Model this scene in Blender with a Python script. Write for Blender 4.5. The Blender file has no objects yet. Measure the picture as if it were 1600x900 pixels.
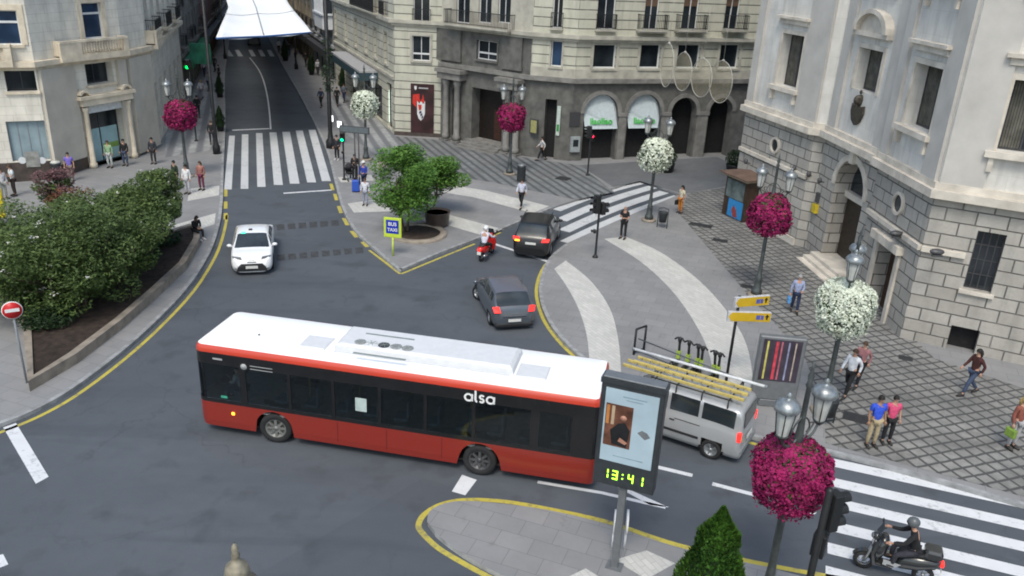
import bpy, math, random
from mathutils import Vector, Matrix, Euler
from math import sin, cos, pi, radians as R, sqrt, atan2, hypot

S = bpy.context.scene
COL = S.collection
random.seed(7)

# ------------------------------------------------------------------ camera
FPX, PITCH, ROLL, CAMH = 1282.0, R(22.2), R(2.78), 13.9
_fw = Vector((0, cos(PITCH), -sin(PITCH)))
_r0 = Vector((1, 0, 0)); _u0 = _r0.cross(_fw)
_r = _r0*cos(ROLL) + _u0*sin(ROLL)
_u = -_r0*sin(ROLL) + _u0*cos(ROLL)
CAM = Vector((0, 0, CAMH))
cd = bpy.data.cameras.new('camera'); camo = bpy.data.objects.new('camera', cd); COL.objects.link(camo)
m = Matrix(((_r.x, _u.x, -_fw.x, 0), (_r.y, _u.y, -_fw.y, 0), (_r.z, _u.z, -_fw.z, CAMH), (0, 0, 0, 1)))
camo.matrix_world = m
cd.sensor_width = 36; cd.lens = FPX/1600*36; cd.clip_start = 0.2; cd.clip_end = 2500
S.camera = camo
S.render.resolution_x = 1024; S.render.resolution_y = 576

# ------------------------------------------------------------------ light
w = bpy.data.worlds.new('World'); S.world = w; w.use_nodes = True
nt = w.node_tree; nt.nodes.clear()
wo = nt.nodes.new('ShaderNodeOutputWorld'); bg = nt.nodes.new('ShaderNodeBackground')
sk = nt.nodes.new('ShaderNodeTexSky'); sk.sky_type = 'NISHITA'; sk.sun_disc = False
SUN_EL, SUN_AZ = R(56), R(192)          # azimuth measured from +Y clockwise
sk.sun_elevation = SUN_EL; sk.sun_rotation = SUN_AZ
sk.air_density = 1.0; sk.dust_density = 4.0; sk.ozone_density = 1.0; sk.altitude = 600
bg.inputs['Strength'].default_value = 0.14
tint = nt.nodes.new('ShaderNodeMix'); tint.data_type = 'RGBA'; tint.blend_type = 'MULTIPLY'; tint.inputs['Factor'].default_value = 1.0; tint.inputs['B'].default_value = (0.98, 1.0, 0.92, 1)
nt.links.new(sk.outputs[0], tint.inputs['A']); nt.links.new(tint.outputs['Result'], bg.inputs['Color']); nt.links.new(bg.outputs[0], wo.inputs['Surface'])
sl = bpy.data.lights.new('sun', 'SUN'); sl.energy = 1.0; sl.angle = R(18); sl.color = (1, 0.96, 0.88)
so = bpy.data.objects.new('sun', sl); COL.objects.link(so)
sd = Vector((sin(SUN_AZ)*cos(SUN_EL), cos(SUN_AZ)*cos(SUN_EL), sin(SUN_EL)))
so.rotation_euler = sd.to_track_quat('Z', 'Y').to_euler(); so.location = (0, 0, 60)
S.view_settings.view_transform = 'Standard'; S.view_settings.look = 'None'
S.view_settings.exposure = 0.82; S.view_settings.gamma = 1.0
S.render.engine = 'CYCLES'
S.cycles.filter_width = 1.9

# ------------------------------------------------------------------ place helpers
def G(px, py, z=0.0):
    """point of the photograph (1600x900) on the horizontal plane at height z"""
    d = _fw*FPX + _r*(px-800) - _u*(py-450)
    t = (z-CAMH)/d.z
    p = CAM + d*t
    return (p.x, p.y, z)
def D(px, py, depth):
    d = _fw + _r*((px-800)/FPX) - _u*((py-450)/FPX)
    p = CAM + d*depth
    return (p.x, p.y, p.z)

# ------------------------------------------------------------------ materials
MATS = {}
def mat(name, col, rough=0.7, metal=0.0, var=0.15, scale=6.0, bump=0.0, spec=0.4, emit=None, estr=1.0, coat=0.0, col2=None, alpha=None, det=4.0, bscale=None):
    if name in MATS: return MATS[name]
    m = bpy.data.materials.new(name); m.use_nodes = True
    n = m.node_tree; b = n.nodes['Principled BSDF']
    b.inputs['Roughness'].default_value = rough; b.inputs['Metallic'].default_value = metal
    b.inputs['Specular IOR Level'].default_value = spec
    if coat: b.inputs['Coat Weight'].default_value = coat; b.inputs['Coat Roughness'].default_value = 0.06
    tc = n.nodes.new('ShaderNodeTexCoord'); nz = n.nodes.new('ShaderNodeTexNoise')
    nz.inputs['Scale'].default_value = scale; nz.inputs['Detail'].default_value = det
    n.links.new(tc.outputs['Object'], nz.inputs['Vector'])
    mx = n.nodes.new('ShaderNodeMix'); mx.data_type = 'RGBA'
    c1 = tuple(c*(1-var) for c in col[:3])+(1,); c2 = (tuple(min(1, c*(1+var)) for c in col[:3])+(1,)) if col2 is None else tuple(col2)+(1,)
    mx.inputs['A'].default_value = c1; mx.inputs['B'].default_value = c2
    rp = n.nodes.new('ShaderNodeMapRange'); rp.inputs[1].default_value = 0.3; rp.inputs[2].default_value = 0.7
    n.links.new(nz.outputs['Fac'], rp.inputs[0]); n.links.new(rp.outputs[0], mx.inputs['Factor'])
    n.links.new(mx.outputs['Result'], b.inputs['Base Color'])
    if bump:
        bp = n.nodes.new('ShaderNodeBump'); bp.inputs['Strength'].default_value = bump; bp.inputs['Distance'].default_value = 0.02
        n2 = n.nodes.new('ShaderNodeTexNoise'); n2.inputs['Scale'].default_value = bscale or scale*6; n2.inputs['Detail'].default_value = 3
        n.links.new(tc.outputs['Object'], n2.inputs['Vector'])
        n.links.new(n2.outputs['Fac'], bp.inputs['Height']); n.links.new(bp.outputs[0], b.inputs['Normal'])
    if emit:
        b.inputs['Emission Color'].default_value = tuple(emit)+(1,); b.inputs['Emission Strength'].default_value = estr
    MATS[name] = m
    return m

class NT:
    """tiny node-graph helper"""
    def __init__(s, name):
        s.m = bpy.data.materials.new(name); s.m.use_nodes = True; s.t = s.m.node_tree; s.b = s.t.nodes['Principled BSDF']; MATS[name] = s.m
        s.tc = s.t.nodes.new('ShaderNodeTexCoord')
    def n(s, typ, **kw):
        x = s.t.nodes.new(typ)
        for k, v in kw.items(): setattr(x, k, v)
        return x
    def l(s, a, b): s.t.links.new(a, b)
    def noise(s, scale, det=4, vec=None, rough=0.55, dist=0.0):
        x = s.n('ShaderNodeTexNoise'); x.inputs['Scale'].default_value = scale; x.inputs['Detail'].default_value = det; x.inputs['Roughness'].default_value = rough; x.inputs['Distortion'].default_value = dist
        s.l(vec or s.tc.outputs['Object'], x.inputs['Vector']); return x.outputs['Fac']
    def ramp(s, a, lo, hi, to0=0.0, to1=1.0):
        x = s.n('ShaderNodeMapRange'); x.inputs[1].default_value = lo; x.inputs[2].default_value = hi; x.inputs[3].default_value = to0; x.inputs[4].default_value = to1
        s.l(a, x.inputs[0]); return x.outputs[0]
    def mix(s, f, a, b, bt='MIX'):
        x = s.n('ShaderNodeMix', data_type='RGBA', blend_type=bt)
        if isinstance(f, (int, float)): x.inputs['Factor'].default_value = f
        else: s.l(f, x.inputs['Factor'])
        for k, v in (('A', a), ('B', b)):
            if isinstance(v, (tuple, list)): x.inputs[k].default_value = tuple(v[:3])+(1,)
            else: s.l(v, x.inputs[k])
        return x.outputs['Result']
    def mth(s, op, a, b=0.0):
        x = s.n('ShaderNodeMath', operation=op)
        for i, v in enumerate((a, b)):
            if isinstance(v, (int, float)): x.inputs[i].default_value = v
            else: s.l(v, x.inputs[i])
        return x.outputs[0]
    def bump(s, h, st=0.3, d=0.02):
        x = s.n('ShaderNodeBump'); x.inputs['Strength'].default_value = st; x.inputs['Distance'].default_value = d
        s.l(h, x.inputs['Height']); s.l(x.outputs[0], s.b.inputs['Normal'])
    def mapping(s, rot=0, scale=(1, 1, 1), src='Object', loc=(0, 0, 0)):
        x = s.n('ShaderNodeMapping'); x.inputs['Rotation'].default_value = (0, 0, rot); x.inputs['Scale'].default_value = scale; x.inputs['Location'].default_value = loc
        s.l(s.tc.outputs[src], x.inputs['Vector']); return x.outputs[0]
    def col(s, c): s.l(c, s.b.inputs['Base Color'])
    def rough(s, v): s.b.inputs['Roughness'].default_value = v

def stone_blocks(name, c1, c2, mortar, bw, bh, msize=0.02, var=0.25, bumpst=0.6, dirt=(0.12, 0.11, 0.10), offset=0.5):
    t = NT(name); t.rough(0.85)
    uv = t.mapping(src='UV')
    br = t.n('ShaderNodeTexBrick'); t.l(uv, br.inputs['Vector'])
    br.inputs['Scale'].default_value = 1.0; br.inputs['Brick Width'].default_value = bw; br.inputs['Row Height'].default_value = bh
    br.inputs['Mortar Size'].default_value = msize; br.inputs['Mortar Smooth'].default_value = 0.4; br.inputs['Bias'].default_value = 0.0; br.offset = offset
    br.inputs['Color1'].default_value = tuple(c1)+(1,); br.inputs['Color2'].default_value = tuple(c2)+(1,); br.inputs['Mortar'].default_value = tuple(mortar)+(1,)
    n1 = t.ramp(t.noise(0.9, 6), 0.35, 0.75); n2 = t.ramp(t.noise(9, 5), 0.3, 0.7)
    c = t.mix(t.mth('MULTIPLY', n1, 0.30), br.outputs['Color'], dirt)
    c = t.mix(t.mth('MULTIPLY', n2, var), c, tuple(x*0.72 for x in c1))
    st = t.noise(1.0, 5, t.mapping(src='UV', scale=(2.2, 0.22, 1)))
    c = t.mix(t.ramp(st, 0.5, 0.8, 0, 0.42), c, dirt)
    st2 = t.noise(1.0, 6, t.mapping(src='UV', scale=(1.1, 0.35, 1), loc=(5, 3, 0)))
    c = t.mix(t.ramp(st2, 0.55, 0.72, 0, 0.3), c, tuple(x*1.25 for x in c1))
    t.col(c)
    h = t.mth('ADD', t.mth('MULTIPLY', br.outputs['Fac'], -1.0), t.mth('MULTIPLY', n2, 0.25))
    t.bump(h, bumpst, 0.03)
    return t.m

# ------------------------------------------------------------------ mesh builder
class MB:
    def __init__(s): s.v = []; s.f = []; s.mi = []; s.sm = []; s.uv = {}
    def add(s, vs, fs, mi=0, sm=False, M=None, uvs=None):
        o = len(s.v)
        for i, p in enumerate(vs):
            p = Vector(p)
            if M is not None: p = M @ p
            s.v.append(p)
            if uvs: s.uv[o+i] = uvs[i]
        for f in fs: s.f.append([o+i for i in f]); s.mi.append(mi); s.sm.append(sm)
        return s
    def box(s, x0, x1, y0, y1, z0, z1, mi=0, M=None, bev=0.0):
        if bev <= 0:
            vs = [(x0, y0, z0), (x1, y0, z0), (x1, y1, z0), (x0, y1, z0), (x0, y0, z1), (x1, y0, z1), (x1, y1, z1), (x0, y1, z1)]
            return s.add(vs, [(0, 3, 2, 1), (4, 5, 6, 7), (0, 1, 5, 4), (1, 2, 6, 5), (2, 3, 7, 6), (3, 0, 4, 7)], mi, False, M)
        b = bev
        def ring(z, i): return [(x0+b*0+i, y0+b-0+0*i, z), (x0+b, y0+i, z), (x1-b, y0+i, z), (x1-i, y0+b, z), (x1-i, y1-b, z), (x1-b, y1-i, z), (x0+b, y1-i, z), (x0+i, y1-b, z)]
        vs = ring(z0, b*0.6)+ring(z0+b, 0)+ring(z1-b, 0)+ring(z1, b*0.6)
        fs = [tuple(range(7, -1, -1)), tuple(range(24, 32))]
        for k in range(3):
            for i in range(8): fs.append((k*8+i, k*8+(i+1) % 8, k*8+8+(i+1) % 8, k*8+8+i))
        return s.add(vs, fs, mi, False, M)
    def tube(s, pts, rad, n=8, mi=0, sm=True, cap=True, M=None, sq=1.0):
        pts = [Vector(p) for p in pts]
        if not isinstance(rad, (list, tuple)): rad = [rad]*len(pts)
        vs = []; fs = []
        up = None
        for i, p in enumerate(pts):
            a = pts[max(0, i-1)]; b = pts[min(len(pts)-1, i+1)]
            d = (b-a).normalized() if (b-a).length > 1e-9 else Vector((0, 0, 1))
            if up is None:
                up = Vector((0, 0, 1)) if abs(d.z) < 0.9 else Vector((1, 0, 0))
            x = (up - d*up.dot(d))
            x = x.normalized() if x.length > 1e-6 else d.orthogonal().normalized()
            up = x; y = d.cross(x)
            for k in range(n):
                t = 2*pi*(k+0.5)/n
                vs.append(p + (x*cos(t) + y*sin(t)*sq)*rad[i])
        for i in range(len(pts)-1):
            for k in range(n): fs.append((i*n+k, i*n+(k+1) % n, (i+1)*n+(k+1) % n, (i+1)*n+k))
        if cap: fs += [tuple(range(n-1, -1, -1)), tuple((len(pts)-1)*n+k for k in range(n))]
        return s.add(vs, fs, mi, sm, M)
    def lathe(s, prof, c=(0, 0, 0), n=16, mi=0, sm=True, M=None, cap=True):
        vs = []; fs = []
        for r, z in prof:
            for k in range(n): vs.append((c[0]+r*cos(2*pi*k/n), c[1]+r*sin(2*pi*k/n), c[2]+z))
        for i in range(len(prof)-1):
            for k in range(n): fs.append((i*n+k, i*n+(k+1) % n, (i+1)*n+(k+1) % n, (i+1)*n+k))
        if cap: fs += [tuple(range(n-1, -1, -1)), tuple((len(prof)-1)*n+k for k in range(n))]
        return s.add(vs, fs, mi, sm, M)
    def sph(s, c, r, n=12, m=8, mi=0, M=None):
        if not isinstance(r, (list, tuple)): r = (r, r, r)
        vs = [(c[0], c[1], c[2]-r[2])]; fs = []
        for i in range(1, m):
            t = -pi/2+pi*i/m
            for k in range(n): vs.append((c[0]+r[0]*cos(t)*cos(2*pi*k/n), c[1]+r[1]*cos(t)*sin(2*pi*k/n), c[2]+r[2]*sin(t)))
        vs.append((c[0], c[1], c[2]+r[2])); L = len(vs)-1
        for k in range(n): fs.append((0, 1+(k+1) % n, 1+k)); fs.append((L, L-n+k, L-n+(k+1) % n))
        for i in range(m-2):
            for k in range(n): fs.append((1+i*n+k, 1+i*n+(k+1) % n, 1+(i+1)*n+(k+1) % n, 1+(i+1)*n+k))
        return s.add(vs, fs, mi, True, M)
    def prism(s, poly, z0, z1, mi=0, M=None, top=None):
        n = len(poly)
        a = sum(poly[i][0]*poly[(i+1) % n][1]-poly[(i+1) % n][0]*poly[i][1] for i in range(n))
        if a < 0: poly = list(poly)[::-1]
        vs = [(p[0], p[1], z0) for p in poly]+[(p[0], p[1], z1) for p in poly]
        s.add(vs, [tuple(range(n-1, -1, -1))], mi, False, M)
        s.f[-1:] = [s.f[-1]]
        o = len(s.v)-2*n
        s.f.append([o+n+i for i in range(n)]); s.mi.append(mi if top is None else top); s.sm.append(False)
        for i in range(n): s.f.append([o+i, o+(i+1) % n, o+n+(i+1) % n, o+n+i]); s.mi.append(mi); s.sm.append(False)
        return s
    def sheet(s, poly, z, mi=0):
        n = len(poly)
        a = sum(poly[i][0]*poly[(i+1) % n][1]-poly[(i+1) % n][0]*poly[i][1] for i in range(n))
        if a < 0: poly = list(poly)[::-1]
        return s.add([(p[0], p[1], z) for p in poly], [tuple(range(n))], mi)
    def plate(s, pts, th, nrm, mi=0, M=None):
        """extrude planar polygon pts (3d) along nrm by th"""
        nrm = Vector(nrm).normalized()*th; n = len(pts); pts = [Vector(p) for p in pts]
        vs = pts+[p+nrm for p in pts]
        fs = [tuple(range(n-1, -1, -1)), tuple(range(n, 2*n))]+[(i, (i+1) % n, n+(i+1) % n, n+i) for i in range(n)]
        return s.add(vs, fs, mi, False, M)
    def build(s, name, mats, parent=None, world=True):
        me = bpy.data.meshes.new(name)
        off = Vector((0, 0, 0))
        if parent is not None and world == 'w':
            q = parent
            while q is not None: off = off+Vector(q.location); q = q.parent
        me.from_pydata([tuple(p-off) for p in s.v], [], s.f)
        if not isinstance(mats, (list, tuple)): mats = [mats]
        for mm in mats: me.materials.append(mm)
        me.polygons.foreach_set('material_index', s.mi)
        me.polygons.foreach_set('use_smooth', s.sm)
        if s.uv:
            ul = me.uv_layers.new(name='UVMap')
            for lp in me.loops:
                ul.data[lp.index].uv = s.uv.get(lp.vertex_index, (0, 0))
        me.update()
        o = bpy.data.objects.new(name, me); COL.objects.link(o)
        if parent is not None: o.parent = parent
        return o

def tag(o, label, cat, group=None):
    o['label'] = label; o['category'] = cat
    if group: o['group'] = group
    return o
def thing(name, label, cat, loc=(0, 0, 0), rz=0.0, group=None):
    o = bpy.data.objects.new(name, None); COL.objects.link(o); o.location = loc; o.rotation_euler = (0, 0, rz)
    o.empty_display_size = 0.3
    return tag(o, label, cat, group)
def struct(name, mb, mats):
    o = mb.build(name, mats); o['kind'] = 'structure'; return o
def dup(root, loc, rz=None, label=None, group=None, mats=None):
    def cp(o, par):
        c = o.copy(); COL.objects.link(c); c.parent = par
        for ch in o.children: cp(ch, c)
        return c
    r = cp(root, None); r.location = loc
    if rz is not None: r.rotation_euler = (0, 0, rz)
    if label: r['label'] = label
    if group: r['group'] = group
    return r
def smooth_path(pts, n=6, closed=False):
    """Catmull-Rom through 2d/3d points"""
    P = [Vector(p) for p in pts]; out = []
    N = len(P)
    rng = range(N) if closed else range(N-1)
    for i in rng:
        p0 = P[(i-1) % N] if closed or i > 0 else P[0]
        p1 = P[i]; p2 = P[(i+1) % N]
        p3 = P[(i+2) % N] if closed or i+2 < N else P[-1]
        for k in range(n):
            t = k/n
            out.append(0.5*((2*p1)+(-p0+p2)*t+(2*p0-5*p1+4*p2-p3)*t*t+(-p0+3*p1-3*p2+p3)*t**3))
    if not closed: out.append(P[-1])
    return out
def GG(pts, z=0.0): return [G(x, y, z)[:2] for x, y in pts]
def ribbon(mb, path, w, z, mi=0, off=0.0):
    """flat strip of width w along 2d path, offset to the left by off"""
    P = [Vector((p[0], p[1])) for p in path]; L = []; Rr = []
    for i, p in enumerate(P):
        a = P[max(0, i-1)]; b = P[min(len(P)-1, i+1)]; d = (b-a).normalized(); nn = Vector((-d.y, d.x))
        L.append(p+nn*(off+w/2)); Rr.append(p+nn*(off-w/2))
    vs = [(p.x, p.y, z) for p in L]+[(p.x, p.y, z) for p in Rr]; n = len(P)
    mb.add(vs, [(i, n+i, n+i+1, i+1) for i in range(n-1)], mi)
# ------------------------------------------------------------------ surfaces
t = NT('asphalt'); t.rough(0.82)
n1 = t.ramp(t.noise(0.16, 6, rough=0.6), 0.35, 0.68); n2 = t.ramp(t.noise(1.3, 5), 0.35, 0.7); n3 = t.noise(60, 3)
c = t.mix(n1, (0.067, 0.078, 0.094), (0.090, 0.103, 0.121))
c = t.mix(t.mth('MULTIPLY', n2, 0.35), c, (0.056, 0.066, 0.080))
c = t.mix(t.ramp(n3, 0.45, 0.75, 0, 0.4), c, (0.13, 0.132, 0.135))
st = t.noise(1.0, 4, t.mapping(rot=R(12), scale=(0.10, 0.55, 1)), dist=0.6)
c = t.mix(t.ramp(st, 0.5, 0.72, 0, 0.55), c, (0.044, 0.052, 0.064))
oil = t.noise(0.8, 5, t.mapping(loc=(3, 7, 0)))
c = t.mix(t.ramp(oil, 0.55, 0.72, 0, 0.55), c, (0.04, 0.043, 0.047))
vo = t.n('ShaderNodeTexVoronoi', feature='DISTANCE_TO_EDGE'); vo.inputs['Scale'].default_value = 0.22
wv = t.n('ShaderNodeVectorMath', operation='ADD'); nv_ = t.n('ShaderNodeTexNoise'); nv_.inputs['Scale'].default_value = 0.7; nv_.inputs['Detail'].default_value = 5; t.l(t.tc.outputs['Object'], nv_.inputs['Vector']); sv_ = t.n('ShaderNodeVectorMath', operation='SCALE'); sv_.inputs['Scale'].default_value = 2.2
t.l(nv_.outputs['Color'], sv_.inputs[0]); t.l(t.tc.outputs['Object'], wv.inputs[0]); t.l(sv_.outputs[0], wv.inputs[1]); t.l(wv.outputs[0], vo.inputs['Vector'])
crk = t.mth('MULTIPLY', t.ramp(vo.outputs['Distance'], 0.0, 0.012, 0.3, 0), t.ramp(t.noise(0.12, 3), 0.45, 0.6))
c = t.mix(crk, c, (0.028, 0.031, 0.036))
pt_ = t.n('ShaderNodeTexVoronoi'); pt_.inputs['Scale'].default_value = 0.09; t.l(t.mapping(rot=R(25), scale=(1, 1.7, 1)), pt_.inputs['Vector']); spc = t.n('ShaderNodeSeparateColor'); t.l(pt_.outputs['Color'], spc.inputs[0])
c = t.mix(t.ramp(spc.outputs[0], 0.0, 1.0, 0, 0.28), c, (0.050, 0.058, 0.070))
t.col(c); t.bump(n3, 0.25, 0.01); ASPH = t.m

def paving(name, c1, c2, bw, bh, rot, mort, ms=0.012, spots=True, off=0.5):
    t = NT(name); t.rough(0.75)
    mp = t.mapping(rot=rot)
    br = t.n('ShaderNodeTexBrick'); t.l(mp, br.inputs['Vector']); br.offset = off
    br.inputs['Scale'].default_value = 1; br.inputs['Brick Width'].default_value = bw; br.inputs['Row Height'].default_value = bh
    br.inputs['Mortar Size'].default_value = ms; br.inputs['Mortar Smooth'].default_value = 0.3
    br.inputs['Color1'].default_value = tuple(c1)+(1,); br.inputs['Color2'].default_value = tuple(c2)+(1,); br.inputs['Mortar'].default_value = tuple(mort)+(1,)
    a = t.ramp(t.noise(0.5, 6, rough=0.65), 0.35, 0.7); b = t.ramp(t.noise(7, 5), 0.3, 0.75)
    c = t.mix(t.mth('MULTIPLY', a, 0.45), br.outputs['Color'], tuple(x*0.62 for x in c1))
    c = t.mix(t.mth('MULTIPLY', b, 0.25), c, tuple(x*0.7 for x in c2))
    if spots:
        s_ = t.noise(3.2, 6, rough=0.7); c = t.mix(t.ramp(s_, 0.58, 0.74, 0, 0.4), c, (0.30, 0.235, 0.235))
        s2 = t.noise(1.3, 6, t.mapping(loc=(9, 2, 0)), rough=0.7); c = t.mix(t.ramp(s2, 0.6, 0.75, 0, 0.5), c, tuple(x*0.45 for x in c1))
    t.col(c); t.bump(t.mth('MULTIPLY', br.outputs['Fac'], -1.0), 0.25, 0.01)
    return t.m
PAVE = paving('grey_slab_paving', (0.232, 0.234, 0.238), (0.272, 0.270, 0.272), 0.9, 0.6, R(20), (0.13, 0.13, 0.135), 0.008)
MARB = paving('pale_marble_paving', (0.50, 0.495, 0.465), (0.60, 0.59, 0.555), 0.42, 0.16, R(60), (0.34, 0.34, 0.335), 0.008, spots=False)
KERB = mat('granite_kerb', (0.27, 0.275, 0.28), 0.8, var=0.3, scale=3, bump=0.3)
KERBD = mat('dark_gutter_stone', (0.13, 0.135, 0.14), 0.8, var=0.3, scale=3, bump=0.3)

def paint(name, c, wear, lo=0.53, hi=0.68):
    t = NT(name); t.rough(0.6)
    a = t.noise(5.0, 8, rough=0.75); b = t.noise(0.8, 5)
    k = t.mth('ADD', t.mth('MULTIPLY', a, 0.7), t.mth('MULTIPLY', b, 0.3))
    cc = t.mix(t.ramp(t.noise(2.0, 6), 0.3, 0.7, 0, 0.3), c, tuple(x*0.68 for x in c))
    t.col(t.mix(t.ramp(k, lo, hi, 0, wear), cc, (0.10, 0.105, 0.115)))
    return t.m
WHITE = paint('worn_white_road_paint', (0.66, 0.67, 0.69), 0.75)
WHITE2 = paint('worn_white_crossing_paint', (0.55, 0.56, 0.57), 0.8, 0.53, 0.68)
YEL = paint('worn_yellow_road_paint', (0.50, 0.42, 0.07), 0.9, 0.49, 0.66)
DARKB = mat('dark_rubber_road_blocks', (0.05, 0.052, 0.056), 0.9, var=0.4, scale=5)

def lattice(name, rot, a, b, lw, light, dark, skew=1.0):
    """cobble squares with dark joints"""
    t = NT(name); t.rough(0.8)
    mp = t.mapping(rot=-rot); sx = t.n('ShaderNodeSeparateXYZ'); t.l(mp, sx.inputs[0])
    def line(axis, per):
        wob = t.mth('MULTIPLY', t.mth('SUBTRACT', t.noise(1.2, 3), 0.5), 0.10)
        x = t.mth('FRACT', t.mth('DIVIDE', t.mth('ADD', axis, wob), per))
        x = t.mth('ABSOLUTE', t.mth('SUBTRACT', x, 0.5))
        return t.ramp(x, 0.5-lw/per*1.3, 0.5-lw/per*0.6, 0, 1)
    L = t.mth('MAXIMUM', line(sx.outputs[0], a), line(sx.outputs[1], b)) if b else line(sx.outputs[0], a)
    v = t.ramp(t.noise(2.6, 4), 0.35, 0.7)
    cell = t.mix(v, tuple(x*0.62 for x in light), light)
    cell = t.mix(t.ramp(t.noise(22, 4), 0.35, 0.7, 0, 0.5), cell, tuple(x*0.55 for x in light))
    cell = t.mix(t.ramp(t.noise(0.5, 5), 0.4, 0.7, 0, 0.5), cell, dark)
    t.col(t.mix(L, cell, dark)); t.bump(t.mth('MULTIPLY', L, -1), 0.3, 0.01)
    return t.m
COB = lattice('diamond_cobbles', R(20), 0.46, 0.42, 0.048, (0.31, 0.305, 0.29), (0.062, 0.062, 0.062))
COBS = lattice('striped_cobbles', R(-67.6)+pi/2, 0.62, None, 0.13, (0.25, 0.26, 0.265), (0.075, 0.08, 0.085))
COBP = lattice('striped_marble_walk', R(-72)+pi/2, 0.95, None, 0.24, (0.44, 0.45, 0.45), (0.15, 0.155, 0.165))

# ------------------------------------------------------------------ ground
g = MB(); g.sheet([(-400, -60), (400, -60), (400, 900), (-400, 900)], 0.0); struct('road', g, ASPH)
KH = 0.12
def ext(a, b, L):   # extend a->b by L
    d = Vector((b[0]-a[0], b[1]-a[1])).normalized(); return (b[0]+d.x*L, b[1]+d.y*L)

# left pavement
kL = GG([(355, 88), (352, 110), (351, 135), (352, 170), (352, 205), (350, 250), (349, 290), (348, 318), (344, 350), (332, 390), (311, 428), (286, 462), (250, 500), (207, 540), (155, 582), (98, 622), (45, 650), (0, 668)])
kLs = smooth_path(kL, 5); kLs = [(p.x, p.y) for p in kLs]
up = ext(kL[1], kL[0], 420)
kLfull = [up]+kLs+[ext(kL[-2], kL[-1], 30)]
polyL = kLfull+[(-70, -6), (-260, 100), (-260, 480)]
g = MB(); g.prism(polyL, 0.004, KH); struct('pavement', g, [PAVE])

# right pavement joined with the square in front of the bank
kM = GG([(432, 84), (440, 100), (452, 122), (466, 146), (482, 176), (500, 212), (513, 245), (523, 285), (534, 325), (553, 362), (585, 392), (621, 424)])
tip = GG([(627, 425)])
kM2 = GG([(640, 419), (690, 397), (740, 378), (783, 361), (868, 325), (1000, 283)])
kR = GG([(1062, 306), (970, 345), (884, 384), (862, 402), (848, 425), (842, 458), (850, 492), (870, 525), (905, 560), (955, 596), (1020, 630), (1095, 662), (1180, 688), (1300, 712), (1450, 752), (1600, 795)])
kMs = [(p.x, p.y) for p in smooth_path(kM, 4)]
kRs = [(p.x, p.y) for p in smooth_path(kR[2:], 5)]
mainR = [ext(kM[1], kM[0], 420)]+kMs+tip+kM2+kR[:2]+kRs+[ext(kR[-2], kR[-1], 30)]
polyR = mainR+[(120, 60), (120, 600)]
g = MB(); g.prism(polyR, 0.004, KH); struct('pavement', g, [PAVE])

# traffic island
isl = GG([(668, 822), (672, 805), (695, 793), (730, 789), (800, 795), (870, 806), (950, 826), (1060, 862), (1200, 893)])
isl2 = [(9.5, 15.3), (13.5, 13.9), (13.0, 12.0), (8, 12.4), (3.0, 13.2)]
isl3 = GG([(860, 945), (790, 908), (740, 882), (700, 855), (680, 838)])
ip = [(p.x, p.y) for p in smooth_path(isl, 4)]
ip2 = [(p.x, p.y) for p in smooth_path(isl3, 4)]
g = MB(); g.prism(ip+isl2+ip2, 0.004, KH+0.01); struct('pavement', g, [PAVE])

# kerb stones
def kerb(path, wid=0.16, off=-0.08, z=KH+0.006, name='kerb'):
    g = MB(); P = [Vector((p[0], p[1])) for p in path]; n = len(P); top = []; 
    for i, p in enumerate(P):
        a = P[max(0, i-1)]; b = P[min(n-1, i+1)]; d = (b-a).normalized(); nn = Vector((-d.y, d.x))
        l = p+nn*(off+wid/2); r = p+nn*(off-wid/2); top.append((l, r))
    vs = []
    for l, r in top: vs += [(l.x, l.y, z), (r.x, r.y, z), (l.x, l.y, 0.002), (r.x, r.y, 0.002)]
    fs = []
    for i in range(n-1):
        a = i*4; b = a+4
        fs += [(a, a+1, b+1, b), (a+2, a, b, b+2), (a+1, a+3, b+3, b+1)]
    g.add(vs, fs); struct(name, g, [KERB])
kerb(kLfull, off=-0.07); kerb([ext(kM[1], kM[0], 420)]+kMs+tip, off=0.07); kerb(tip+kM2[:5], off=0.07); kerb(kRs+[ext(kR[-2], kR[-1], 30)], off=0.07)
kerb(ip, off=-0.07); kerb(ip2, off=-0.07)

# markings --------------------------------------------------------------
Z1, Z2 = 0.004, 0.008
g = MB()
yl = [(p[0], p[1]) for p in kLs]
i0 = min(range(len(kLs)), key=lambda i: abs(kLs[i][1]-G(347, 338)[1]))
ribbon(g, kLs[i0:]+[ext(kL[-2], kL[-1], 30)], 0.14, Z1, off=0.28)
def dash(a, b, wpx): 
    A = G(*a); B = G(*b); ribbon(g, [A, B], wpx, Z1)
for y0, y1 in ((296, 307), (315, 326), (333, 343)): dash((352.5, y0), (352.5, y1), 0.2)
for a, b in (((517, 287), (520, 297)), ((523, 303), (526, 313)), ((529, 322), (533, 333)), ((537, 341), (543, 352)), ((549, 361), (557, 371)), ((566, 378), (574, 386))): dash(a, b, 0.2)
ribbon(g, [G(577, 391), G(602, 410), G(625, 428)], 0.13, Z1); ribbon(g, [G(627, 428), G(690, 402), G(742, 381)], 0.13, Z1); ribbon(g, [G(763, 372), G(783, 363)], 0.10, Z1)
ry = [(p.x, p.y) for p in smooth_path(GG([(886, 390), (862, 404), (846, 424), (838, 455), (846, 492), (866, 525), (900, 560), (950, 600), (1015, 634), (1090, 666), (1180, 694), (1240, 706)]), 5)]
ribbon(g, ry, 0.15, Z1)
oy = [(p.x, p.y) for p in smooth_path(GG([(790, 915), (755, 897), (715, 875), (683, 855), (660, 833), (654, 820), (664, 803), (690, 788), (730, 781), (790, 784), (860, 796), (950, 816), (1060, 852), (1200, 883), (1320, 905)]), 6)]
ribbon(g, oy, 0.16, Z1)
o = struct('yellow_line', g, [YEL])
g = MB()
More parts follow.
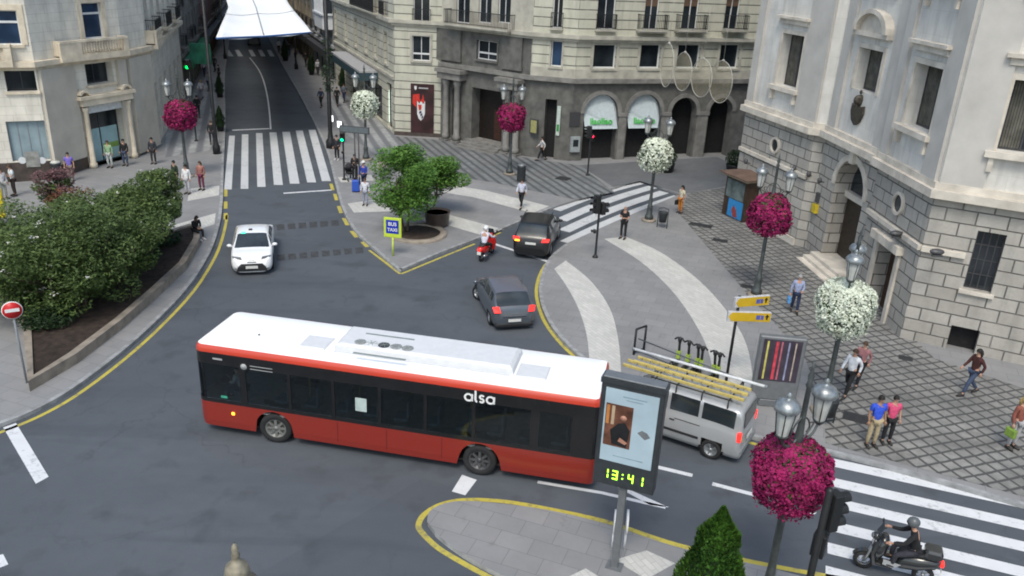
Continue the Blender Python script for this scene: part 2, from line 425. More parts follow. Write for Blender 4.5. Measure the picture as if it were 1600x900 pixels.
tops = [(358, 367, 212), (378, 388, 210), (400, 410, 208), (421, 432, 207), (441, 453, 206), (462, 473, 204), (482, 493, 203)]
bots = [(350, 362, 296), (376, 388, 295), (402, 415, 292), (428, 442, 289), (453, 468, 287), (480, 494, 285), (503, 517, 283)]
for (a, b, y), (c_, d_, y2) in zip(tops, bots): g.sheet(GG([(a, y), (b, y), (d_, y2), (c_, y2)]), Z1)
for k, (x0, x1) in enumerate(((352, 361), (367, 376), (388, 396), (403, 411), (417, 425))):
    g.sheet(GG([(x0, 78), (x0+6, 78), (x1+4, 88), (x0+5, 88)]), Z1)
# zebra upper right
A0 = [(868, 328), (877, 344), (881, 361), (884, 379)]; B0 = [(1001, 285), (1020, 292), (1038, 300), (1060, 307)]
for (a, b) in zip(A0, B0):
    va = Vector(G(*a)); vb = Vector(G(*b)); mid = (va+vb)/2; d = (vb-va); nn = Vector((-d.y, d.x, 0)).normalized()
    path = [va.lerp(vb, k/6)+nn*(0.28*sin(pi*k/6)) for k in range(7)]
    ribbon(g, path, 0.72, Z1)
struct('zebra_crossing', g, [WHITE2])
g = MB()
# zebra lower right
va = Vector(G(1303, 723)); vb = Vector(G(1600, 788)); d = (vb-va).normalized(); nn = Vector((-d.y, d.x, 0))
for k, (ys, xs) in enumerate(((723, 1303), (753, 1300), (782, 1290), (822, 1300), (856, 1293), (893, 1290), (934, 1290))):
    a = Vector(G(xs, ys)); ribbon(g, [a, a+d*9.5], 0.46, Z1)
struct('zebra_crossing', g, [WHITE])
g = MB()
g.sheet(GG([(5, 668), (25, 661), (76, 745), (56, 756)]), Z1); g.sheet(GG([(-20, 872), (5, 866), (13, 882), (-20, 895)]), Z1)
ribbon(g, [G(772, 381), G(857, 409)], 0.22, Z1); ribbon(g, [G(363, 203.5), G(421, 201)], 0.35, Z1); ribbon(g, [G(443, 302), G(518, 297)], 0.22, Z1)
ribbon(g, [(p.x, p.y) for p in smooth_path(GG([(423, 202), (421, 175), (417, 147), (411, 124), (403, 107), (390, 90)]), 4)], 0.12, Z1)
g.sheet(GG([(706, 768), (722, 742), (745, 750), (727, 774)]), Z1)
ribbon(g, [G(840, 753), G(940, 770), G(1040, 793)], 0.13, Z1); g.sheet(GG([(934, 744), (946, 748), (1045, 793), (1015, 789)]), Z1)
ribbon(g, [G(1028, 730), G(1082, 743)], 0.17, Z1); ribbon(g, [G(1113, 756), G(1178, 773)], 0.17, Z1)
g.lathe([(0.13, 0), (0.13, 0.003)], G(1268, 799, Z1), 12)
struct('road_marking', g, [WHITE])
g = MB()
for yy, xs, n_ in ((351, 432, 6), (400, 415, 9)):
    for k in range(n_):
        x = xs+k*(17.0 if yy == 351 else 17.5); y = yy-k*(1.3 if yy == 351 else 1.6)
        g.sheet(GG([(x, y), (x+12, y-0.8), (x+13, y+8), (x+1, y+9)]), Z1)
struct('rumble_blocks', g, [DARKB])
# marble and cobble inlays
ZP = KH+0.004
g = MB()
b1o = [(866, 420), (884, 445), (903, 480), (918, 530), (924, 580), (926, 620)]; b1i = [(884, 405), (922, 438), (952, 480), (968, 530), (970, 580), (965, 635)]
def bandpoly(o_, i_, z=ZP):
    a = [(p.x, p.y) for p in smooth_path(GG(o_, z), 5)]; b = [(p.x, p.y) for p in smooth_path(GG(i_, z), 5)]
    n = len(a); g.add([(p[0], p[1], z) for p in a]+[(p[0], p[1], z) for p in b], [(i, i+1, n+i+1, n+i) for i in range(n-1)])
bandpoly([(866, 420), (884, 445), (903, 480), (916, 520), (921, 560)], [(884, 407), (922, 438), (952, 480), (966, 530), (971, 592)])
bandpoly([(944, 373), (1000, 408), (1048, 452), (1086, 505), (1110, 560), (1118, 640)], [(978, 370), (1032, 394), (1092, 438), (1140, 492), (1170, 550), (1180, 655)])
g.sheet(GG([(700, 288), (760, 298), (858, 322), (832, 333), (740, 308), (690, 300)], ZP), ZP)
g.sheet(GG([(672, 330), (700, 335), (785, 358), (758, 369), (700, 352), (660, 345)], ZP), ZP)
for q in ([(296, 295), (343, 290), (342, 305), (293, 314)], [(235, 362), (337, 333), (335, 350), (238, 385)], [(543, 318), (600, 310), (612, 330), (553, 332)], [(528, 277), (580, 273), (584, 282), (533, 285)]): g.sheet(GG(q, ZP), ZP)
for q in ([(905, 985), (985, 940), (1010, 955), (930, 995)], [(960, 875), (1010, 860), (1055, 880), (1010, 905)], [(880, 905), (915, 888), (935, 900), (900, 915)]):
    g.sheet(GG(q, KH+0.014), KH+0.014)
struct('marble_band', g, [MARB])
g = MB(); ZC = KH+0.008
g.sheet(GG([(1075, 302), (1150, 290), (1230, 350), (1290, 395), (1460, 560), (1700, 640), (1700, 812), (1600, 776), (1450, 735), (1345, 707), (1290, 692), (1288, 640), (1258, 560), (1215, 510), (1170, 462), (1085, 362), (1062, 335)], ZC), ZC)
struct('cobbled_paving', g, [COB])
g = MB(); g.sheet(GG([(610, 212), (700, 220), (830, 248), (905, 258), (960, 300), (900, 312), (770, 285), (716, 276), (640, 250)], ZC), ZC)
struct('cobbled_paving', g, [COBS])
ZC = KH+0.012; g = MB(); g.sheet(GG([(262, 130), (335, 130), (343, 232), (258, 246)], ZC), ZC); g.sheet(GG([(508, 150), (570, 150), (650, 255), (600, 250), (535, 205)], ZC), ZC)
struct('striped_paving', g, [COBP])
# paved pedestrian lane past the crossing
g = MB(); g.sheet(GG([(1000, 283), (1070, 303), (1150, 288), (1160, 262), (1120, 245), (905, 258), (958, 292)], KH+0.005), KH+0.005)
PAVD = paving('dark_lane_paving', (0.125, 0.13, 0.138), (0.15, 0.155, 0.16), 0.5, 0.25, R(-25), (0.08, 0.082, 0.085), 0.006, spots=False)
struct('pedestrian_lane', g, [PAVD])
# manhole covers
IRON = mat('dark_cast_iron', (0.045, 0.047, 0.05), 0.55, metal=0.3, var=0.3, scale=20)
for (px, py, w_, h_, lab) in ((880, 279, 0.9, 0.9, 'square iron drain cover in front of the archways'), (1125, 376, 0.8, 0.5, 'dark drain cover in the cobbles below the kiosk'), (1168, 448, 0.6, 0.4, 'small drain cover at the foot of the pink lamp on the square'), (1337, 653, 0.8, 0.6, 'brown drain cover beside the couple at the crossing'), (1415, 560, 0.5, 0.4, 'small drain cover at the corner of the stone building'), (1095, 352, 1.3, 0.6, 'long dark drain cover in the cobbles left of the kiosk')):
    x, y, z = G(px, py, KH); g = MB(); g.box(-w_/2, w_/2, -h_/2, h_/2, 0, 0.016)
    for k in range(5): g.box(-w_/2+0.05, w_/2-0.05, -h_/2+0.06+k*(h_-0.12)/5, -h_/2+0.09+k*(h_-0.12)/5, 0.016, 0.022)
    o = g.build('drain_cover', IRON); o.location = (x, y, KH+0.006); o.rotation_euler = (0, 0, R(-25)); tag(o, lab, 'drain cover')
# ------------------------------------------------------------------ building kit
def glass(name, c=(0.012, 0.016, 0.02), rough=0.08, spec=0.5):
    t = NT(name); t.rough(rough); t.b.inputs['Specular IOR Level'].default_value = spec
    a = t.ramp(t.noise(0.7, 4), 0.4, 0.7); t.col(t.mix(a, c, tuple(x*2.2+0.006 for x in c)))
    bp = t.noise(1.5, 2); t.bump(bp, 0.05, 0.02); return t.m
GLASS = glass('dark_window_glass'); GLASSB = glass('blue_window_glass', (0.012, 0.028, 0.06))
WFR = mat('white_window_frame', (0.62, 0.63, 0.64), 0.5, var=0.08)
GFR = mat('grey_window_frame', (0.22, 0.24, 0.26), 0.5, var=0.1)
DFR = mat('dark_window_frame', (0.05, 0.05, 0.055), 0.5, var=0.1)
BLIND = mat('drawn_curtain', (0.30, 0.30, 0.30), 0.9, var=0.25, scale=12)
BRBL = mat('brown_roller_blind', (0.12, 0.075, 0.05), 0.8, var=0.2)
BLK = mat('black_ironwork', (0.02, 0.021, 0.023), 0.5, metal=0.3, var=0.3)
CST = stone_blocks('cream_courses', (0.50, 0.495, 0.41), (0.54, 0.53, 0.445), (0.11, 0.11, 0.10), 60, 0.62, 0.045, 0.2)
CPL = mat('cream_plain_stone', (0.38, 0.365, 0.315), 0.85, var=0.22, scale=1.5, bump=0.3)
CGR = mat('grey_granite_front', (0.112, 0.110, 0.104), 0.8, var=0.28, scale=2, bump=0.3)
CGL = mat('grey_granite_trim', (0.185, 0.18, 0.17), 0.8, var=0.25, scale=2, bump=0.3)
LST = stone_blocks('warm_limestone', (0.74, 0.70, 0.61), (0.78, 0.74, 0.65), (0.52, 0.48, 0.41), 1.4, 0.5, 0.012, 0.15, 0.3)
LPL = mat('warm_limestone_trim', (0.62, 0.54, 0.42), 0.85, var=0.2, scale=1.6, bump=0.3)
BRN = mat('brown_marble_plinth', (0.07, 0.055, 0.048), 0.4, var=0.35, scale=2.5)
RST = stone_blocks('rusticated_ashlar', (0.36, 0.34, 0.305), (0.47, 0.445, 0.405), (0.09, 0.085, 0.08), 1.05, 0.52, 0.03, 0.3, 1.0)
RUP = stone_blocks('smooth_ashlar', (0.64, 0.625, 0.585), (0.68, 0.66, 0.62), (0.50, 0.48, 0.45), 2.2, 0.9, 0.006, 0.15, 0.2)
RTR = mat('pale_stone_trim', (0.55, 0.505, 0.44), 0.85, var=0.22, scale=1.5, bump=0.3)
DARK = mat('dark_interior', (0.012, 0.012, 0.013), 0.9, var=0.3)
ROOF = mat('grey_roof', (0.12, 0.11, 0.105), 0.9)

class Fac:
    def __init__(s, root, a, b, wallmat):
        s.root = root; s.p = Vector((a[0], a[1], 0)); q = Vector((b[0], b[1], 0)); s.L = (q-s.p).length; s.t = (q-s.p).normalized()
        s.n = Vector((s.t.y, -s.t.x, 0))
        s.M = Matrix(((s.t.x, s.n.x, 0, s.p.x), (s.t.y, s.n.y, 0, s.p.y), (0, 0, 1, 0), (0, 0, 0, 1)))   # local (u, d, z)
        s.wm = wallmat
    def uz(s, px, py, d=0.0):
        r = _fw*FPX + _r*(px-800) - _u*(py-450)
        o = s.p+s.n*d; k = (o-CAM).dot(s.n)/r.dot(s.n); P = CAM+r*k
        return (P-s.p).dot(s.t), P.z
    def rect(s, x0, y0, x1, y1, d=0.0):
        xm, ym = (x0+x1)/2, (y0+y1)/2
        return (s.uz(x0, ym, d)[0], s.uz(x1, ym, d)[0], s.uz(xm, y1, d)[1], s.uz(xm, y0, d)[1])
    def wall(s, z0, z1, holes=(), m=None, name='wall', u0=0.0, u1=None, d=0.0, depth=0.35, parent=None):
        u1 = s.L if u1 is None else u1
        us = sorted(set([u0, u1]+[min(max(h[i], u0), u1) for h in holes for i in (0, 1)])); zs = sorted(set([z0, z1]+[min(max(h[i], z0), z1) for h in holes for i in (2, 3)]))
        mb = MB()
        for i in range(len(us)-1):
            for j in range(len(zs)-1):
                a, b, c, e = us[i], us[i+1], zs[j], zs[j+1]
                if b-a < 1e-4 or e-c < 1e-4: continue
                um, zm = (a+b)/2, (c+e)/2
                if any(h[0] < um < h[1] and h[2] < zm < h[3] for h in holes): continue
                mb.add([(a, d, c), (b, d, c), (b, d, e), (a, d, e)], [(0, 1, 2, 3)], 0, False, s.M, uvs=[(a, c), (b, c), (b, e), (a, e)])
        for h in holes:
            a, b, c, e = h[:4]
            c = max(c, z0); e = min(e, z1); a = max(a, u0); b = min(b, u1); dd = d-(h[4] if len(h) > 4 else depth)
            for q in (((a, d, c), (a, d, e), (a, dd, e), (a, dd, c)), ((b, d, e), (b, d, c), (b, dd, c), (b, dd, e)), ((a, d, e), (b, d, e), (b, dd, e), (a, dd, e)), ((b, d, c), (a, d, c), (a, dd, c), (b, dd, c))):
                mb.add(q, [(0, 1, 2, 3)], 0, False, s.M, uvs=[(p[0]+p[1], p[2]) for p in q])
        return mb.build(name, m or s.wm, parent or s.root, 'w')
    def box(s, u0, u1, z0, z1, d0, d1, m, name=None, mb=None, parent=None):
        b = mb or MB(); lo, hi = min(d0, d1), max(d0, d1)
        b.box(u0, u1, lo, hi, z0, z1, 0, s.M)
        if name: return b.build(name, m, parent or s.root, 'w')
        return b
    def window(s, r, depth=0.3, cols=2, rows=1, fm=None, gm=None, fw=0.06, sill=True, surround=None, sm=None, blind=0.0, bm=None, transom=None, name='window', d=0.0):
        u0, u1, z0, z1 = r; mb = MB(); dd = d-depth
        fm = fm or WFR
        def bx(a, b, c, e, dp=0.05): mb.box(a, b, dd, dd+dp, c, e, 0, s.M)
        bx(u0, u0+fw, z0, z1); bx(u1-fw, u1, z0, z1); bx(u0+fw, u1-fw, z0, z0+fw); bx(u0+fw, u1-fw, z1-fw, z1)
        for k in range(1, cols): x = u0+(u1-u0)*k/cols; bx(x-fw*.4, x+fw*.4, z0+fw, z1-fw, 0.04)
        for k in range(1, rows): z = z0+(z1-z0)*k/rows; bx(u0+fw, u1-fw, z-fw*.4, z+fw*.4, 0.045)
        if transom: z = z0+(z1-z0)*transom; bx(u0+fw, u1-fw, z-0.06, z+0.06, 0.055)
        f = mb.build(name, fm, s.root, 'w')
        g = MB(); g.box(u0+0.01, u1-0.01, dd-0.04, dd+0.012, z0+0.01, z1-0.01, 0, s.M); g.build('pane', gm or GLASS, f, 'w')
        if blind:
            g = MB(); zz = z1-(z1-z0)*blind; g.box(u0+fw, u1-fw, dd+0.013, dd+0.028, zz, z1-fw, 0, s.M); g.build('blind', bm or BRBL, f, 'w')
        if sill:
            g = MB(); g.box(u0-0.12, u1+0.12, d-0.02, d+0.14, z0-0.14, z0-0.003, 0, s.M); g.build('sill', sm or s.wm, f, 'w')
        if surround:
            g = MB(); w_ = surround
            g.box(u0-w_, u0-0.002, d-0.02, d+0.06, z0, z1+w_, 0, s.M); g.box(u1+0.002, u1+w_, d-0.02, d+0.06, z0, z1+w_, 0, s.M); g.box(u0-0.001, u1+0.001, d-0.02, d+0.062, z1+0.003, z1+w_, 0, s.M)
            g.build('surround', sm or s.wm, f, 'w')
        return f
    def balcony(s, u0, u1, z, proj=0.6, h=1.0, m=None, slab=None, bars=0.13, d=0.0, solid=False):
        mb = MB(); mb.box(u0, u1, d-0.02, d+proj, z-0.14, z, 0, s.M); mb.box(u0+.05, u1-.05, d-.02, d+proj-.1, z-0.24, z-0.142, 0, s.M)
        o = mb.build('balcony', slab or CPL, s.root, 'w'); g = MB(); d1 = d+proj-0.06
        g.box(u0+.04, u1-.04, d1-.02, d1+.02, z+h-.05, z+h, 0, s.M); g.box(u0+.04, u1-.04, d1-.015, d1+.015, z+.08, z+.12, 0, s.M)
        n = max(2, int((u1-u0-0.08)/bars))
        for k in range(n+1):
            u = u0+.05+(u1-u0-.1)*k/n; g.box(u-.012, u+.012, d1-.012, d1+.012, z, z+h-.05, 0, s.M)
        for u in (u0+.05, u1-.05):
            g.box(u-.015, u+.015, d+.02, d1, z+h-.05, z+h, 0, s.M)
            for k in range(4): dk = d+.1+k*(proj-.2)/4; g.box(u-.01, u+.01, dk-.01, dk+.01, z, z+h-.05, 0, s.M)
        if solid: g.box(u0+.06, u1-.06, d1-.03, d1-.016, z+.1, z+h-.08, 0, s.M)
        g.build('railing', m or BLK, o, 'w'); return o
    def arch(s, uc, w_, zs, z0, m, depth=0.5, ring=0.28, ringm=None, n=14, d=0.0):
        """infill of a round-headed opening: rectangle hole top at zs+w/2; spandrels + intrados, raised ring"""
        r = w_/2; mb = MB(); top = zs+r
        pts = [(uc+r*cos(pi*k/n), zs+r*sin(pi*k/n)) for k in range(n+1)]
        for k in range(n):
            a, b = pts[k], pts[k+1]
            q = [(a[0], d, a[1]), (b[0], d, b[1]), (b[0], d, top), (a[0], d, top)]
            mb.add(q, [(0, 3, 2, 1)], 0, False, s.M, uvs=[(p[0], p[2]) for p in q])
            q = [(a[0], d, a[1]), (b[0], d, b[1]), (b[0], d-depth, b[1]), (a[0], d-depth, a[1])]
            mb.add(q, [(0, 1, 2, 3)], 0, False, s.M, uvs=[(p[0]+p[1], p[2]) for p in q])
        mb.build('wall', m, s.root, 'w')
        if ring:
            g = MB(); dd = d+0.07
            pr = [(uc+(r+ring)*cos(pi*k/n), zs+(r+ring)*sin(pi*k/n)) for k in range(n+1)]
            pi_ = [(uc+(r+.005)*cos(pi*k/n), zs+(r+.005)*sin(pi*k/n)) for k in range(n+1)]
            for k in range(n):
                a, b, c, e = pi_[k], pi_[k+1], pr[k+1], pr[k]
                g.add([(a[0], dd, a[1]), (b[0], dd, b[1]), (c[0], dd, c[1]), (e[0], dd, e[1]), (a[0], d-.02, a[1]), (b[0], d-.02, b[1]), (c[0], d-.02, c[1]), (e[0], d-.02, e[1])],
                      [(0, 3, 2, 1), (0, 1, 5, 4), (3, 7, 6, 2)], 0, False, s.M)
            g.build('arch_moulding', ringm or RTR, s.root, 'w')
    def disc(s, uc, zc, r, m, name, d0=0.0, d1=0.03, ru=None, n=20, parent=None):
        g = MB(); ru = ru or r; vs = []
        for dd in (d0, d1):
            for k in range(n): vs.append((uc+ru*cos(2*pi*k/n), dd, zc+r*sin(2*pi*k/n)))
        g.add(vs, [tuple(range(n, 2*n)), tuple(range(n-1, -1, -1))]+[(k, (k+1) % n, n+(k+1) % n, n+k) for k in range(n)], 0, False, s.M)
        return g.build(name, m, parent or s.root, 'w')
    def ringm(s, uc, zc, r0, r1, m, name, d1=0.08, n=24, parent=None):
        g = MB(); vs = []
        for rr, dd in ((r0, -0.02), (r0, d1), (r1, d1), (r1, -0.02)):
            for k in range(n): vs.append((uc+rr*cos(2*pi*k/n), dd, zc+rr*sin(2*pi*k/n)))
        fs = []
        for j in range(3):
            for k in range(n): fs.append((j*n+k, (j+1)*n+k, (j+1)*n+(k+1) % n, j*n+(k+1) % n))
        g.add(vs, fs, 0, False, s.M); return g.build(name, m, parent or s.root, 'w')

def backing(root, poly, z0, z1, m=DARK, roofm=ROOF):
    g = MB(); g.prism(poly, z0, z1); g.build('building_core', m, root, 'w')
    g = MB(); g.prism(poly, z1+0.003, z1+0.4); g.build('roof', roofm, root, 'w')
def inset(poly, d):
    """crude inset of a facade polyline away from the outward normal"""
    out = []
    for i, p in enumerate(poly):
        a = Vector(poly[max(0, i-1)][:2]); b = Vector(poly[min(len(poly)-1, i+1)][:2]); t_ = (b-a).normalized()
        n_ = Vector((t_.y, -t_.x)); q = Vector(p[:2])-n_*d; out.append((q.x, q.y))
    return out
def profile_band(root, poly, z0, z1, proj, m, name='cornice', back=0.05):
    """a moulding that follows a facade polyline"""
    g = MB(); o = inset(poly, -proj); i_ = inset(poly, back); n = len(poly)
    vs = []
    for k in range(n): vs += [(o[k][0], o[k][1], z0), (o[k][0], o[k][1], z1), (i_[k][0], i_[k][1], z0), (i_[k][0], i_[k][1], z1)]
    fs = []
    for k in range(n-1):
        a = 4*k; b = a+4
        fs += [(a, b, b+1, a+1), (a+1, b+1, b+3, a+3), (a+2, b+2, b, a)]
    fs += [(0, 1, 3, 2), (4*(n-1), 4*(n-1)+2, 4*(n-1)+3, 4*(n-1)+1)]
    g.add(vs, fs); return g.build(name, m, root, 'w')
def text_mesh(txt, size, depth=0.01, bold=True, spacing=1.0):
    cu = bpy.data.curves.new('lettering', 'FONT'); cu.body = txt; cu.size = size; cu.extrude = depth; cu.align_x = 'CENTER'; cu.align_y = 'CENTER'; cu.space_character = spacing
    if bold: cu.offset = size*0.022
    o = bpy.data.objects.new('lettering', cu); COL.objects.link(o)
    me = bpy.data.meshes.new_from_object(o.evaluated_get(bpy.context.evaluated_depsgraph_get()))
    bpy.data.objects.remove(o); bpy.data.curves.remove(cu); return me
def lettering(txt, size, m, parent, loc, xaxis, zaxis, depth=0.01, bold=True, spacing=1.0, name='lettering'):
    """text whose reading direction is xaxis and up is zaxis, in parent's local frame"""
    me = text_mesh(txt, size, depth, bold, spacing); me.materials.clear(); me.materials.append(m)
    o = bpy.data.objects.new(name, me); COL.objects.link(o); o.parent = parent
    x = Vector(xaxis).normalized(); y = Vector(zaxis).normalized(); z = x.cross(y)
    o.matrix_local = Matrix(((x.x, y.x, z.x, loc[0]), (x.y, y.y, z.y, loc[1]), (x.z, y.z, z.z, loc[2]), (0, 0, 0, 1)))
    return o

# ------------------------------------------------------------------ corner building at the centre
HB = 17.0
K = [G(617, 213)[:2], G(688, 217)[:2], G(822, 247)[:2], G(888, 254)[:2], G(1130, 246)[:2]]
K[4] = ext(K[3], K[4], 6)
dirL = Vector((G(510, 120)[0]-K[0][0], G(510, 120)[1]-K[0][1])).normalized()
KS = (K[0][0]+dirL.x*26, K[0][1]+dirL.y*26)
cb = thing('corner_building', 'cream stone corner building with dark granite arcade and balconies facing the square', 'building', (K[2][0], K[2][1], 0))
line = [KS]+K
core = inset(line, 1.1)+[(K[4][0]+2, K[4][1]+25), (KS[0]+14, KS[1]+6)]
backing(cb, core, 0, HB)
ZL, ZU = 5.85, 8.75
# street side
F = Fac(cb, KS, K[0], CST)
cols = [525, 541, 556, 572, 586.5, 603]; yy = [46, 50, 54, 58, 63, 71]; hs = []
for x, y in zip(cols, yy):
    u, z = F.uz(x, y); hs.append((u-0.62, u+0.62, 5.3, 7.7))
shop = [(F.L-2.6, F.L-0.9, 0.3, 3.9), (F.L-8.0, F.L-4.3, 0.3, 3.2), (F.L-13.0, F.L-8.8, 0.3, 3.2), (F.L-18, F.L-13.6, 0.3, 3.2)]
up = []
for k in range(9):
    for zf in (9.1, 12.6): up.append((F.L-2.2-k*2.7-1.1, F.L-2.2-k*2.7, zf, zf+2.4))
F.wall(0, HB, hs+shop+up)
for h in hs: F.window(h, 0.25, 2, 1, GFR, BLIND if h is not hs[-1] else GLASS, surround=0.12, sm=CPL)
for i, h in enumerate(shop): F.window(h, 0.3, 2 if i else 1, 1, DFR, GLASS, sill=False, name='shop_window')
for h in up: F.window(h, 0.25, 2, 1, WFR, GLASS, sill=False)
F.balcony(F.L-14, F.L-4.2, 9.0, 0.7, 1.1, BLK, solid=True); F.balcony(F.L-3.6, F.L-1.8, 9.0, 0.4, 1.0)
# shop canopy over the street side
g = MB(); g.box(F.L-19, F.L-5.6, 0.02, 1.6, 4.15, 4.3, 0, F.M); c_ = g.build('shop_canopy', mat('pale_canopy_top', (0.34, 0.34, 0.35), 0.6), cb, 'w')
g = MB(); g.box(F.L-19, F.L-5.6, 1.5, 1.62, 3.5, 4.14, 0, F.M); g.box(F.L-5.72, F.L-5.6, 0.02, 1.49, 3.5, 4.14, 0, F.M); g.build('canopy_fascia', mat('teal_fascia', (0.03, 0.06, 0.075), 0.5), c_, 'w')
g = MB(); g.box(F.L-14.5, F.L-13.7, 0.05, 0.1, 2.9, 3.4, 0, F.M); g.build('lit_sign', mat('red_lit_sign', (0.6, 0.02, 0.02), 0.5, emit=(1, 0.05, 0.03), estr=1.5), cb, 'w')
g = MB(); u, z = F.uz(604, 165); g.box(u-0.16, u+0.16, -0.2, -0.17, 0.6, 3.2, 0, F.M); g.build('lit_strip', mat('white_lit_strip', (0.7, 0.8, 0.75), 0.5, emit=(0.8, 1, 0.9), estr=0.9), cb, 'w')
# corner face with wall poster
F1 = Fac(cb, K[0], K[1], CST)
po = F1.rect(642, 131, 678, 206); wn = F1.rect(644, 56, 672, 95); wu = F1.rect(646, -20, 672, 36)
wu2 = (wu[0], wu[1], 12.6, 15.0)
F1.wall(0, HB, [wn, wu, wu2]); F1.window(wn, 0.2, 2, 1, WFR, GLASS, surround=0.18, sm=CPL, transom=0.28); F1.window(wu, 0.2, 2, 1, WFR, GLASS, sill=False); F1.window(wu2, 0.2, 2, 1, WFR, GLASS)
F1.balcony(wu[0]-.1, wu[1]+.1, wu[2]+.02, 0.25, 1.0)
g = MB(); g.box(-0.05, F1.L+0.02, -0.05, 0.08, 0, 0.42, 0, F1.M); g.build('plinth', BRN, cb, 'w')
PST = mat('maroon_poster', (0.035, 0.012, 0.014), 0.5, var=0.5, scale=1.2)
g = MB(); g.box(po[0], po[1], 0.02, 0.09, 0.42, po[3], 0, F1.M); pst = g.build('wall_poster', PST, cb, 'w')
W_ = po[1]-po[0]; H_ = po[3]-0.42; uc = (po[0]+po[1])/2
def ppoly(pts, m, name, d=0.1, F=F1, par=None):
    g = MB(); g.plate([F.M @ Vector((uc+x*W_, d, 0.42+y*H_)) for x, y in pts], 0.006, F.n); return g.build(name, m, par or pst, 'w')
PW = mat('poster_white', (0.6, 0.6, 0.6), 0.6, var=0.1); PR = mat('poster_red', (0.5, 0.03, 0.02), 0.6, var=0.2); PB = mat('poster_navy', (0.05, 0.05, 0.10), 0.6)
ppoly([(-.22, .66), (-.22, .40), (-.16, .30), (-.06, .25), (.04, .30), (.12, .40), (.12, .66), (.04, .60), (-.05, .66), (-.13, .60)], PW, 'shield')
for pts in ([(-.40, .78), (-.12, .80), (-.10, .62), (-.22, .66), (-.26, .52), (-.42, .60)], [(-.10, .66), (.0, .70), (.03, .80), (.07, .70), (.1, .60)], [(-.18, .58), (-.02, .58), (-.04, .48), (-.14, .46)]): ppoly(pts, PR, 'emblem_figure', 0.107)
for k in range(3): ppoly([(-.13+k*.05, .44-k*.05), (-.03+k*.04, .46-k*.05), (-.02+k*.03, .41-k*.05), (-.13+k*.05, .39-k*.05)], PB, 'emblem_bar', 0.107)
ppoly([(-.34, .955), (-.24, .955), (-.24, .90), (-.29, .87), (-.34, .90)], PW, 'small_crest'); 
for k in range(9): ppoly([(-.14+k*.045, .93), (-.11+k*.045, .93), (-.11+k*.045, .905), (-.14+k*.045, .905)], PW, 'poster_lettering')
# portal face
F2 = Fac(cb, K[1], K[2], CGR)
dr = F2.rect(737, 140, 785, 214); dr = (dr[0], dr[1], 0.55, dr[3]); wn = F2.rect(745, 64, 777, 94)
lw = F2.rect(706, 138, 714, 212); lw = (lw[0], lw[1], 0.5, lw[3])
ups = [F2.rect(a, -14, b, 36) for a, b in ((713, 734), (748, 768), (778, 798))]
ups2 = [(a, b, 12.9, 15.3) for a, b, c, d_ in ups]
F2.wall(0, ZL, [dr+(1.0,), lw]); F2.wall(ZL, ZU, [wn]); F2.wall(ZU, HB, ups+ups2, CPL)
F2.window(wn, 0.25, 2, 1, WFR, GLASS, surround=0.15, sm=CGR, transom=.35); F2.window(lw, .25, 1, 1, DFR, sill=False)
for h in ups+ups2: F2.window(h, 0.2, 2, 1, WFR, GLASS, sill=False)
F2.balcony(ups[0][0]-.5, ups[2][1]+.5, ZU+.15, 0.9, 1.0, BLK, solid=False)
g = MB(); g.box(dr[0], dr[1], -0.99, -0.93, dr[2], dr[3], 0, F2.M); dd = g.build('door', mat('dark_wood_door', (0.012, 0.009, 0.008), 0.4, var=0.4), cb, 'w')
g = MB(); um = dr[0]+(dr[1]-dr[0])*.62; g.box(um-.35, um+.35, -0.925, -0.9, dr[2]+.1, dr[2]+2.3, 0, F2.M); g.build('door_leaf', mat('reddish_door_leaf', (0.045, 0.02, 0.014), 0.4, var=0.3), dd, 'w')
# portal columns, ledge and steps
for px in (702, 719, 797, 812):
    u, _z = F2.uz(px, 190)
    g = MB(); g.lathe([(0.30, 0), (0.30, .35), (0.24, .42), (0.22, 4.1), (0.27, 4.2), (0.30, 4.35), (0.30, 4.6)], (0, 0, 0), 14, M=Matrix.Translation(F2.M @ Vector((u, 0.42, 0.25)))); g.box(u-.36, u+.36, 0.05, 0.8, 0, 0.27, 0, F2.M); g.build('column', CGL, cb, 'w')
for a, b in ((696, 728), (790, 818)):
    u0 = F2.uz(a, 120)[0]; u1 = F2.uz(b, 120)[0]; g = MB(); g.box(u0-.1, u1+.1, -.02, .85, 4.87, 5.35, 0, F2.M); g.box(u0-.25, u1+.25, -.02, 1.0, 5.353, 5.62, 0, F2.M); g.build('entablature', CGL, cb, 'w')
for a, b in ((683, 722), (787, 818)):
    u0 = F2.uz(a, 80)[0]; u1 = F2.uz(b, 80)[0]; F2.box(u0, u1, ZL+.3, ZU-.2, -.02, .22, CGR, 'pilaster')
g = MB(); 
for k in range(4): g.box(dr[0]-.35-.0*k, dr[1]+.35, -0.9 if k == 3 else 0.0, 1.5-k*.36, k*.14+.002*k, (k+1)*.14, 0, F2.M)
g.build('steps', CGL, cb, 'w')
pl = F2.rect(828, 0, 842, 0)
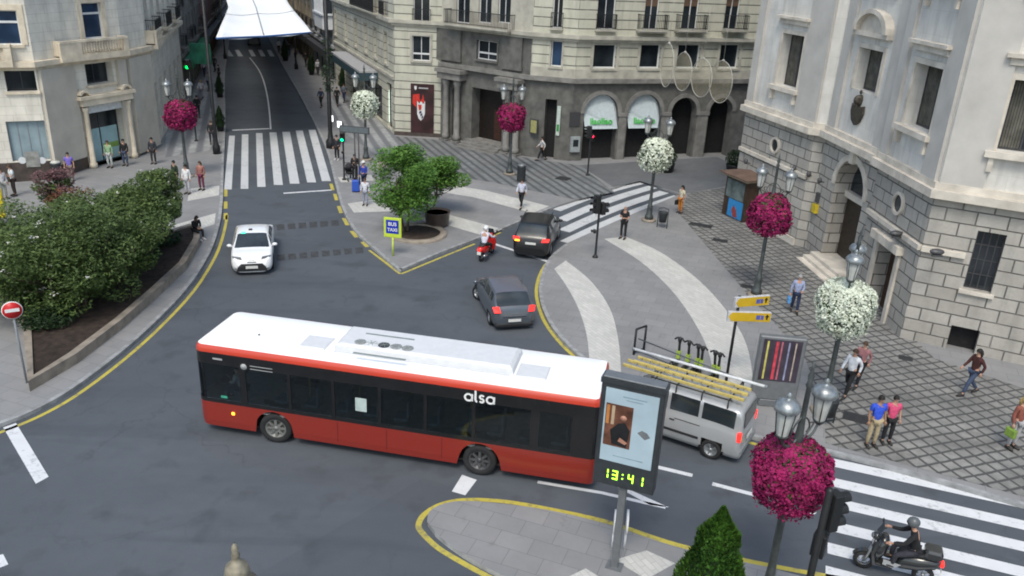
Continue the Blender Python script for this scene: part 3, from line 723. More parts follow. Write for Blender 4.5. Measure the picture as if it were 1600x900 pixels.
# rounded part right of the portal
F3 = Fac(cb, K[2], K[3], CGR)
dk = F3.rect(850, 155, 868, 240); dk = (dk[0], dk[1], 0.1, dk[3]); w3 = F3.rect(861, 64, 878, 104); w3u = F3.rect(864, -20, 880, 44); w3b = (w3u[0], w3u[1], 12.8, 15.2)
F3.wall(0, ZL, [dk+(.7,)]); F3.wall(ZL, HB, [w3, w3u, w3b], CST)
F3.window(w3, .25, 1, 1, WFR, GLASSB, surround=.12, sm=CPL); F3.window(w3u, .2, 2, 1, WFR, sill=False); F3.window(w3b, .2, 2, 1, WFR, sill=False); F3.balcony(w3u[0]-.1, w3u[1]+.1, w3u[2]+.02, .25, 1.0)
g = MB(); g.box(dk[0], dk[1], -.69, -.62, .1, dk[3], 0, F3.M); g.build('door', DARK, cb, 'w')
g = MB(); a = F3.uz(870, 190)[0]; g.box(a, a+.25, .05, .12, 1.9, 4.0, 0, F3.M); g.build('banner', mat('pale_banner', (0.45, 0.52, 0.48), 0.7), cb, 'w')
g = MB(); g.box(a+.04, a+.21, .121, .13, 2.2, 2.7, 0, F3.M); g.build('banner_mark', mat('green_mark', (0.03, 0.25, 0.05), 0.6), cb, 'w')
pn = F2.rect(829, 186, 841, 209); g = MB(); g.box(pn[0], pn[1], .0, .09, pn[2], pn[3], 0, F2.M); nb = g.build('notice_board', DFR, cb, 'w'); g = MB(); g.box(pn[0]+.08, pn[1]-.08, .09, .1, pn[2]+.08, pn[3]-.08, 0, F2.M); g.build('notice', mat('yellowish_notice', (0.30, 0.29, 0.12), 0.7), nb, 'w')
# arcade face
F4 = Fac(cb, K[3], K[4], CGR)
ar = []
for a, b, ys in ((912, 964, 190), (980, 1030, 190), (1047, 1086, 190), (1106, 1142, 190)):
    u0 = F4.uz(a, ys)[0]; u1 = F4.uz(b, ys)[0]; ar.append((u0, u1))
zs = 3.55
holes = [(a, b, 0.0, zs+(b-a)/2, 0.7) for a, b in ar]
F4.wall(0, ZL, holes)
for i, (a, b) in enumerate(ar): F4.arch((a+b)/2, b-a, zs, 0, CGR, 0.7, 0.3, CGL)
for i, (a, b) in enumerate(ar[:-1]):
    c = ar[i+1][0]; g = MB(); g.box(b+.02, c-.02, -.02, .16, 3.3, 3.55, 0, F4.M); g.build('impost', CGL, cb, 'w')
    g = MB(); g.box(b+.12, c-.12, -.02, .1, 0, 3.29, 0, F4.M); g.build('pier', CGL, cb, 'w')
ws = []
for x0, x1 in ((927, 963), (1000, 1032), (1058, 1094), (1124, 1155)):
    ws.append(F4.rect(x0, 69, x1, 107))
wus = []
for x0, x1 in ((934, 962), (1008, 1030), (1068, 1092), (1134, 1156)):
    q = F4.rect(x0, -20, x1, 46); wus.append(q)
wus2 = [(a, b, 12.8, 15.2) for a, b, c, d_ in wus]; wus3 = []
F4.wall(ZL, HB, ws+wus+wus2+wus3, CST)
for i, h in enumerate(ws): F4.window(h, .28, 1, 1, WFR, GLASS, surround=.2, sm=CPL, fw=.09)
for i, h in enumerate(wus): F4.window(h, .2, 2, 1, WFR, GLASS, sill=False, blind=0.0 if i == 0 else .45); F4.balcony(h[0]-(.1 if i in (0, 3) else .55), h[1]+(.1 if i == 0 else .55), max(h[2], ZU+.2)+.02, .3 if i == 0 else .7, 1.0)
for h in wus2+wus3: F4.window(h, .2, 2, 1, WFR, GLASS, sill=False)
# white shop awnings in the first two arches
AWN = mat('white_awning_cloth', (0.44, 0.50, 0.53), 0.8, var=0.08); GRN = mat('green_lettering', (0.05, 0.42, 0.06), 0.6, var=0.05)
for i in (0, 1):
    a, b = ar[i]; g = MB(); n = 12; r = (b-a)/2; uc2 = (a+b)/2; vs = []
    for k in range(n+1):
        t_ = pi*k/n; vs.append((uc2+(r-.03)*cos(t_), -.25, zs+(r-.03)*sin(t_)))
    zb = 2.45
    g.add([(a+.03, .25, zb), (b-.03, .25, zb)]+vs, [tuple([0, 1]+list(range(2, n+3)))], 0, False, F4.M)
    aw = g.build('awning', AWN, cb, 'w')
    p = F4.M @ Vector((uc2, .16, zb+.52)) - Vector(cb.location)
    sl_ = Vector((F4.n.x*-.27, F4.n.y*-.27, 1)).normalized()
    lettering('llaollao', .62, GRN, aw, p-Vector(aw.location), F4.t, sl_, .01)
    g = MB(); g.box(a+.02, b-.02, -.68, -.62, 0.1, 2.6, 0, F4.M); g.build('shop_front', DARK, cb, 'w')
pq = F4.uz(897, 235); g = MB(); g.box(pq[0]-.35, pq[0]+.35, .0, .2, .8, 1.9, 0, F4.M); cm = g.build('cash_machine', mat('pale_cash_machine', (0.3, 0.33, 0.34), 0.5), cb, 'w'); g = MB(); g.box(pq[0]-.2, pq[0]+.2, .2, .21, 1.2, 1.7, 0, F4.M); g.build('screen', GLASS, cm, 'w')
pq = F4.uz(900, 186); g = MB(); g.box(pq[0]-.5, pq[0]+.3, .0, .06, pq[1]-.5, pq[1]+.5, 0, F4.M); g.build('wall_plaque', DFR, cb, 'w')
profile_band(cb, [K[1], K[2], K[3], K[4]], ZL-.18, ZL+.12, .35, CGL); profile_band(cb, [K[2], K[3], K[4]], ZL+.123, ZL+.75, .06, CPL)
profile_band(cb, line, ZU-.12, ZU+.14, .42, CPL); profile_band(cb, line, ZU-.3, ZU-.123, .25, CPL); profile_band(cb, line, HB-.6, HB, .8, CPL)
profile_band(cb, line, 12.2, 12.4, .3, CPL); profile_band(cb, [KS, K[0]], 4.4, 4.62, .15, CPL)

# ------------------------------------------------------------------ rounded limestone building at the left
Lp = [G(-60, 292)[:2], G(85, 283)[:2], G(137, 266)[:2], G(213, 247)[:2], G(247, 231)[:2]]
dirR = dirL; dirL = Vector((-.275, .961))
Lp[0] = ext(Lp[1], Lp[0], 22)
LE = (Lp[4][0]+dirL.x*20, Lp[4][1]+dirL.y*20)
Lp.append(LE)
lb = thing('limestone_building', 'warm limestone building with stone balconies and columned shop door at the left corner', 'building', (Lp[2][0], Lp[2][1], 0))
backing(lb, inset(Lp, 1.0)+[(LE[0]-14, LE[1]-3), (Lp[0][0]-10, Lp[0][1]+25)], 0, 15.4)
ZB = 7.0
A = Fac(lb, Lp[0], Lp[1], LST)
m1 = A.rect(8, 108, 56, 143); s1 = A.rect(12, 189, 76, 232); u1_ = A.rect(-10, 16, 30, 70); s1 = (s1[0], s1[1], 1.3, s1[3])
A.wall(0, ZB, [m1, s1]); A.wall(ZB, 15.4, [u1_, (u1_[0], u1_[1], 12, 14.6)])
A.window(m1, .6, 2, 1, DFR, GLASS, sm=LPL); 
for k_ in (2, 3, 4): A.box(A.L-3-k_*5.2, A.L-1.6-k_*5.2, 8.2, 10.6, -.02, .05, GLASSB, 'window')
A.window(s1, .25, 4, 1, GFR, mat('pale_blue_shop_glass', (0.24, 0.31, 0.34), 0.25, var=0.2, scale=1.0), sill=False, name='shop_window')
for h in (u1_, (u1_[0], u1_[1], 12, 14.6)): A.window(h, .2, 1, 1, WFR, GLASSB, transom=.66, surround=.3, sm=LPL)
A.box(0, A.L, 0, 1.25, -.02, .1, BRN, 'plinth')
q = A.rect(40, 236, 62, 260); g = MB(); g.box(q[0], q[1], .1, .16, q[2], q[3], 0, A.M); g.build('sign_panel', mat('grey_sign_panel', (0.25, 0.25, 0.23), 0.6, var=.3, scale=4), lb, 'w')
for px in (35, 66): u, z = A.uz(px, 250); A.disc(u, z, .2, WFR, 'round_sticker', .1, .12)
B = Fac(lb, Lp[1], Lp[2], LST); B.wall(0, 15.4, []); B.box(-.1, B.L+.1, 0, .9, -.02, .07, BRN, 'plinth')
B.box(.1, B.L-.1, .91, ZB-.5, -.02, .22, LST, 'pilaster'); C.wall(.05, ZB-.5, [(.3, C.L-.8, 0, ZB-.4, .05)], LPL, 'wall', d=.12) if False else None
C = Fac(lb, Lp[2], Lp[3], LST)
dr = C.rect(139, 172, 198, 254); dr = (max(dr[0], .25), dr[1], .12, dr[3]); mz = C.rect(134, 98, 177, 131); up_ = C.rect(129, 4, 160, 60)
C.wall(0, ZB, [dr+(.8,), mz+(.6,)]); C.wall(ZB, 15.4, [up_, (up_[0], up_[1], 12, 14.6)])
C.window(mz, .6, 2, 1, DFR, GLASS, sm=LPL); C.window(up_, .2, 1, 1, WFR, GLASSB, transom=.7, surround=.3, sm=LPL); C.window((up_[0], up_[1], 12, 14.6), .2, 1, 1, WFR, GLASSB, transom=.7)
f = C.window(dr, .7, 2, 1, DFR, GLASS, sill=False, name='shop_door')
LBG = mat('light_blue_door_film', (0.36, 0.54, 0.56), 0.3, var=.12, scale=1.5); g = MB(); um = (dr[0]+dr[1])/2
g.box(dr[0]+.1, um-.05, -.685, -.672, .2, 2.3, 0, C.M); g.box(um+.05, dr[1]-.1, -.685, -.672, .2, 2.3, 0, C.M); g.build('door_film', LBG, f, 'w')
g = MB(); g.box(um+.1, dr[1]-.12, -.67, -.665, .9, 1.25, 0, C.M); g.build('film_stripe', mat('lime_stripe', (0.25, 0.40, 0.10), 0.5), f, 'w')
for u in (dr[0]-.18, dr[1]+.2):
    g = MB(); g.lathe([(.24, 0), (.24, .3), (.17, .36), (.15, 3.5), (.2, 3.6), (.22, 3.8)], (0, 0, 0), 12, M=Matrix.Translation(C.M @ Vector((u, .25, .12)))); g.build('column', LPL, lb, 'w')
zt = dr[3]+.1; g = MB(); g.box(dr[0]-.5, dr[1]+.5, -.02, .5, zt+.45, zt+.85, 0, C.M); g.box(dr[0]-.7, dr[1]+.65, -.02, .62, zt+.853, zt+1.05, 0, C.M)
for sx, ucx in ((-1, dr[0]-.3), (1, dr[1]+.2)):
    for k in range(8):
        a0 = R(20+k*18); a1 = R(38+k*18)
        for rr in (.42,): g.plate([C.M @ Vector((ucx-sx*.1+sx*rr*cos(a)*(1), -.02, zt+1.0+rr*sin(a))) for a in (a0, a1)]+[C.M @ Vector((ucx-sx*.1+sx*(rr-.14)*cos(a), -.02, zt+1.0+(rr-.14)*sin(a))) for a in (a1, a0)], .5, C.n)
g.build('broken_pediment', LPL, lb, 'w')
g = MB(); g.box(dr[0]+.05, dr[1]-.05, .0, .12, zt-.08, zt+.42, 0, C.M); g.build('shop_sign', mat('white_shop_sign', (0.6, 0.62, 0.62), 0.5), lb, 'w')
E_ = Fac(lb, Lp[3], Lp[4], LST); E_.wall(0, 15.4, []); E_.box(.15, E_.L-.1, 0.3, ZB-.5, -.02, .30, LST, 'pilaster'); C.box(C.L-.75, C.L-.1, 0.3, ZB-.5, -.02, .28, LST, 'pilaster')
H = Fac(lb, Lp[4], Lp[5], LST); hh = [(1+k*3.2, 2.6+k*3.2, z, z+2.4) for k in range(6) for z in (7.8, 11.6)]; hg = [(1+k*3.2, 2.9+k*3.2, .3, 4.2) for k in range(6)]
H.wall(0, 15.4, hh+hg)
for h in hh: H.window(h, .25, 2, 1, GFR, sm=LPL)
for h in hg: H.window(h, .5, 1, 1, DFR, sill=False, name='shop_window')
for k in range(3): H.balcony(.5+k*6.4, 4+k*6.4, 7.6, .7, 1.0, slab=LPL)
profile_band(lb, Lp, ZB-.3, ZB, .45, LPL); profile_band(lb, Lp, ZB-.5, ZB-.303, .22, LPL); profile_band(lb, Lp, 14.9, 15.4, .8, LPL); profile_band(lb, Lp, 11.2, 11.4, .3, LPL)
def stone_balcony(F, u0, u1, z, proj=.75):
    mb = MB(); mb.box(u0, u1, .0, proj, z-.25, z, 0, F.M); o = mb.build('balcony', LPL, lb, 'w'); g = MB(); h = .95
    g.box(u0, u1, proj-.2, proj, z+h-.14, z+h, 0, F.M); g.box(u0, u1, proj-.18, proj-.02, z+.0, z+.12, 0, F.M)
    for a, b in ((u0, u0+(u1-u0)*.3), (u1-.35, u1)): g.box(a, b, proj-.17, proj-.03, z+.12, z+h-.14, 0, F.M)
    n = int((u1-u0)*.62/.2)
    for k in range(n):
        u = u0+(u1-u0)*.33+k*.2
        if u > u1-.45: break
        g.lathe([(.05, 0), (.075, .2), (.04, .5), (.06, .69)], (0, 0, 0), 6, M=Matrix.Translation(F.M @ Vector((u, proj-.1, z+.12))))
    for u in (u0, u1-.16): g.box(u, u+.16, .0, proj-.2, z+.1, z+h, 0, F.M)
    g.build('balustrade', LPL, o, 'w')
q = C.rect(100, 70, 206, 75, .7); stone_balcony(C, -1.2, C.L-.1, ZB+.003)
stone_balcony(A, A.L-7, A.L-1.0, ZB+.003); stone_balcony(H, .1, 3.2, ZB+.003)

# ------------------------------------------------------------------ stone bank building at the right
Rp = [(13.1, 48.3), (14.95, 41.75)]; Rq = [(15.45, 41.4), (16.0, 35.7)]; Rr = [(15.75, 35.5), (15.85, 30.45), (24.5, 26.0)]
bk = thing('bank_building', 'monumental pale stone building with rusticated base and arched doorway at the right', 'building', (15.85, 30.45, 0))
backing(bk, inset([(13.1, 48.3), (15.2, 41.5), (16.0, 35.6), (15.85, 30.45), (24.5, 26.0)], 1.2)+[(45, 30), (45, 52), (17, 53)], 0, 22)
ZC1 = 6.3
def cyl_window(F, px, py, r=.33):
    u, z = F.uz(px, py); F.ringm(u, z, r, r+.13, RTR, 'round_window_surround', .1); F.disc(u, z, r-.003, GLASS, 'round_window', -.02, .02)
def upper_win(F, h, ped=None, sill=True):
    f = F.window(h, .55, 2, 1, DFR, GLASS, surround=.22, sm=RTR, sill=False)
    g = MB(); n_ = 7; u_ = h[0]+.08; wv_ = (h[1]-h[0])*.42/n_
    for k in range(n_): g.box(u_+k*wv_, u_+(k+.8)*wv_, -.536-.006*(k % 2), -.530, h[2]+.08, h[3]-.08, 0, F.M)
    g.build('curtain', mat('dusky_curtain', (.10, .095, .08), .9, var=.4, scale=3), f, 'w')
    if sill:
        g = MB(); g.box(h[0]-.35, h[1]+.35, -.02, .32, h[2]-.22, h[2]-.003, 0, F.M)
        for u in (h[0]-.18, h[1]+.0): g.box(u, u+.18, -.02, .22, h[2]-.75, h[2]-.223, 0, F.M)
        g.build('sill', RTR, f, 'w')
    g = MB(); zt = h[3]+.75
    if ped == 'flat': g.box(h[0]-.45, h[1]+.45, -.02, .36, zt, zt+.14, 0, F.M); g.box(h[0]-.3, h[1]+.3, -.02, .2, zt-.25, zt-.003, 0, F.M)
    if ped == 'arch':
        uc3 = (h[0]+h[1])/2; w3_ = (h[1]-h[0])/2+.5
        g.box(h[0]-.5, h[1]+.5, -.02, .3, zt-.2, zt-.003, 0, F.M)
        n = 12
        for k in range(n):
            a0, a1 = pi*k/n, pi*(k+1)/n
            g.plate([F.M @ Vector((uc3+w3_*rr*cos(a), -.02, zt+w3_*.62*rr*sin(a))) for a, rr in ((a0, 1), (a1, 1), (a1, .8), (a0, .8))], .42, F.n)
        g.plate([F.M @ Vector((uc3+w3_*.8*cos(pi*k/n), -.02, zt+w3_*.5*sin(pi*k/n))) for k in range(n+1)], .15, F.n)
    if ped: g.build('pediment', RTR, f, 'w')
FA = Fac(bk, Rp[0], Rp[1], RST)
wa = FA.rect(1218, 53, 1252, 138); wa2 = (wa[0], wa[1], wa[3]+3.2, wa[3]+5.5)
FA.wall(0, ZC1, []); FA.wall(ZC1, 22, [wa+(.55,), wa2+(.55,)], RUP); upper_win(FA, wa, 'flat'); upper_win(FA, wa2)
cyl_window(FA, 1212, 227)
g = MB(); g.box(-.02, 0, -6, 0, 0, 22, 0, FA.M); g.build('wall', RUP, bk, 'w')
# return between the pier and the recessed door bay
FAr = Fac(bk, Rp[1], Rq[0], RST); FAr.wall(0, ZC1, []); FAr.wall(ZC1, 22, [], RUP)
FB = Fac(bk, Rq[0], Rq[1], RST)
dl = FB.uz(1296, 330)[0]; dh = FB.uz(1345, 330)[0]; rw = (dh-dl)/2; zsd = 4.1
FB.wall(0, ZC1, [(dl, dh, 0.0, zsd+rw, .9)]); wb = FB.rect(1338, 76, 1376, 146); wb2 = (wb[0], wb[1], wb[3]+3.0, wb[3]+5)
FB.arch((dl+dh)/2, dh-dl, zsd, 0, RST, .9, .3, RTR)
FB.wall(ZC1, 22, [wb+(.55,), wb2+(.55,)], RUP); upper_win(FB, wb, 'arch', False); upper_win(FB, wb2)
g = MB(); g.box(dl, dh, -.89, -.8, .5, 3.5, 0, FB.M); dd = g.build('door', mat('dark_bronze_door', (0.03, 0.022, 0.016), 0.4, var=.4), bk, 'w'); g = MB(); g.box(dl, dh, -.88, -.6, 3.503, 3.8, 0, FB.M); g.build('transom', RTR, dd, 'w')
g = MB(); g.box(dl, dh, -.9, -.86, 3.8, zsd+rw, 0, FB.M); g.build('fanlight', GLASS, dd, 'w')
g = MB()
for k in range(3): g.box(dl-.25, dh+.2, -.85, 1.15-k*.34, k*.16+.002*k, (k+1)*.16, 0, FB.M)
g.build('steps', RTR, bk, 'w')
g = MB(); g.box((dl+dh)/2-.18, (dl+dh)/2+.18, .0, .22, zsd+rw-.1, zsd+rw+.55, 0, FB.M); g.build('keystone', RTR, bk, 'w')
for px in (1283, ): 
    u, z = FB.uz(px, 0); 
# coat of arms over the door
u, z = FB.uz(1343, 172); g = MB(); EM = mat('bronze_emblem', (0.07, 0.062, 0.05), 0.5, metal=.4, var=.4, scale=8)
g.plate([FB.M @ Vector((u+x, .02, z+y)) for x, y in ((-.5, .25), (-.55, -.1), (-.35, -.5), (0, -.7), (.35, -.5), (.55, -.1), (.5, .25), (.3, .1), (0, .2), (-.3, .1))], .14, FB.n)
g.sph(FB.M @ Vector((u, .1, z+.45)), (.28, .14, .26), 12, 8); g.sph(FB.M @ Vector((u, .1, z+.82)), (.07, .07, .1), 8, 6)
em = g.build('coat_of_arms', EM, bk, 'w')
FC = Fac(bk, Rr[0], Rr[1], RST)
dc = FC.rect(1360, 380, 1402, 480); dc = (max(.4, dc[0]), dc[1], 0.02, 3.15)
dc = (FC.uz(1365, 420)[0], FC.uz(1398, 420)[0], .02, 3.2)
wc = FC.rect(1421, 100, 1466, 207); wc2 = (wc[0], wc[1], wc[3]+2.9, wc[3]+5)
FC.wall(0, ZC1, [dc+(.7,)]); FC.wall(ZC1, 22, [wc+(.55,), wc2+(.55,)], RUP); upper_win(FC, wc, 'flat'); upper_win(FC, wc2)
g = MB(); g.box(dc[0], dc[1], -.69, -.62, .02, dc[3], 0, FC.M); g.build('door', mat('brown_side_door', (0.05, 0.03, 0.02), 0.5, var=.3), bk, 'w')
g = MB(); g.box(dc[0]-.28, dc[0]-.01, -.02, .1, 0, dc[3], 0, FC.M); g.box(dc[1]+.01, dc[1]+.28, -.02, .1, 0, dc[3], 0, FC.M); g.box(dc[0]-.4, dc[1]+.4, -.02, .3, dc[3]+.003, dc[3]+.35, 0, FC.M); g.build('door_surround', RTR, bk, 'w')
cyl_window(FC, 1405, 318, .36)
FCr = Fac(bk, Rq[1], Rr[0], RST); FCr.wall(0, ZC1, []); FCr.wall(ZC1, 22, [], RUP)
FD = Fac(bk, Rr[1], Rr[2], RST)
wd = FD.rect(1571, 125, 1612, 240); wd = (wd[0], wd[0]+1.5, wd[2], wd[3]); wg = FD.rect(1515, 362, 1562, 458); ce = FD.rect(1479, 515, 1526, 560); ce = (ce[0], ce[1], .05, ce[3]+.1)
FD.wall(0, ZC1, [wg+(.4,), ce+(.5,), (6, 7.4, wg[2], wg[3], .4)]); FD.wall(ZC1, 22, [wd+(.5,), (wd[0], wd[1], wd[3]+3, wd[3]+5)], RUP); upper_win(FD, wd, 'flat'); upper_win(FD, (wd[0], wd[1], wd[3]+3, wd[3]+5))
FD.window(wg, .35, 4, 4, DFR, GLASS, sm=RTR, fw=.05, surround=None); FD.window((6, 7.4, wg[2], wg[3]), .35, 4, 4, DFR, GLASS, sm=RTR)
g = MB(); g.box(ce[0], ce[1], -.5, -.45, .05, ce[3], 0, FD.M); g.build('cellar_hatch', DARK, bk, 'w')
# vertical pilasters of the upper floors
for F_, us in ((FA, ((.05, .75), (FA.L-1.9, FA.L-.02))), (FB, ((.1, .9), (FB.L-1.0, FB.L-.1))), (FC, ((.05, .7), (FC.L-1.15, FC.L-.05))), (FD, ((.05, 1.5), (6.6, 8)))):
    for a, b in us: F_.box(a, b, ZC1+.3, 21, -.02, .14, RUP, 'pilaster')
def pb(poly, z0, z1, pr, nm='cornice', m=RTR): profile_band(bk, poly, z0, z1, pr, m, nm)
allp = [Rp[0], Rp[1], Rq[0], Rq[1], Rr[0], Rr[1], Rr[2]]
pb(allp, ZC1-.22, ZC1+.1, .42); pb(allp, ZC1+.103, ZC1+.35, .2); pb(allp, 21.4, 22, .9)
pb(Rp, 3.75, 3.95, .14, 'string_course'); pb(Rr[:2], 3.9, 4.1, .16, 'string_course'); pb([Rr[1], ext(Rr[1], Rr[2], -8.2)], 3.9, 4.1, .16, 'string_course')
pb(Rp, 0, .5, .12, 'plinth')
# floodlights on the ledges
FLM = mat('floodlight_housing', (0.09, 0.09, 0.095), 0.5, metal=.4)
def flood(px, py, zz, lab):
    x, y, z = G(px, py, zz); g = MB(); M_ = Matrix.Translation((0, 0, .12)) @ Matrix.Rotation(R(60), 4, 'Y') @ Matrix.Rotation(R(20), 4, 'X')
    g.lathe([(.05, -.1), (.12, -.04), (.14, .08)], (0, 0, 0), 12, M=M_); g.box(-.03, .03, -.03, .03, 0, .1)
    o = g.build('floodlight', FLM, None); o.location = (x, y, zz); tag(o, lab, 'floodlight', 'floodlights on the ledges of the stone bank')
for px, py, lab in ((1217, 172, 'first floodlight from the left on the upper ledge of the bank'), (1255, 182, 'floodlight on the ledge below the left tall window of the bank'), (1295, 190, 'floodlight on the ledge left of the bronze coat of arms'), (1330, 206, 'small dark floodlight on the ledge under the coat of arms'), (1368, 217, 'upper one of the two neighbouring floodlights right of the coat of arms'), (1378, 230, 'lower one of the two neighbouring floodlights right of the coat of arms'), (1417, 248, 'floodlight on the ledge under the tall right window'), (1487, 279, 'black floodlight on the ledge right of the stone corner')):
    flood(px, py, ZC1+.1, lab)
for px, py, zz, lab in ((1400, 369, 3.95, 'dark floodlight on the low ledge over the side door'), (1463, 398, 4.1, 'big dark floodlight near the corner beside the barred window')):
    x, y, z = G(px, py, zz); g = MB(); g.sph((0, 0, .12), (.28, .16, .12), 12, 8); g.box(-.2, .2, -.12, -.03, -.05, .02); g.tube([(0, 0, 0), (.3, .1, .1)], .03, 6); o = g.build('floodlight', FLM); o.location = (x, y, zz); tag(o, lab, 'floodlight', 'floodlights on the ledges of the stone bank')
for px, py, lab in ((1165, 255, 'small black spotlight on the far end of the low ledge'), (1240, 266, 'black spotlight on the low ledge behind the pink lamp'), (1263, 275, 'black spotlight nearest the recessed arched door'), (1280, 285, 'black spotlight hanging just left of the arched door')):
    x, y, z = G(px, py, 3.95); g = MB(); g.sph((0, 0, .1), (.12, .12, .16), 10, 6); g.tube([(0, 0, .05), (.25, .05, .0)], .03, 6); o = g.build('spotlight', FLM); o.location = (x, y, z); tag(o, lab, 'spotlight', 'black spotlights along the low ledge')
# yellow letter box between the pier and the door
u, z = FAr.L/2, 2.6; g = MB(); p = FB.M @ Vector((.45, .0, 0)); g.box(.2, .62, -.02, .2, 2.2, 2.65, 0, FB.M); o = g.build('letter_box', mat('yellow_box_paint', (0.55, 0.42, 0.03), 0.5)); tag(o, 'small yellow box on the stone wall left of the arched door', 'letter box')
g = MB(); g.box(.28, .55, -.02, .12, 2.75, 3.25, 0, FB.M); o = g.build('wall_box', FLM); tag(o, 'small dark box above the yellow box by the arched door', 'wall box')

# ------------------------------------------------------------------ street fronts behind
def row_building(name_lab, a, b, h, wallm, side, trim, gshop=DARK, nst=4, seed=0, shopc=None):
    rr = random.Random(seed); mid = ((a[0]+b[0])/2, (a[1]+b[1])/2, 0)
    rt = thing('street_building', name_lab, 'building', mid)
    F = Fac(rt, a, b, wallm); nrm = F.n
    backing(rt, [(a[0]-nrm.x*1, a[1]-nrm.y*1), (b[0]-nrm.x*1, b[1]-nrm.y*1), (b[0]-nrm.x*12, b[1]-nrm.y*12), (a[0]-nrm.x*12, a[1]-nrm.y*12)], 0, h)
    n = max(2, int(F.L/3.0)); sp = F.L/n; hs = []; shops = []
    for k in range(n):
        shops.append((k*sp+.3, (k+1)*sp-.3, .2, 3.4))
        for j in range(nst): z = 4.6+j*3.4; hs.append((k*sp+sp/2-.55, k*sp+sp/2+.55, z, z+2.3))
    hs = [q for q in hs if q[3] < h-.6]
    F.wall(0, h, hs+shops)
    for q in shops: F.window(q, .4, 2, 1, DFR, sill=False, name='shop_window')
    for q in hs:
        F.window(q, .2, 2, 1, rr.choice([WFR, GFR, DFR]), sill=False)
        if rr.random() < .6: F.balcony(q[0]-.35, q[1]+.35, q[2]+.02, .5, 1.0, bars=.2, slab=trim)
    profile_band(rt, [a, b], 3.7, 4.0, .2, trim); profile_band(rt, [a, b], h-.5, h, .6, trim)
    g = MB(); g.box(.4, F.L-.4, .05, .9, 3.25, 3.4, 0, F.M); g.box(.4, F.L-.4, .82, .9, 2.7, 3.25, 0, F.M); g.build('shop_fascia', shopc or DFR, rt, 'w')
    return rt, F
def along(p, s): return (p[0]+dirL.x*s, p[1]+dirL.y*s)
def alongR(p, s): return (p[0]+dirR.x*s, p[1]+dirR.y*s)
W1 = mat('ochre_render', (0.25, 0.21, 0.15), 0.9, var=.2, scale=.6, bump=.2); W2 = mat('dusky_red_render', (0.15, 0.095, 0.085), 0.9, var=.3, scale=.6, bump=.2); W3 = mat('pale_grey_render', (0.30, 0.31, 0.32), 0.9, var=.2, scale=.6, bump=.2); W4 = mat('brown_grey_render', (0.16, 0.155, 0.145), 0.9, var=.35, scale=.6, bump=.2)
GRF = mat('green_fascia', (0.02, 0.16, 0.07), 0.6)
row_building('dark grey street building with a green chemist front beyond the limestone corner', LE, along(LE, 22), 11.5, W4, 1, W4, seed=1, shopc=GRF)
row_building('dusky red street building further up the left side', along(LE, 22.3), along(LE, 46), 11.5, W2, 1, W4, seed=2)
row_building('ochre street building at the far left end of the street', along(LE, 46.3), along(LE, 90), 10, W1, 1, W3, seed=3)
rt, F = row_building('pale grey street building with white glazed bay beyond the cream corner', alongR(KS, 15), alongR(KS, .3), 15.8, W3, -1, W3, seed=4)
row_building('ochre building up the right side of the street', alongR(KS, 40), alongR(KS, 15.3), 12, W1, -1, W3, seed=5)
row_building('brown grey building at the far right end of the street', alongR(KS, 90), alongR(KS, 40.3), 10.5, W4, -1, W3, seed=6)
# white glazed bay
g = MB(); g.box(F.L-5.5, F.L-.4, .02, 1.1, 5.6, 7.0, 0, F.M); g.box(F.L-5.7, F.L-.2, .02, 1.25, 7.003, 7.2, 0, F.M)
for k in range(7): g.box(F.L-5.5+k*.8, F.L-5.28+k*.8, .9, 1.1, 7.2, 15.5, 0, F.M)
bay = g.build('glazed_bay', mat('white_bay_timber', (0.6, 0.62, 0.64), 0.5), rt, 'w'); g = MB(); g.box(F.L-5.45, F.L-.45, .02, .95, 7.2, 15.5, 0, F.M); g.build('bay_glass', GLASS, bay, 'w')
# green cross of the chemist
FG = Fac(cb, LE, along(LE, 10), W4)
# ------------------------------------------------------------------ plants
def leafmat(name, a, b, tr=0.3):
    t = NT(name); t.rough(0.6); v = t.noise(1.1, 4); t2 = t.noise(9, 3)
    c = t.mix(t.ramp(v, .38, .66), a, b); c = t.mix(t.ramp(t2, .4, .7, 0, .6), c, tuple(x*1.7 for x in b)); t.col(c)
    t.b.inputs['Specular IOR Level'].default_value = .25
    return t.m
LEAF1 = leafmat('dark_olive_leaf', (0.030, 0.056, 0.016), (0.080, 0.118, 0.034))
LEAF2 = leafmat('fresh_green_leaf', (0.034, 0.092, 0.016), (0.095, 0.195, 0.034))
LEAF3 = leafmat('conifer_leaf', (0.018, 0.055, 0.009), (0.05, 0.12, 0.016))
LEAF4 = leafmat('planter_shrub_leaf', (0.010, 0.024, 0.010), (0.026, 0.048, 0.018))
BARK = mat('grey_brown_bark', (0.085, 0.065, 0.048), 0.9, var=.35, scale=8, bump=.5)
SOIL = mat('dark_soil', (0.035, 0.024, 0.018), 0.95, var=.5, scale=5, bump=.6)
FLW = mat('white_blossom', (0.62, 0.60, 0.56), 0.7, var=.1)
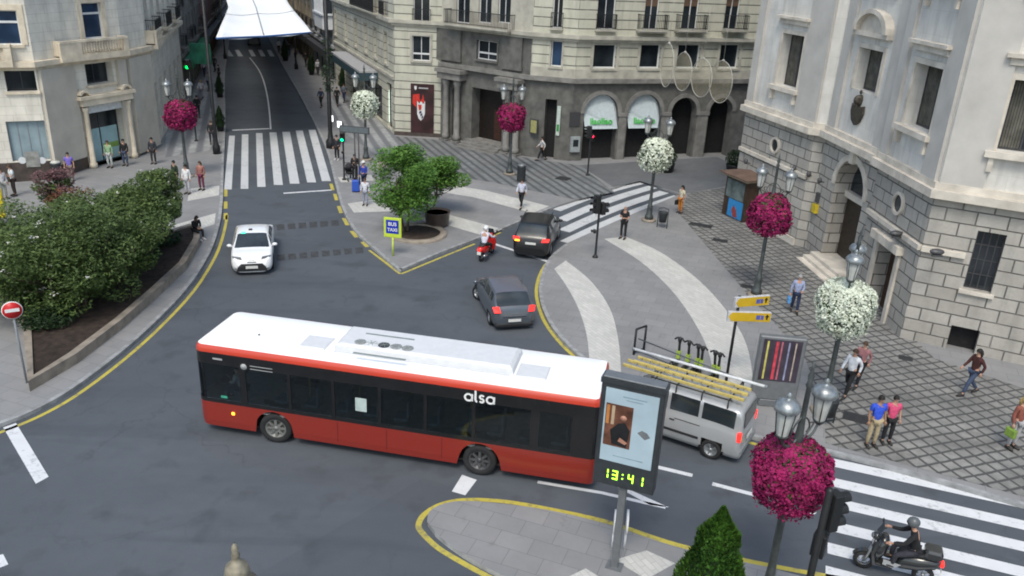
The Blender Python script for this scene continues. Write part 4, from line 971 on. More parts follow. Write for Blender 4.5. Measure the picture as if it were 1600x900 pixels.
def leaves(mb, clumps, n, size, rr, mi=0, flat=0.45, asp=0.38):
    tot = sum(c[3]*c[4]*c[5] for c in clumps)**1
    for c in clumps:
        k = int(n*(c[3]*c[4]*c[5])/tot)+1
        for _ in range(k):
            a = rr.random()*2*pi; z = rr.uniform(-1, 1); q = sqrt(1-z*z); r_ = rr.random()**.33*1.08 if rr.random() < .55 else rr.uniform(.82, 1.15)
            p = Vector((c[0]+c[3]*q*cos(a)*r_, c[1]+c[4]*q*sin(a)*r_, c[2]+c[5]*z*r_))
            s_ = size*rr.uniform(.6, 1.4)
            x = Vector((rr.gauss(0, 1), rr.gauss(0, 1), rr.gauss(0, flat))).normalized(); nn = Vector((rr.gauss(0, .6), rr.gauss(0, .6), 1)).normalized(); y = nn.cross(x)
            if y.length < .1: continue
            y = y.normalized()*s_*asp; x = x*s_
            mb.add([p-x, p-y*1.0, p+x, p+y], [(0, 1, 2, 3)], mi)
def crown_clumps(R_, H_, z0, n, rr, flatten=1.0, sx=1.0, sy=1.0):
    out = []
    for k in range(n):
        a = rr.random()*2*pi; zz = rr.random(); w_ = sqrt(max(.05, 1-(2*zz-.9)**2*.7)); r_ = R_*w_*rr.uniform(.2, .85)
        s_ = R_*rr.uniform(.22, .45); out.append((r_*cos(a)*sx, r_*sin(a)*sy, z0+H_*zz, s_, s_, s_*rr.uniform(.5, .8)))
    return out
def make_tree(name, label, loc, R_, z0, H_, leafm, nleaf, size, seed, stems=1, flowers=0, group=None, sx=1., sy=1., nc=26, cat='tree'):
    rr = random.Random(seed); root = thing(name, label, cat, loc, 0, group)
    g = MB()
    for s_ in range(stems):
        a = rr.random()*6.28; b0 = Vector((.15*cos(a)*(stems > 1), .15*sin(a)*(stems > 1), 0)); top = Vector((R_*.35*cos(a)*(stems > 1)+rr.uniform(-.1, .1), R_*.35*sin(a)*(stems > 1), z0+H_*.55))
        tr = .09 if stems == 1 else .06
        md = b0.lerp(top, .5)+Vector((rr.uniform(-.12, .12), rr.uniform(-.12, .12), 0))
        g.tube([b0-Vector((0, 0, .05)), b0+Vector((0, 0, .15)), md, top], [tr*1.7, tr*1.2, tr*.85, tr*.3], 8)
        for k in range(6):
            t_ = rr.uniform(.4, .95); p = b0.lerp(top, t_); a2 = rr.random()*6.28; L_ = R_*rr.uniform(.4, .8); e = p+Vector((cos(a2)*L_*sx, sin(a2)*L_*sy, L_*rr.uniform(.2, .7)))
            g.tube([p, p.lerp(e, .5)+Vector((0, 0, -.05)), e], [tr*.5, tr*.32, tr*.1], 5)
    g.build('trunk', BARK, root)
    cl = crown_clumps(R_, H_, z0, nc, rr, sx=sx, sy=sy); g = MB(); leaves(g, cl, nleaf, size, rr); g.build('crown', leafm, root)
    if flowers:
        g = MB(); 
        for _ in range(flowers):
            c = rr.choice(cl); a = rr.random()*6.28; z = rr.uniform(.0, 1); q = sqrt(1-z*z); p = Vector((c[0]+c[3]*1.1*q*cos(a), c[1]+c[4]*1.1*q*sin(a), c[2]+c[5]*1.1*z))
            for _k in range(5): 
                o = p+Vector((rr.gauss(0, .05), rr.gauss(0, .05), rr.gauss(0, .04))); x = Vector((rr.gauss(0, 1), rr.gauss(0, 1), rr.gauss(0, .4))).normalized()*.045; y = Vector((-x.y, x.x, 0)); g.add([o-x, o-y, o+x, o+y], [(0, 1, 2, 3)])
        g.build('blossom', FLW, root)
    return root
# planter on the left pavement
BR = mat('worn_stone_planter_edge', (0.25, 0.215, 0.175), 0.85, var=.3, scale=2, bump=.3)
PZ = KH
pout = GG([(44, 597), (120, 553), (190, 500), (245, 452), (290, 410), (312, 372), (312, 352), (296, 350), (225, 372), (150, 372), (60, 360), (-30, 400), (-20, 450), (35, 500)], PZ+.35)
def sm2(p, n=3): return [(q.x, q.y) for q in smooth_path(p, n, True)]
po_ = [(p[0], p[1]) for p in pout]
g = MB(); cx_ = sum(p[0] for p in po_)/len(po_); cy_ = sum(p[1] for p in po_)/len(po_); n = len(po_)
def insetpoly(P, d):
    n = len(P); out = []
    ar_ = sum(P[i][0]*P[(i+1) % n][1]-P[(i+1) % n][0]*P[i][1] for i in range(n)); sg = 1 if ar_ > 0 else -1
    for i in range(n):
        a = Vector(P[i-1]); b = Vector(P[i]); c = Vector(P[(i+1) % n]); d1 = (b-a).normalized(); d2 = (c-b).normalized(); n1 = Vector((-d1.y, d1.x))*sg; n2 = Vector((-d2.y, d2.x))*sg; nn = (n1+n2); nn = nn/max(.5, nn.length_squared/2)
        q = b+nn*d; out.append((q.x, q.y))
    return out
pi2 = insetpoly(po_, .28)
vs = [(x, y, PZ) for x, y in po_]+[(x, y, PZ+.38) for x, y in po_]+[(x, y, PZ+.38) for x, y in pi2]+[(x, y, PZ+.2) for x, y in pi2]
fs = []
for k in range(3):
    for i in range(n): fs.append((k*n+i, k*n+(i+1) % n, (k+1)*n+(i+1) % n, (k+1)*n+i))
g.add(vs, fs); pl_ = thing('planter', 'long curved raised planter with stone edge along the left kerb', 'planter', (cx_, cy_, PZ)); g.build('stone_edge', BR, pl_, 'w')
g = MB(); g.sheet(pi2, PZ+.3); g.build('soil', SOIL, pl_, 'w')
rr = random.Random(3)
g = MB()
cl = [(x, y, PZ+.55, .9, .9, .3) for x, y in [G(px, py, PZ+.3)[:2] for px, py in ((75, 505), (60, 480), (150, 440), (215, 405), (250, 380), (110, 440), (60, 430), (200, 400))]]
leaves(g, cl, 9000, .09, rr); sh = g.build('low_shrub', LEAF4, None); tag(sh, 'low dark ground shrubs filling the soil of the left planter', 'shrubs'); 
spots = [(62, 475, 2.3, 3.4, 'widest olive green tree at the near left end of the planter'), (118, 468, 2.1, 3.5, 'dark leafy tree with white blossom second from the near end of the planter'), (172, 428, 2.0, 3.5, 'dense tree in the middle of the planter above the bare soil'), (222, 393, 1.75, 3.3, 'rounded tree near the far end of the planter behind the seated person'), (268, 374, 1.5, 3.2, 'last tree of the planter, next to the person sitting on its edge'), (12, 440, 2.2, 3.3, 'olive tree cut by the left picture edge above the no entry sign'), (130, 390, 1.8, 2.6, 'rear tree of the planter in front of the shop door'), (195, 372, 1.5, 2.5, 'small rear tree beside the columned shop door')]
for i, (px, py, r_, h_, lab) in enumerate(spots):
    x, y, z = G(px+(10 if i != 4 else -10), py+(13 if i != 4 else 2), PZ+.3); make_tree('planter_tree', lab, (x, y, z), r_*(1.08 if i != 4 else .9), (.55 if i in (0, 1, 5) else .9), h_-(.45 if i in (0, 1, 5) else .9), LEAF1, 13500, .075, 20+i, stems=3, flowers=(26 if i in (0, 1, 3, 4) else 10), group='trees growing in the left planter', nc=24)
# pink flowering shrub and young reddish tree behind the planter
x, y, z = G(98, 345, PZ+.2); rr = random.Random(5); g = MB(); leaves(g, crown_clumps(1.0, 1.0, 1.6, 16, rr), 1500, .08, rr); rt = thing('flowering_shrub', 'tall shrub with dull pink blossom behind the left planter trees', 'shrub', (x, y, z)); g.build('blossom', mat('dull_pink_blossom', (0.14, 0.07, 0.075), 0.8, var=.4, scale=3), rt)
g = MB(); leaves(g, crown_clumps(1.0, 1.2, 1.0, 14, rr), 1500, .1, rr); g.build('crown', LEAF1, rt); g = MB(); g.tube([(0, 0, 0), (.1, 0, 1.2), (0, .1, 2.0)], [.06, .05, .02], 7); g.build('trunk', BARK, rt)

g = MB(); rr = random.Random(15); leaves(g, [(0, 0, 2.3, .8, .7, .45), (.5, .3, 2.5, .5, .5, .3), (-.6, .1, 2.1, .5, .5, .35)], 1100, .07, rr); x, y, z = G(118, 385, PZ+.3)
rt = thing('reddish_shrub', 'young tree with rusty red leaves rising between the rear planter trees', 'tree', (x, y, z)); g.build('crown', leafmat('rusty_leaf', (0.07, 0.022, 0.012), (0.12, 0.05, 0.02)), rt); g = MB(); g.tube([(0, 0, 0), (.05, 0, 1.2), (0, .05, 2.3)], [.05, .04, .02], 6); g.build('trunk', BARK, rt)
# trees on the point of the median
x, y, z = G(652, 366, PZ); pt = thing('tree_pit', 'round stone edged tree pit at the tip of the central pavement', 'tree pit', (x, y, PZ))
g = MB(); g.lathe([(1.55, .0), (1.55, .14), (1.2, .14), (1.2, .05)], (0, 0, 0), 28, cap=False); g.build('stone_edge', BR, pt); g = MB(); g.lathe([(1.21, .0), (1.21, .09)], (0, 0, 0), 24); g.build('soil', SOIL, pt)
make_tree('median_tree', 'tall bright green tree standing in the round pit on the central pavement', (x-.65, y+.1, z+.1), 1.75, 1.2, 2.9, LEAF2, 17000, .08, 41, stems=3, nc=36)
x2, y2, z2 = G(674, 334, PZ); make_tree('median_tree', 'smaller spreading green tree behind the round pit, right of the taller one', (x2, y2, z2), 1.75, 1.0, 2.0, LEAF2, 14000, .08, 42, stems=2, nc=26)
g = MB(); g.lathe([(.55, 0), (.62, .1), (.68, .75), (.72, .8), (.66, .8), (.6, .72)], (0, 0, 0), 18)
for (px, py, lab, gr) in ((683, 352, 'large brown round pot under the smaller green tree', None),):
    x, y, z = G(px, py, PZ); rt = thing('plant_pot', lab, 'plant pot', (x, y, z)); g.build('pot', BRN, rt); s2 = MB(); s2.lathe([(.59, .7), (.59, .72)], (0, 0, 0), 16); s2.build('soil', SOIL, rt)
# clipped shrub in the foreground
def cone_shrub(label, loc, r_, h_, seed, n=9000, size=.05, m=LEAF3, name='conifer', pot=False, group=None):
    rr = random.Random(seed); rt = thing(name, label, 'shrub', loc, 0, group); g = MB()
    z0 = .45 if pot else .1
    for _ in range(n):
        t_ = rr.random()**.75; z = z0+(h_-z0)*t_; prof = r_*(1-t_**2.3)*(min(1, (t_+.04)/.12)**.5)*(1+.10*sin(t_*17)+.07*sin(t_*31+2)); a = rr.random()*2*pi
        rad = prof*(rr.uniform(.80, 1.08)+.07*sin(a*5+t_*9)); p = Vector((rad*cos(a), rad*sin(a), z)); s_ = size*rr.uniform(.6, 1.5)
        x = Vector((cos(a)*.5+rr.gauss(0, .4), sin(a)*.5+rr.gauss(0, .4), .9)).normalized()*s_; y = Vector((-sin(a), cos(a), rr.gauss(0, .5))).normalized()*s_*.45; g.add([p-x*.4, p-y, p+x, p+y], [(0, 1, 2, 3)])
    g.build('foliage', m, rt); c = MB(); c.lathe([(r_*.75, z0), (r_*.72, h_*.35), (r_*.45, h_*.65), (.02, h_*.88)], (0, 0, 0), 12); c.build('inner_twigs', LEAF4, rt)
    if pot: c = MB(); c.lathe([(r_*.6, 0), (r_*.75, .5), (r_*.8, .52)], (0, 0, 0), 12); c.build('pot', BLK, rt)
    else: c = MB(); c.tube([(0, 0, -.1), (0, 0, .4)], .05, 7); c.build('trunk', BARK, rt)
    return rt
cone_shrub('clipped green cone shrub standing at the bottom edge near the pink flower lamp', (4.5, 13.75, KH), .84, 3.6, 9, 16000, .055)
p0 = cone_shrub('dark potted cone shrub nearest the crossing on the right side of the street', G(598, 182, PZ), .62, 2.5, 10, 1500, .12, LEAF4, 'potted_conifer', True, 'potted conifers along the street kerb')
for px, py, sc, lab in ((537, 143, 1.0, 'second potted conifer from the crossing on the right of the street'), (446, 95, 1.0, 'far potted conifer on the right, nearest the white awning'), (487, 117, .9, 'third potted conifer, between the far one and the tall pole'), (352, 152, .8, 'potted conifer against the left kerb of the street'), (353, 205, .75, 'potted conifer on the left kerb just above the crossing')):
    c = dup(p0, G(px-(8 if px < 400 else 0), py, PZ), 0, lab); c.scale = (sc*.8, sc*.8, sc)
for px, py, lab in ((1040, 268, 'round dark bush in a pot behind the white flower lamp by the arcade'), (1146, 270, 'round dark bush in a pot beside the far corner of the bank')):
    rr = random.Random(int(px)); rt = thing('potted_bush', lab, 'shrub', G(px, py, PZ), 0, 'round potted bushes in front of the arcade'); g = MB(); g.lathe([(.5, 0), (.6, .55), (.62, .6)], (0, 0, 0), 14); g.build('pot', BLK, rt); g = MB(); leaves(g, [(0, 0, 1.05, .62, .62, .55)], 1500, .08, rr); g.build('foliage', LEAF4, rt)

# ------------------------------------------------------------------ lamp posts with flower balls
IRN = mat('grey_green_cast_iron', (0.085, 0.095, 0.095), 0.5, metal=.5, var=.25, scale=6)
CAPM = mat('weathered_lantern_cap', (0.26, 0.28, 0.29), 0.35, metal=.6, var=.3, scale=9)
LGL = mat('frosted_lantern_glass', (0.42, 0.43, 0.41), 0.25, var=.15, scale=4)
def build_lamp(label, loc, rz, group):
    rt = thing('street_lamp', label, 'street lamp', loc, rz, group)
    g = MB(); g.lathe([(.42, 0), (.42, .1), (.36, .12)], (0, 0, 0), 8); g.build('stone_foot', BR, rt)
    g = MB(); g.lathe([(.24, .12), (.24, .3), (.17, .4), (.15, .8), (.17, .85), (.12, .95), (.085, 1.5), (.08, 4.6), (.11, 4.65), (.09, 4.75), (.06, 5.2), (.05, 5.9), (.08, 5.95), (.05, 6.05), (.07, 6.18), (.03, 6.28), (.035, 6.34), (.008, 6.5)], (0, 0, 0), 12); g.build('pole', IRN, rt)
    for sx in (-1, 1):
        g = MB(); g.tube(smooth_path([(0, 0, 4.75), (sx*.25, 0, 4.6), (sx*.48, 0, 4.7), (sx*.6, 0, 4.92)], 4), .03, 6); g.tube(smooth_path([(0, 0, 5.25), (sx*.2, 0, 5.1), (sx*.3, 0, 4.9), (sx*.22, 0, 4.78)], 4), .02, 5); g.tube(smooth_path([(sx*.1, 0, 4.62), (sx*.3, 0, 4.78), (sx*.42, 0, 4.95), (sx*.3, 0, 5.0)], 4), .018, 5); g.build('arm', IRN, rt)
        X = sx*.6
        g = MB(); g.lathe([(.09, 4.9), (.13, 4.96), (.14, 5.0)], (X, 0, 0), 10); hb_ = g.build('lantern_holder', IRN, rt); g = MB(); g.lathe([(.26, 5.56), (.275, 5.59), (.27, 5.66), (.22, 5.74), (.13, 5.80), (.06, 5.82), (.05, 5.86), (.06, 5.90), (.015, 5.96)], (X, 0, 0), 12, cap=False)
        ln = g.build('lantern', CAPM, rt); g = MB(); g.lathe([(.12, 5.0), (.20, 5.58)], (X, 0, 0), 10, sm=False); g.build('glass', LGL, ln)
        g = MB()
        for k in range(5):
            a = 2*pi*k/5; g.tube([(X+.135*cos(a), .135*sin(a), 5.0), (X+.21*cos(a), .21*sin(a), 5.58)], .012, 4)
        g.build('cage', IRN, ln)
    return rt
PET_W = mat('cream_white_petal', (0.62, 0.66, 0.55), 0.7, var=.15, scale=5); PET_M = mat('magenta_petal', (0.21, 0.005, 0.07), 0.75, var=.35, scale=2.5, col2=(0.34, 0.01, 0.105)); FOL = leafmat('flower_foliage', (0.015, 0.038, 0.012), (0.05, 0.085, 0.025))
def build_ball(kind, seed, n=5200, psz=.045):
    rr = random.Random(seed); rt = thing('flower_ball', 'x', 'flower ball'); g = MB(); H_ = .86
    def surf(a, z):
        # drum-like ball, a little lumpy
        b = .83*(1-abs(z)**3.2)**.42
        return b*(1+.07*sin(2*a+3*z+1)+.05*sin(5*a-4*z+1)+.05*sin(11*a+9*z)-.06*z)+.02
    gaps = [(rr.random()*6.28, rr.uniform(-.3, .95), rr.uniform(.06, .16)) for _ in range(9)]
    gl = MB()
    for i in range(n):
        a = rr.random()*2*pi; z = rr.uniform(-1, 1) if rr.random() < .85 else rr.uniform(.75, 1.0)
        gap = any(min(abs(a-ga), 6.28-abs(a-ga))*.9+abs(z-gz)*.9 < gs for ga, gz, gs in gaps) or (kind == 'm' and z > .80 and rr.random() < .5)
        top = abs(z) > .9
        r_ = surf(a, z)*(rr.uniform(.9, 1.04) if not top else sqrt(rr.random())); zz = H_*z*rr.uniform(.95, 1.03)-(rr.random()**3*.22 if z < -.4 else 0)
        p = Vector((r_*cos(a), r_*sin(a), zz)); nrm = Vector((cos(a)*(1-abs(z)*.5), sin(a)*(1-abs(z)*.5), z+rr.gauss(0, .3))).normalized(); nrm = (nrm+Vector((rr.gauss(0, .45), rr.gauss(0, .45), rr.gauss(0, .45)))).normalized()
        x = nrm.orthogonal().normalized(); y = nrm.cross(x); s_ = psz*rr.uniform(.65, 1.35)
        if (gap and rr.random() < .6) or (kind == 'm' and z > .45 and rr.random() < (z-.35)*.7) or rr.random() < (.16 if kind == 'w' else .07):
            q = p*.97; gl.add([q-x*s_*1.6, q-y*s_*.7, q+x*s_*1.6, q+y*s_*.7], [(0, 1, 2, 3)])
        else:
            ph = rr.random()*6; g.add([p+(x*cos(ph+k*1.257)+y*sin(ph+k*1.257))*s_+nrm*.008*(k % 2) for k in range(5)], [(0, 1, 2, 3, 4)])
    c_ = 1; g.build('petals', PET_M if kind == 'm' else PET_W, rt); gl.build('foliage', FOL, rt)
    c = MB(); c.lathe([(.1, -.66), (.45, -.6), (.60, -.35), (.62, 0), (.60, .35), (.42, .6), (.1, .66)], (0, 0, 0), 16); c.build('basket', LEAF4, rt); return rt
lamp_def = [((282, 178), 'm', 15, 'behind the far end of the left planter'), ((570, 162), 'w', 0, 'near the wall with the maroon poster'), ((800, 182), 'm', 10, 'before the granite doorway'), ((1025, 240), 'w', -15, 'at the upper zebra crossing'), ((1203, 333), 'm', -25, 'between kiosk and bank side door'), ((1321, 478), 'w', 65, 'near the bank corner and barred window'), ((1237, 737), 'm', 35, 'in the right foreground')]
lamp0 = None; balls = {}
for (px, py), kd, rz, where in lamp_def:
    x, y, _ = G(px, py, 4.0); loc = (x, y, KH); colr = 'pink' if kd == 'm' else 'white'
    ll = 'iron lamp post with two lanterns '+where
    if lamp0 is None: lamp0 = build_lamp(ll, loc, R(rz), 'lamp posts around the square')
    else: dup(lamp0, loc, R(rz), ll)
    bl = 'ball of %s flowers on the lamp %s' % ('magenta' if kd == 'm' else 'white', where)
    big = (px, py) in ((1237, 737), (1321, 478))
    key = kd+('b' if big else '')
    if key not in balls: balls[key] = build_ball(kd, 5+len(balls), 13000 if big else 4200, .034 if big else .055); b = balls[key]; b.location = (x, y, 4.0+.0); b['label'] = bl
    else: b = dup(balls[key], (x, y, 4.0), R(rz*3), bl)
    b.scale = (.9, .9, .9) if (px, py) == (1237, 737) else (1, 1, 1); b['group'] = 'flower balls on the lamp posts'
# the lamp whose tip shows at the bottom edge
x, y, _ = G(368, 870, 6.5); rt = thing('street_lamp', 'ornamental lamp whose pointed cap shows alone at the bottom edge left', 'street lamp', (x, y, 0), 0)
g = MB(); g.lathe([(.2, 0), (.2, .3), (.1, .5), (.075, 5.3)], (0, 0, 0), 10); g.build('pole', IRN, rt); g = MB(); g.lathe([(.12, 5.3), (.22, 6.0)], (0, 0, 0), 10); g.build('glass', LGL, rt)
g = MB(); g.lathe([(.25, 6.02), (.26, 6.06), (.15, 6.2), (.17, 6.24), (.14, 6.36), (.07, 6.42), (.045, 6.5), (.06, 6.53), (.04, 6.57), (.05, 6.62), (.035, 6.68), (.01, 6.72)], (0, 0, 0), 14, cap=False); g.build('cap', mat('sandy_lantern_cap', (.27, .24, .18), .5, metal=.3, var=.3, scale=9), rt)
for o in COL.objects: pass

# ------------------------------------------------------------------ poles, signals, signs
SIG = mat('black_signal_housing', (0.016, 0.017, 0.018), 0.45, var=.2)
LRED = mat('unlit_red_lens', (0.06, 0.01, 0.01), 0.3); LGRN = mat('unlit_green_lens', (0.01, 0.05, 0.02), 0.3); LAMB = mat('unlit_amber_lens', (0.06, 0.04, 0.01), 0.3)
ONG = mat('lit_green_lens', (0.0, 0.8, 0.1), 0.4, emit=(0.0, 1.0, 0.12), estr=2.2); ONG2 = mat('lit_teal_lens', (0.0, 0.8, 0.3), 0.4, emit=(0.0, 1.0, 0.35), estr=2.0); ONR = mat('lit_red_lens', (0.8, 0.02, 0.05), 0.4, emit=(1.0, 0.02, 0.08), estr=2.5)
def signal_head(rt, M_, lens, sc=1.0):
    g = MB(); n = len(lens); h = .3*n*sc
    g.box(-.15*sc, .15*sc, -.13*sc, .1*sc, -h/2, h/2, 0, M_, bev=.02)
    for i in range(n):
        z = h/2-.15*sc-.3*sc*i; vs = []; 
        for k in range(9):
            a = R(-20)+R(220)*k/8; vs += [(.12*sc*cos(a), .1*sc, z+.12*sc*sin(a)), (.125*sc*cos(a), .3*sc, z+.125*sc*sin(a)+.0)]
        g.add(vs, [(2*k, 2*k+1, 2*k+3, 2*k+2) for k in range(8)], 0, False, M_)
    hd = g.build('signal_head', SIG, rt)
    for i, lm in enumerate(lens):
        z = h/2-.15*sc-.3*sc*i; l = MB(); vs = [(.1*sc*cos(2*pi*k/14), .115*sc, z+.1*sc*sin(2*pi*k/14)) for k in range(14)]+[(0, .14*sc, z)]
        l.add(vs, [(k, 14, (k+1) % 14) for k in range(14)], 0, True, M_); l.build('lens', lm, hd)
def traffic_light(label, loc, h, heads, rp=.055, group='traffic lights around the junction', foot=True):
    rt = thing('traffic_light', label, 'traffic light', loc, 0, group); g = MB(); g.lathe([(rp*2.6, 0), (rp*2.6, .06), (rp*1.3, .12), (rp, .2), (rp, h-.05), (rp*.6, h)], (0, 0, 0), 12); g.build('pole', SIG if rp < .1 else IRN, rt)
    for (z, ang, off, lens, sc) in heads:
        M_ = Matrix.Rotation(R(ang), 4, 'Z') @ Matrix.Translation((0, off, z)); signal_head(rt, M_, lens, sc)
    return rt
# heads look along local +Y; rotation 180 faces the camera
traffic_light('black traffic signal on the curved pavement left of the man in black', G(930, 402, KH), 3.25, [(2.75, 120, .2, [LRED, LAMB, LGRN], 1.0), (2.5, -60, .2, [LRED, LGRN], 1.0), (1.35, 90, .15, [LRED], .6)])
traffic_light('slim traffic signal with a red light before the white arcade awnings', G(918, 274, KH), 3.35, [(2.95, 100, .17, [LRED, LAMB, LGRN], .9), (2.6, 205, .2, [ONR, LGRN], .8)])
traffic_light('slim signal with a teal green light at the right end of the street crossing', G(538, 281, KH), 3.6, [(2.75, 180, .15, [LRED, ONG2], .95), (1.8, 180, .16, [LRED], .5)])
p = D(292, 104, 62); p = G(297, 130, KH)
p = Vector(D(295, 103, 58)); traffic_light('green glowing signal over the left pavement by the limestone corner', (p.x, p.y, KH), p.z+.3, [(p.z, 175, .15, [LRED, ONG], 1.15)])
tlp = Vector(D(1296, 812, 16.3))
traffic_light('large dark traffic signal in the right foreground seen from behind', (tlp.x-.12, tlp.y, KH), tlp.z+.62, [(tlp.z+.05, -70, .2, [LRED, LAMB, LGRN], .95), (tlp.z-.85, -35, .19, [LRED, LGRN], .9)], .075)
# tall dark poles
for (px, py, h, r_, lab, nm) in ((339, 240, 12.5, .12, 'tall dark street pole on the left pavement above the crossing', 0), (517, 231, 13, .16, 'thick dark street pole at the right end of the crossing', 1), (352, 92, 9, .1, 'distant slim pole under the left end of the awning', 0), (463, 108, 9, .1, 'slim pole up the right pavement under the awning', 0)):
    rt = thing('street_pole', lab, 'pole', G(px, py, PZ), 0, 'tall dark poles along the street'); g = MB(); g.lathe([(r_*2.2, 0), (r_*2.2, .5), (r_*1.3, .7), (r_, 1.2), (r_*.8, h)], (0, 0, 0), 10); g.build('pole', BLK, rt)
    if nm: g = MB(); g.lathe([(.2, 4.2), (.3, 4.6), (.28, 6.6), (.2, 7.4), (.1, 8.2)], (0, 0, 0), 12); rr = random.Random(2); g2 = MB(); leaves(g2, [(0, 0, 5.2, .4, .4, 1.2), (.05, 0, 7, .3, .3, .9)], 500, .12, rr); g2.build('hanging_foliage', LEAF4, rt)
# street direction board
def board(name, label, cat, loc, rz, w_, h_, z0, face, frame, legs=(0,), th=.08, lr=.04, tilt=0):
    rt = thing(name, label, cat, loc, rz); g = MB(); g.box(-w_/2, w_/2, -th/2, th/2, z0, z0+h_, 0, bev=.012); g.build('panel', frame, rt)
    g = MB(); g.box(-w_/2+.05, w_/2-.05, -th/2-.008, -th/2, z0+.05, z0+h_-.05); f = g.build('face', face, rt)
    g = MB()
    for x in legs: g.tube([(x, 0, 0), (x, 0, z0)], lr, 8)
    g.build('post', frame, rt); return rt
board('direction_board', 'small dark street name board on two thin posts behind the blue-clad person', 'sign', G(556, 288, KH), R(-10), 1.9, .42, 3.2, mat('slate_board_face', (0.10, 0.12, 0.13), .5), DFR, (0, .25))
for px, py, lab in ((519, 215, 'left one of two small white boards beside the thick dark pole'), (532, 225, 'right one of two small white boards near the green signal')):
    rt = thing('white_board', lab, 'panel', G(px, py, KH), R(-15), 'small white boards by the crossing'); g = MB(); g.box(-.2, .2, -.05, .05, 1.2, 1.75, bev=.01); g.build('panel', DFR, rt); g = MB(); g.box(-.18, .18, -.062, -.052, 1.24, 1.71); g.build('screen', mat('white_glowing_face', (.8, .8, .8), .5, emit=(.9, .95, 1), estr=.9), rt); g = MB(); g.tube([(0, 0, 0), (0, 0, 1.2)], .035, 7); g.build('post', DFR, rt)  # white boards, with a soft glow put into their faces
# blue lane sign
BLU = mat('sign_blue', (0.01, 0.03, 0.36), .4, var=.05); YLW = mat('sign_lime_yellow', (0.50, 0.62, 0.06), .45, var=.05); SWH = mat('sign_white', (.7, .7, .7), .45, var=.03)
rt = board('lane_sign', 'blue square sign in a lime yellow frame at the tip of the central pavement', 'sign', G(614, 400, KH), R(-8), .86, .98, .95, YLW, YLW)
g = MB(); g.box(-.31, .31, -.062, -.052, 1.16, 1.82); f = g.build('blue_panel', BLU, rt)
lettering('BUS', .24, SWH, f, (0, -.068, 1.62), (1, 0, 0), (0, 0, 1), .003); lettering('TAXI', .22, SWH, f, (0, -.068, 1.34), (1, 0, 0), (0, 0, 1), .003)
# no entry sign
x, y, z = G(42, 598, KH); rt = thing('no_entry_sign', 'round red no entry sign on a grey post at the left edge', 'road sign', (x, y, z), R(30))
g = MB(); g.tube([(0, 0, 0), (0, 0, 2.9)], .035, 8); g.build('post', GFR, rt)
Mx = Matrix.Rotation(R(90), 4, 'X')
g = MB(); g.lathe([(.3, .04), (.3, .055)], (0, 0, 0), 24, M=Matrix.Translation((0, 0, 2.62)) @ Mx); d_ = g.build('white_rim', SWH, rt)
g = MB(); g.lathe([(.275, .055), (.275, .06)], (0, 0, 0), 24, M=Matrix.Translation((0, 0, 2.62)) @ Mx); g.build('red_disc', mat('sign_red', (0.5, 0.012, 0.015), .4, var=.05), d_)
g = MB(); g.box(-.2, .2, -.068, -.061, 2.565, 2.675); g.build('white_bar', SWH, d_)
# yellow direction arrows
x, y, z = G(1134, 598, KH); rt = thing('direction_sign', 'pole with two yellow arrow boards beside the advertising panel', 'sign', (x, y, z), 0)
g = MB(); g.tube([(0, 0, 0), (0, 0, 3.35)], .05, 10); g.build('post', BLK, rt)
AY = mat('arrow_board_yellow', (0.55, 0.36, 0.02), .45, var=.1, scale=3); AG = mat('arrow_board_edge', (.5, .5, .52), .4)
for z0, an, x0, x1 in ((2.45, 3, -.35, 1.15), (2.98, 17, -.22, 1.1)):
    M_ = Matrix.Rotation(R(an), 4, 'Z'); g = MB(); g.box(x0, x1, -.14, -.02, z0, z0+.36, 0, M_, bev=.01); bo = g.build('arrow_board', AG, rt)
    g = MB(); g.plate([M_ @ Vector(q) for q in ((x0+.02, -.141, z0+.18), (x0+.14, -.141, z0+.02), (x1-.02, -.141, z0+.02), (x1-.02, -.141, z0+.34), (x0+.14, -.141, z0+.34))], .008, M_ @ Vector((0, -1, 0)) - M_ @ Vector((0, 0, 0))); fa = g.build('yellow_face', AY, bo)
    g = MB(); g.box(x1-.52, x1-.38, -.156, -.150, z0+.1, z0+.26, 0, M_); g.box(x1-.36, x1-.26, -.156, -.150, z0+.1, z0+.26, 0, M_); g.build('pictograms', mat('pictogram_blue', (.08, .10, .35), .5), fa)
    g = MB(); g.box(x1-.17, x1-.12, -.156, -.15, z0+.1, z0+.24, 0, M_); g.plate([M_ @ Vector(q) for q in ((x1-.22, -.151, z0+.2), (x1-.07, -.151, z0+.2), (x1-.145, -.151, z0+.3))], .005, M_.to_3x3() @ Vector((0, -1, 0))); g.build('arrow_symbol', BLK, fa)
# advertising panel with coloured poster, foot in the plaza
pa = Vector(D(1216, 572, 27.2)); GREYP = mat('grey_panel_frame', (.17, .18, .19), .4, metal=.3, var=.1)
rt = thing('advertising_panel', 'grey free-standing advertising panel with dark striped poster behind the van', 'advertising panel', (pa.x, pa.y, KH), R(-6))
zc = pa.z; g = MB(); g.box(-.75, .75, -.12, .12, zc-1.35, zc+.98, bev=.04); g.build('frame', GREYP, rt); g = MB(); g.box(-.62, .62, -.135, -.122, zc-.62, zc+.88); ps = g.build('poster', mat('dark_red_poster', (.045, .035, .05), .35, var=.4, scale=2), rt)
for i, (a, b, c) in enumerate(((-.5, .06, (.5, .45, .12)), (-.22, .09, (.5, .05, .07)), (-.05, .05, (.4, .12, .15)), (.18, .05, (.25, .27, .4)), (.40, .04, (.45, .38, .32)))):
    g = MB(); g.box(a, a+b, -.142, -.136, zc-.56, zc+.82); g.build('poster_stripe', mat('poster_stripe_%s' % 'abcde'[i], c, .5, var=.4, scale=5), ps)
g = MB(); g.box(-.45, .45, -.1, .1, 0, max(.1, zc-1.35), bev=.03); g.build('foot', GREYP, rt)
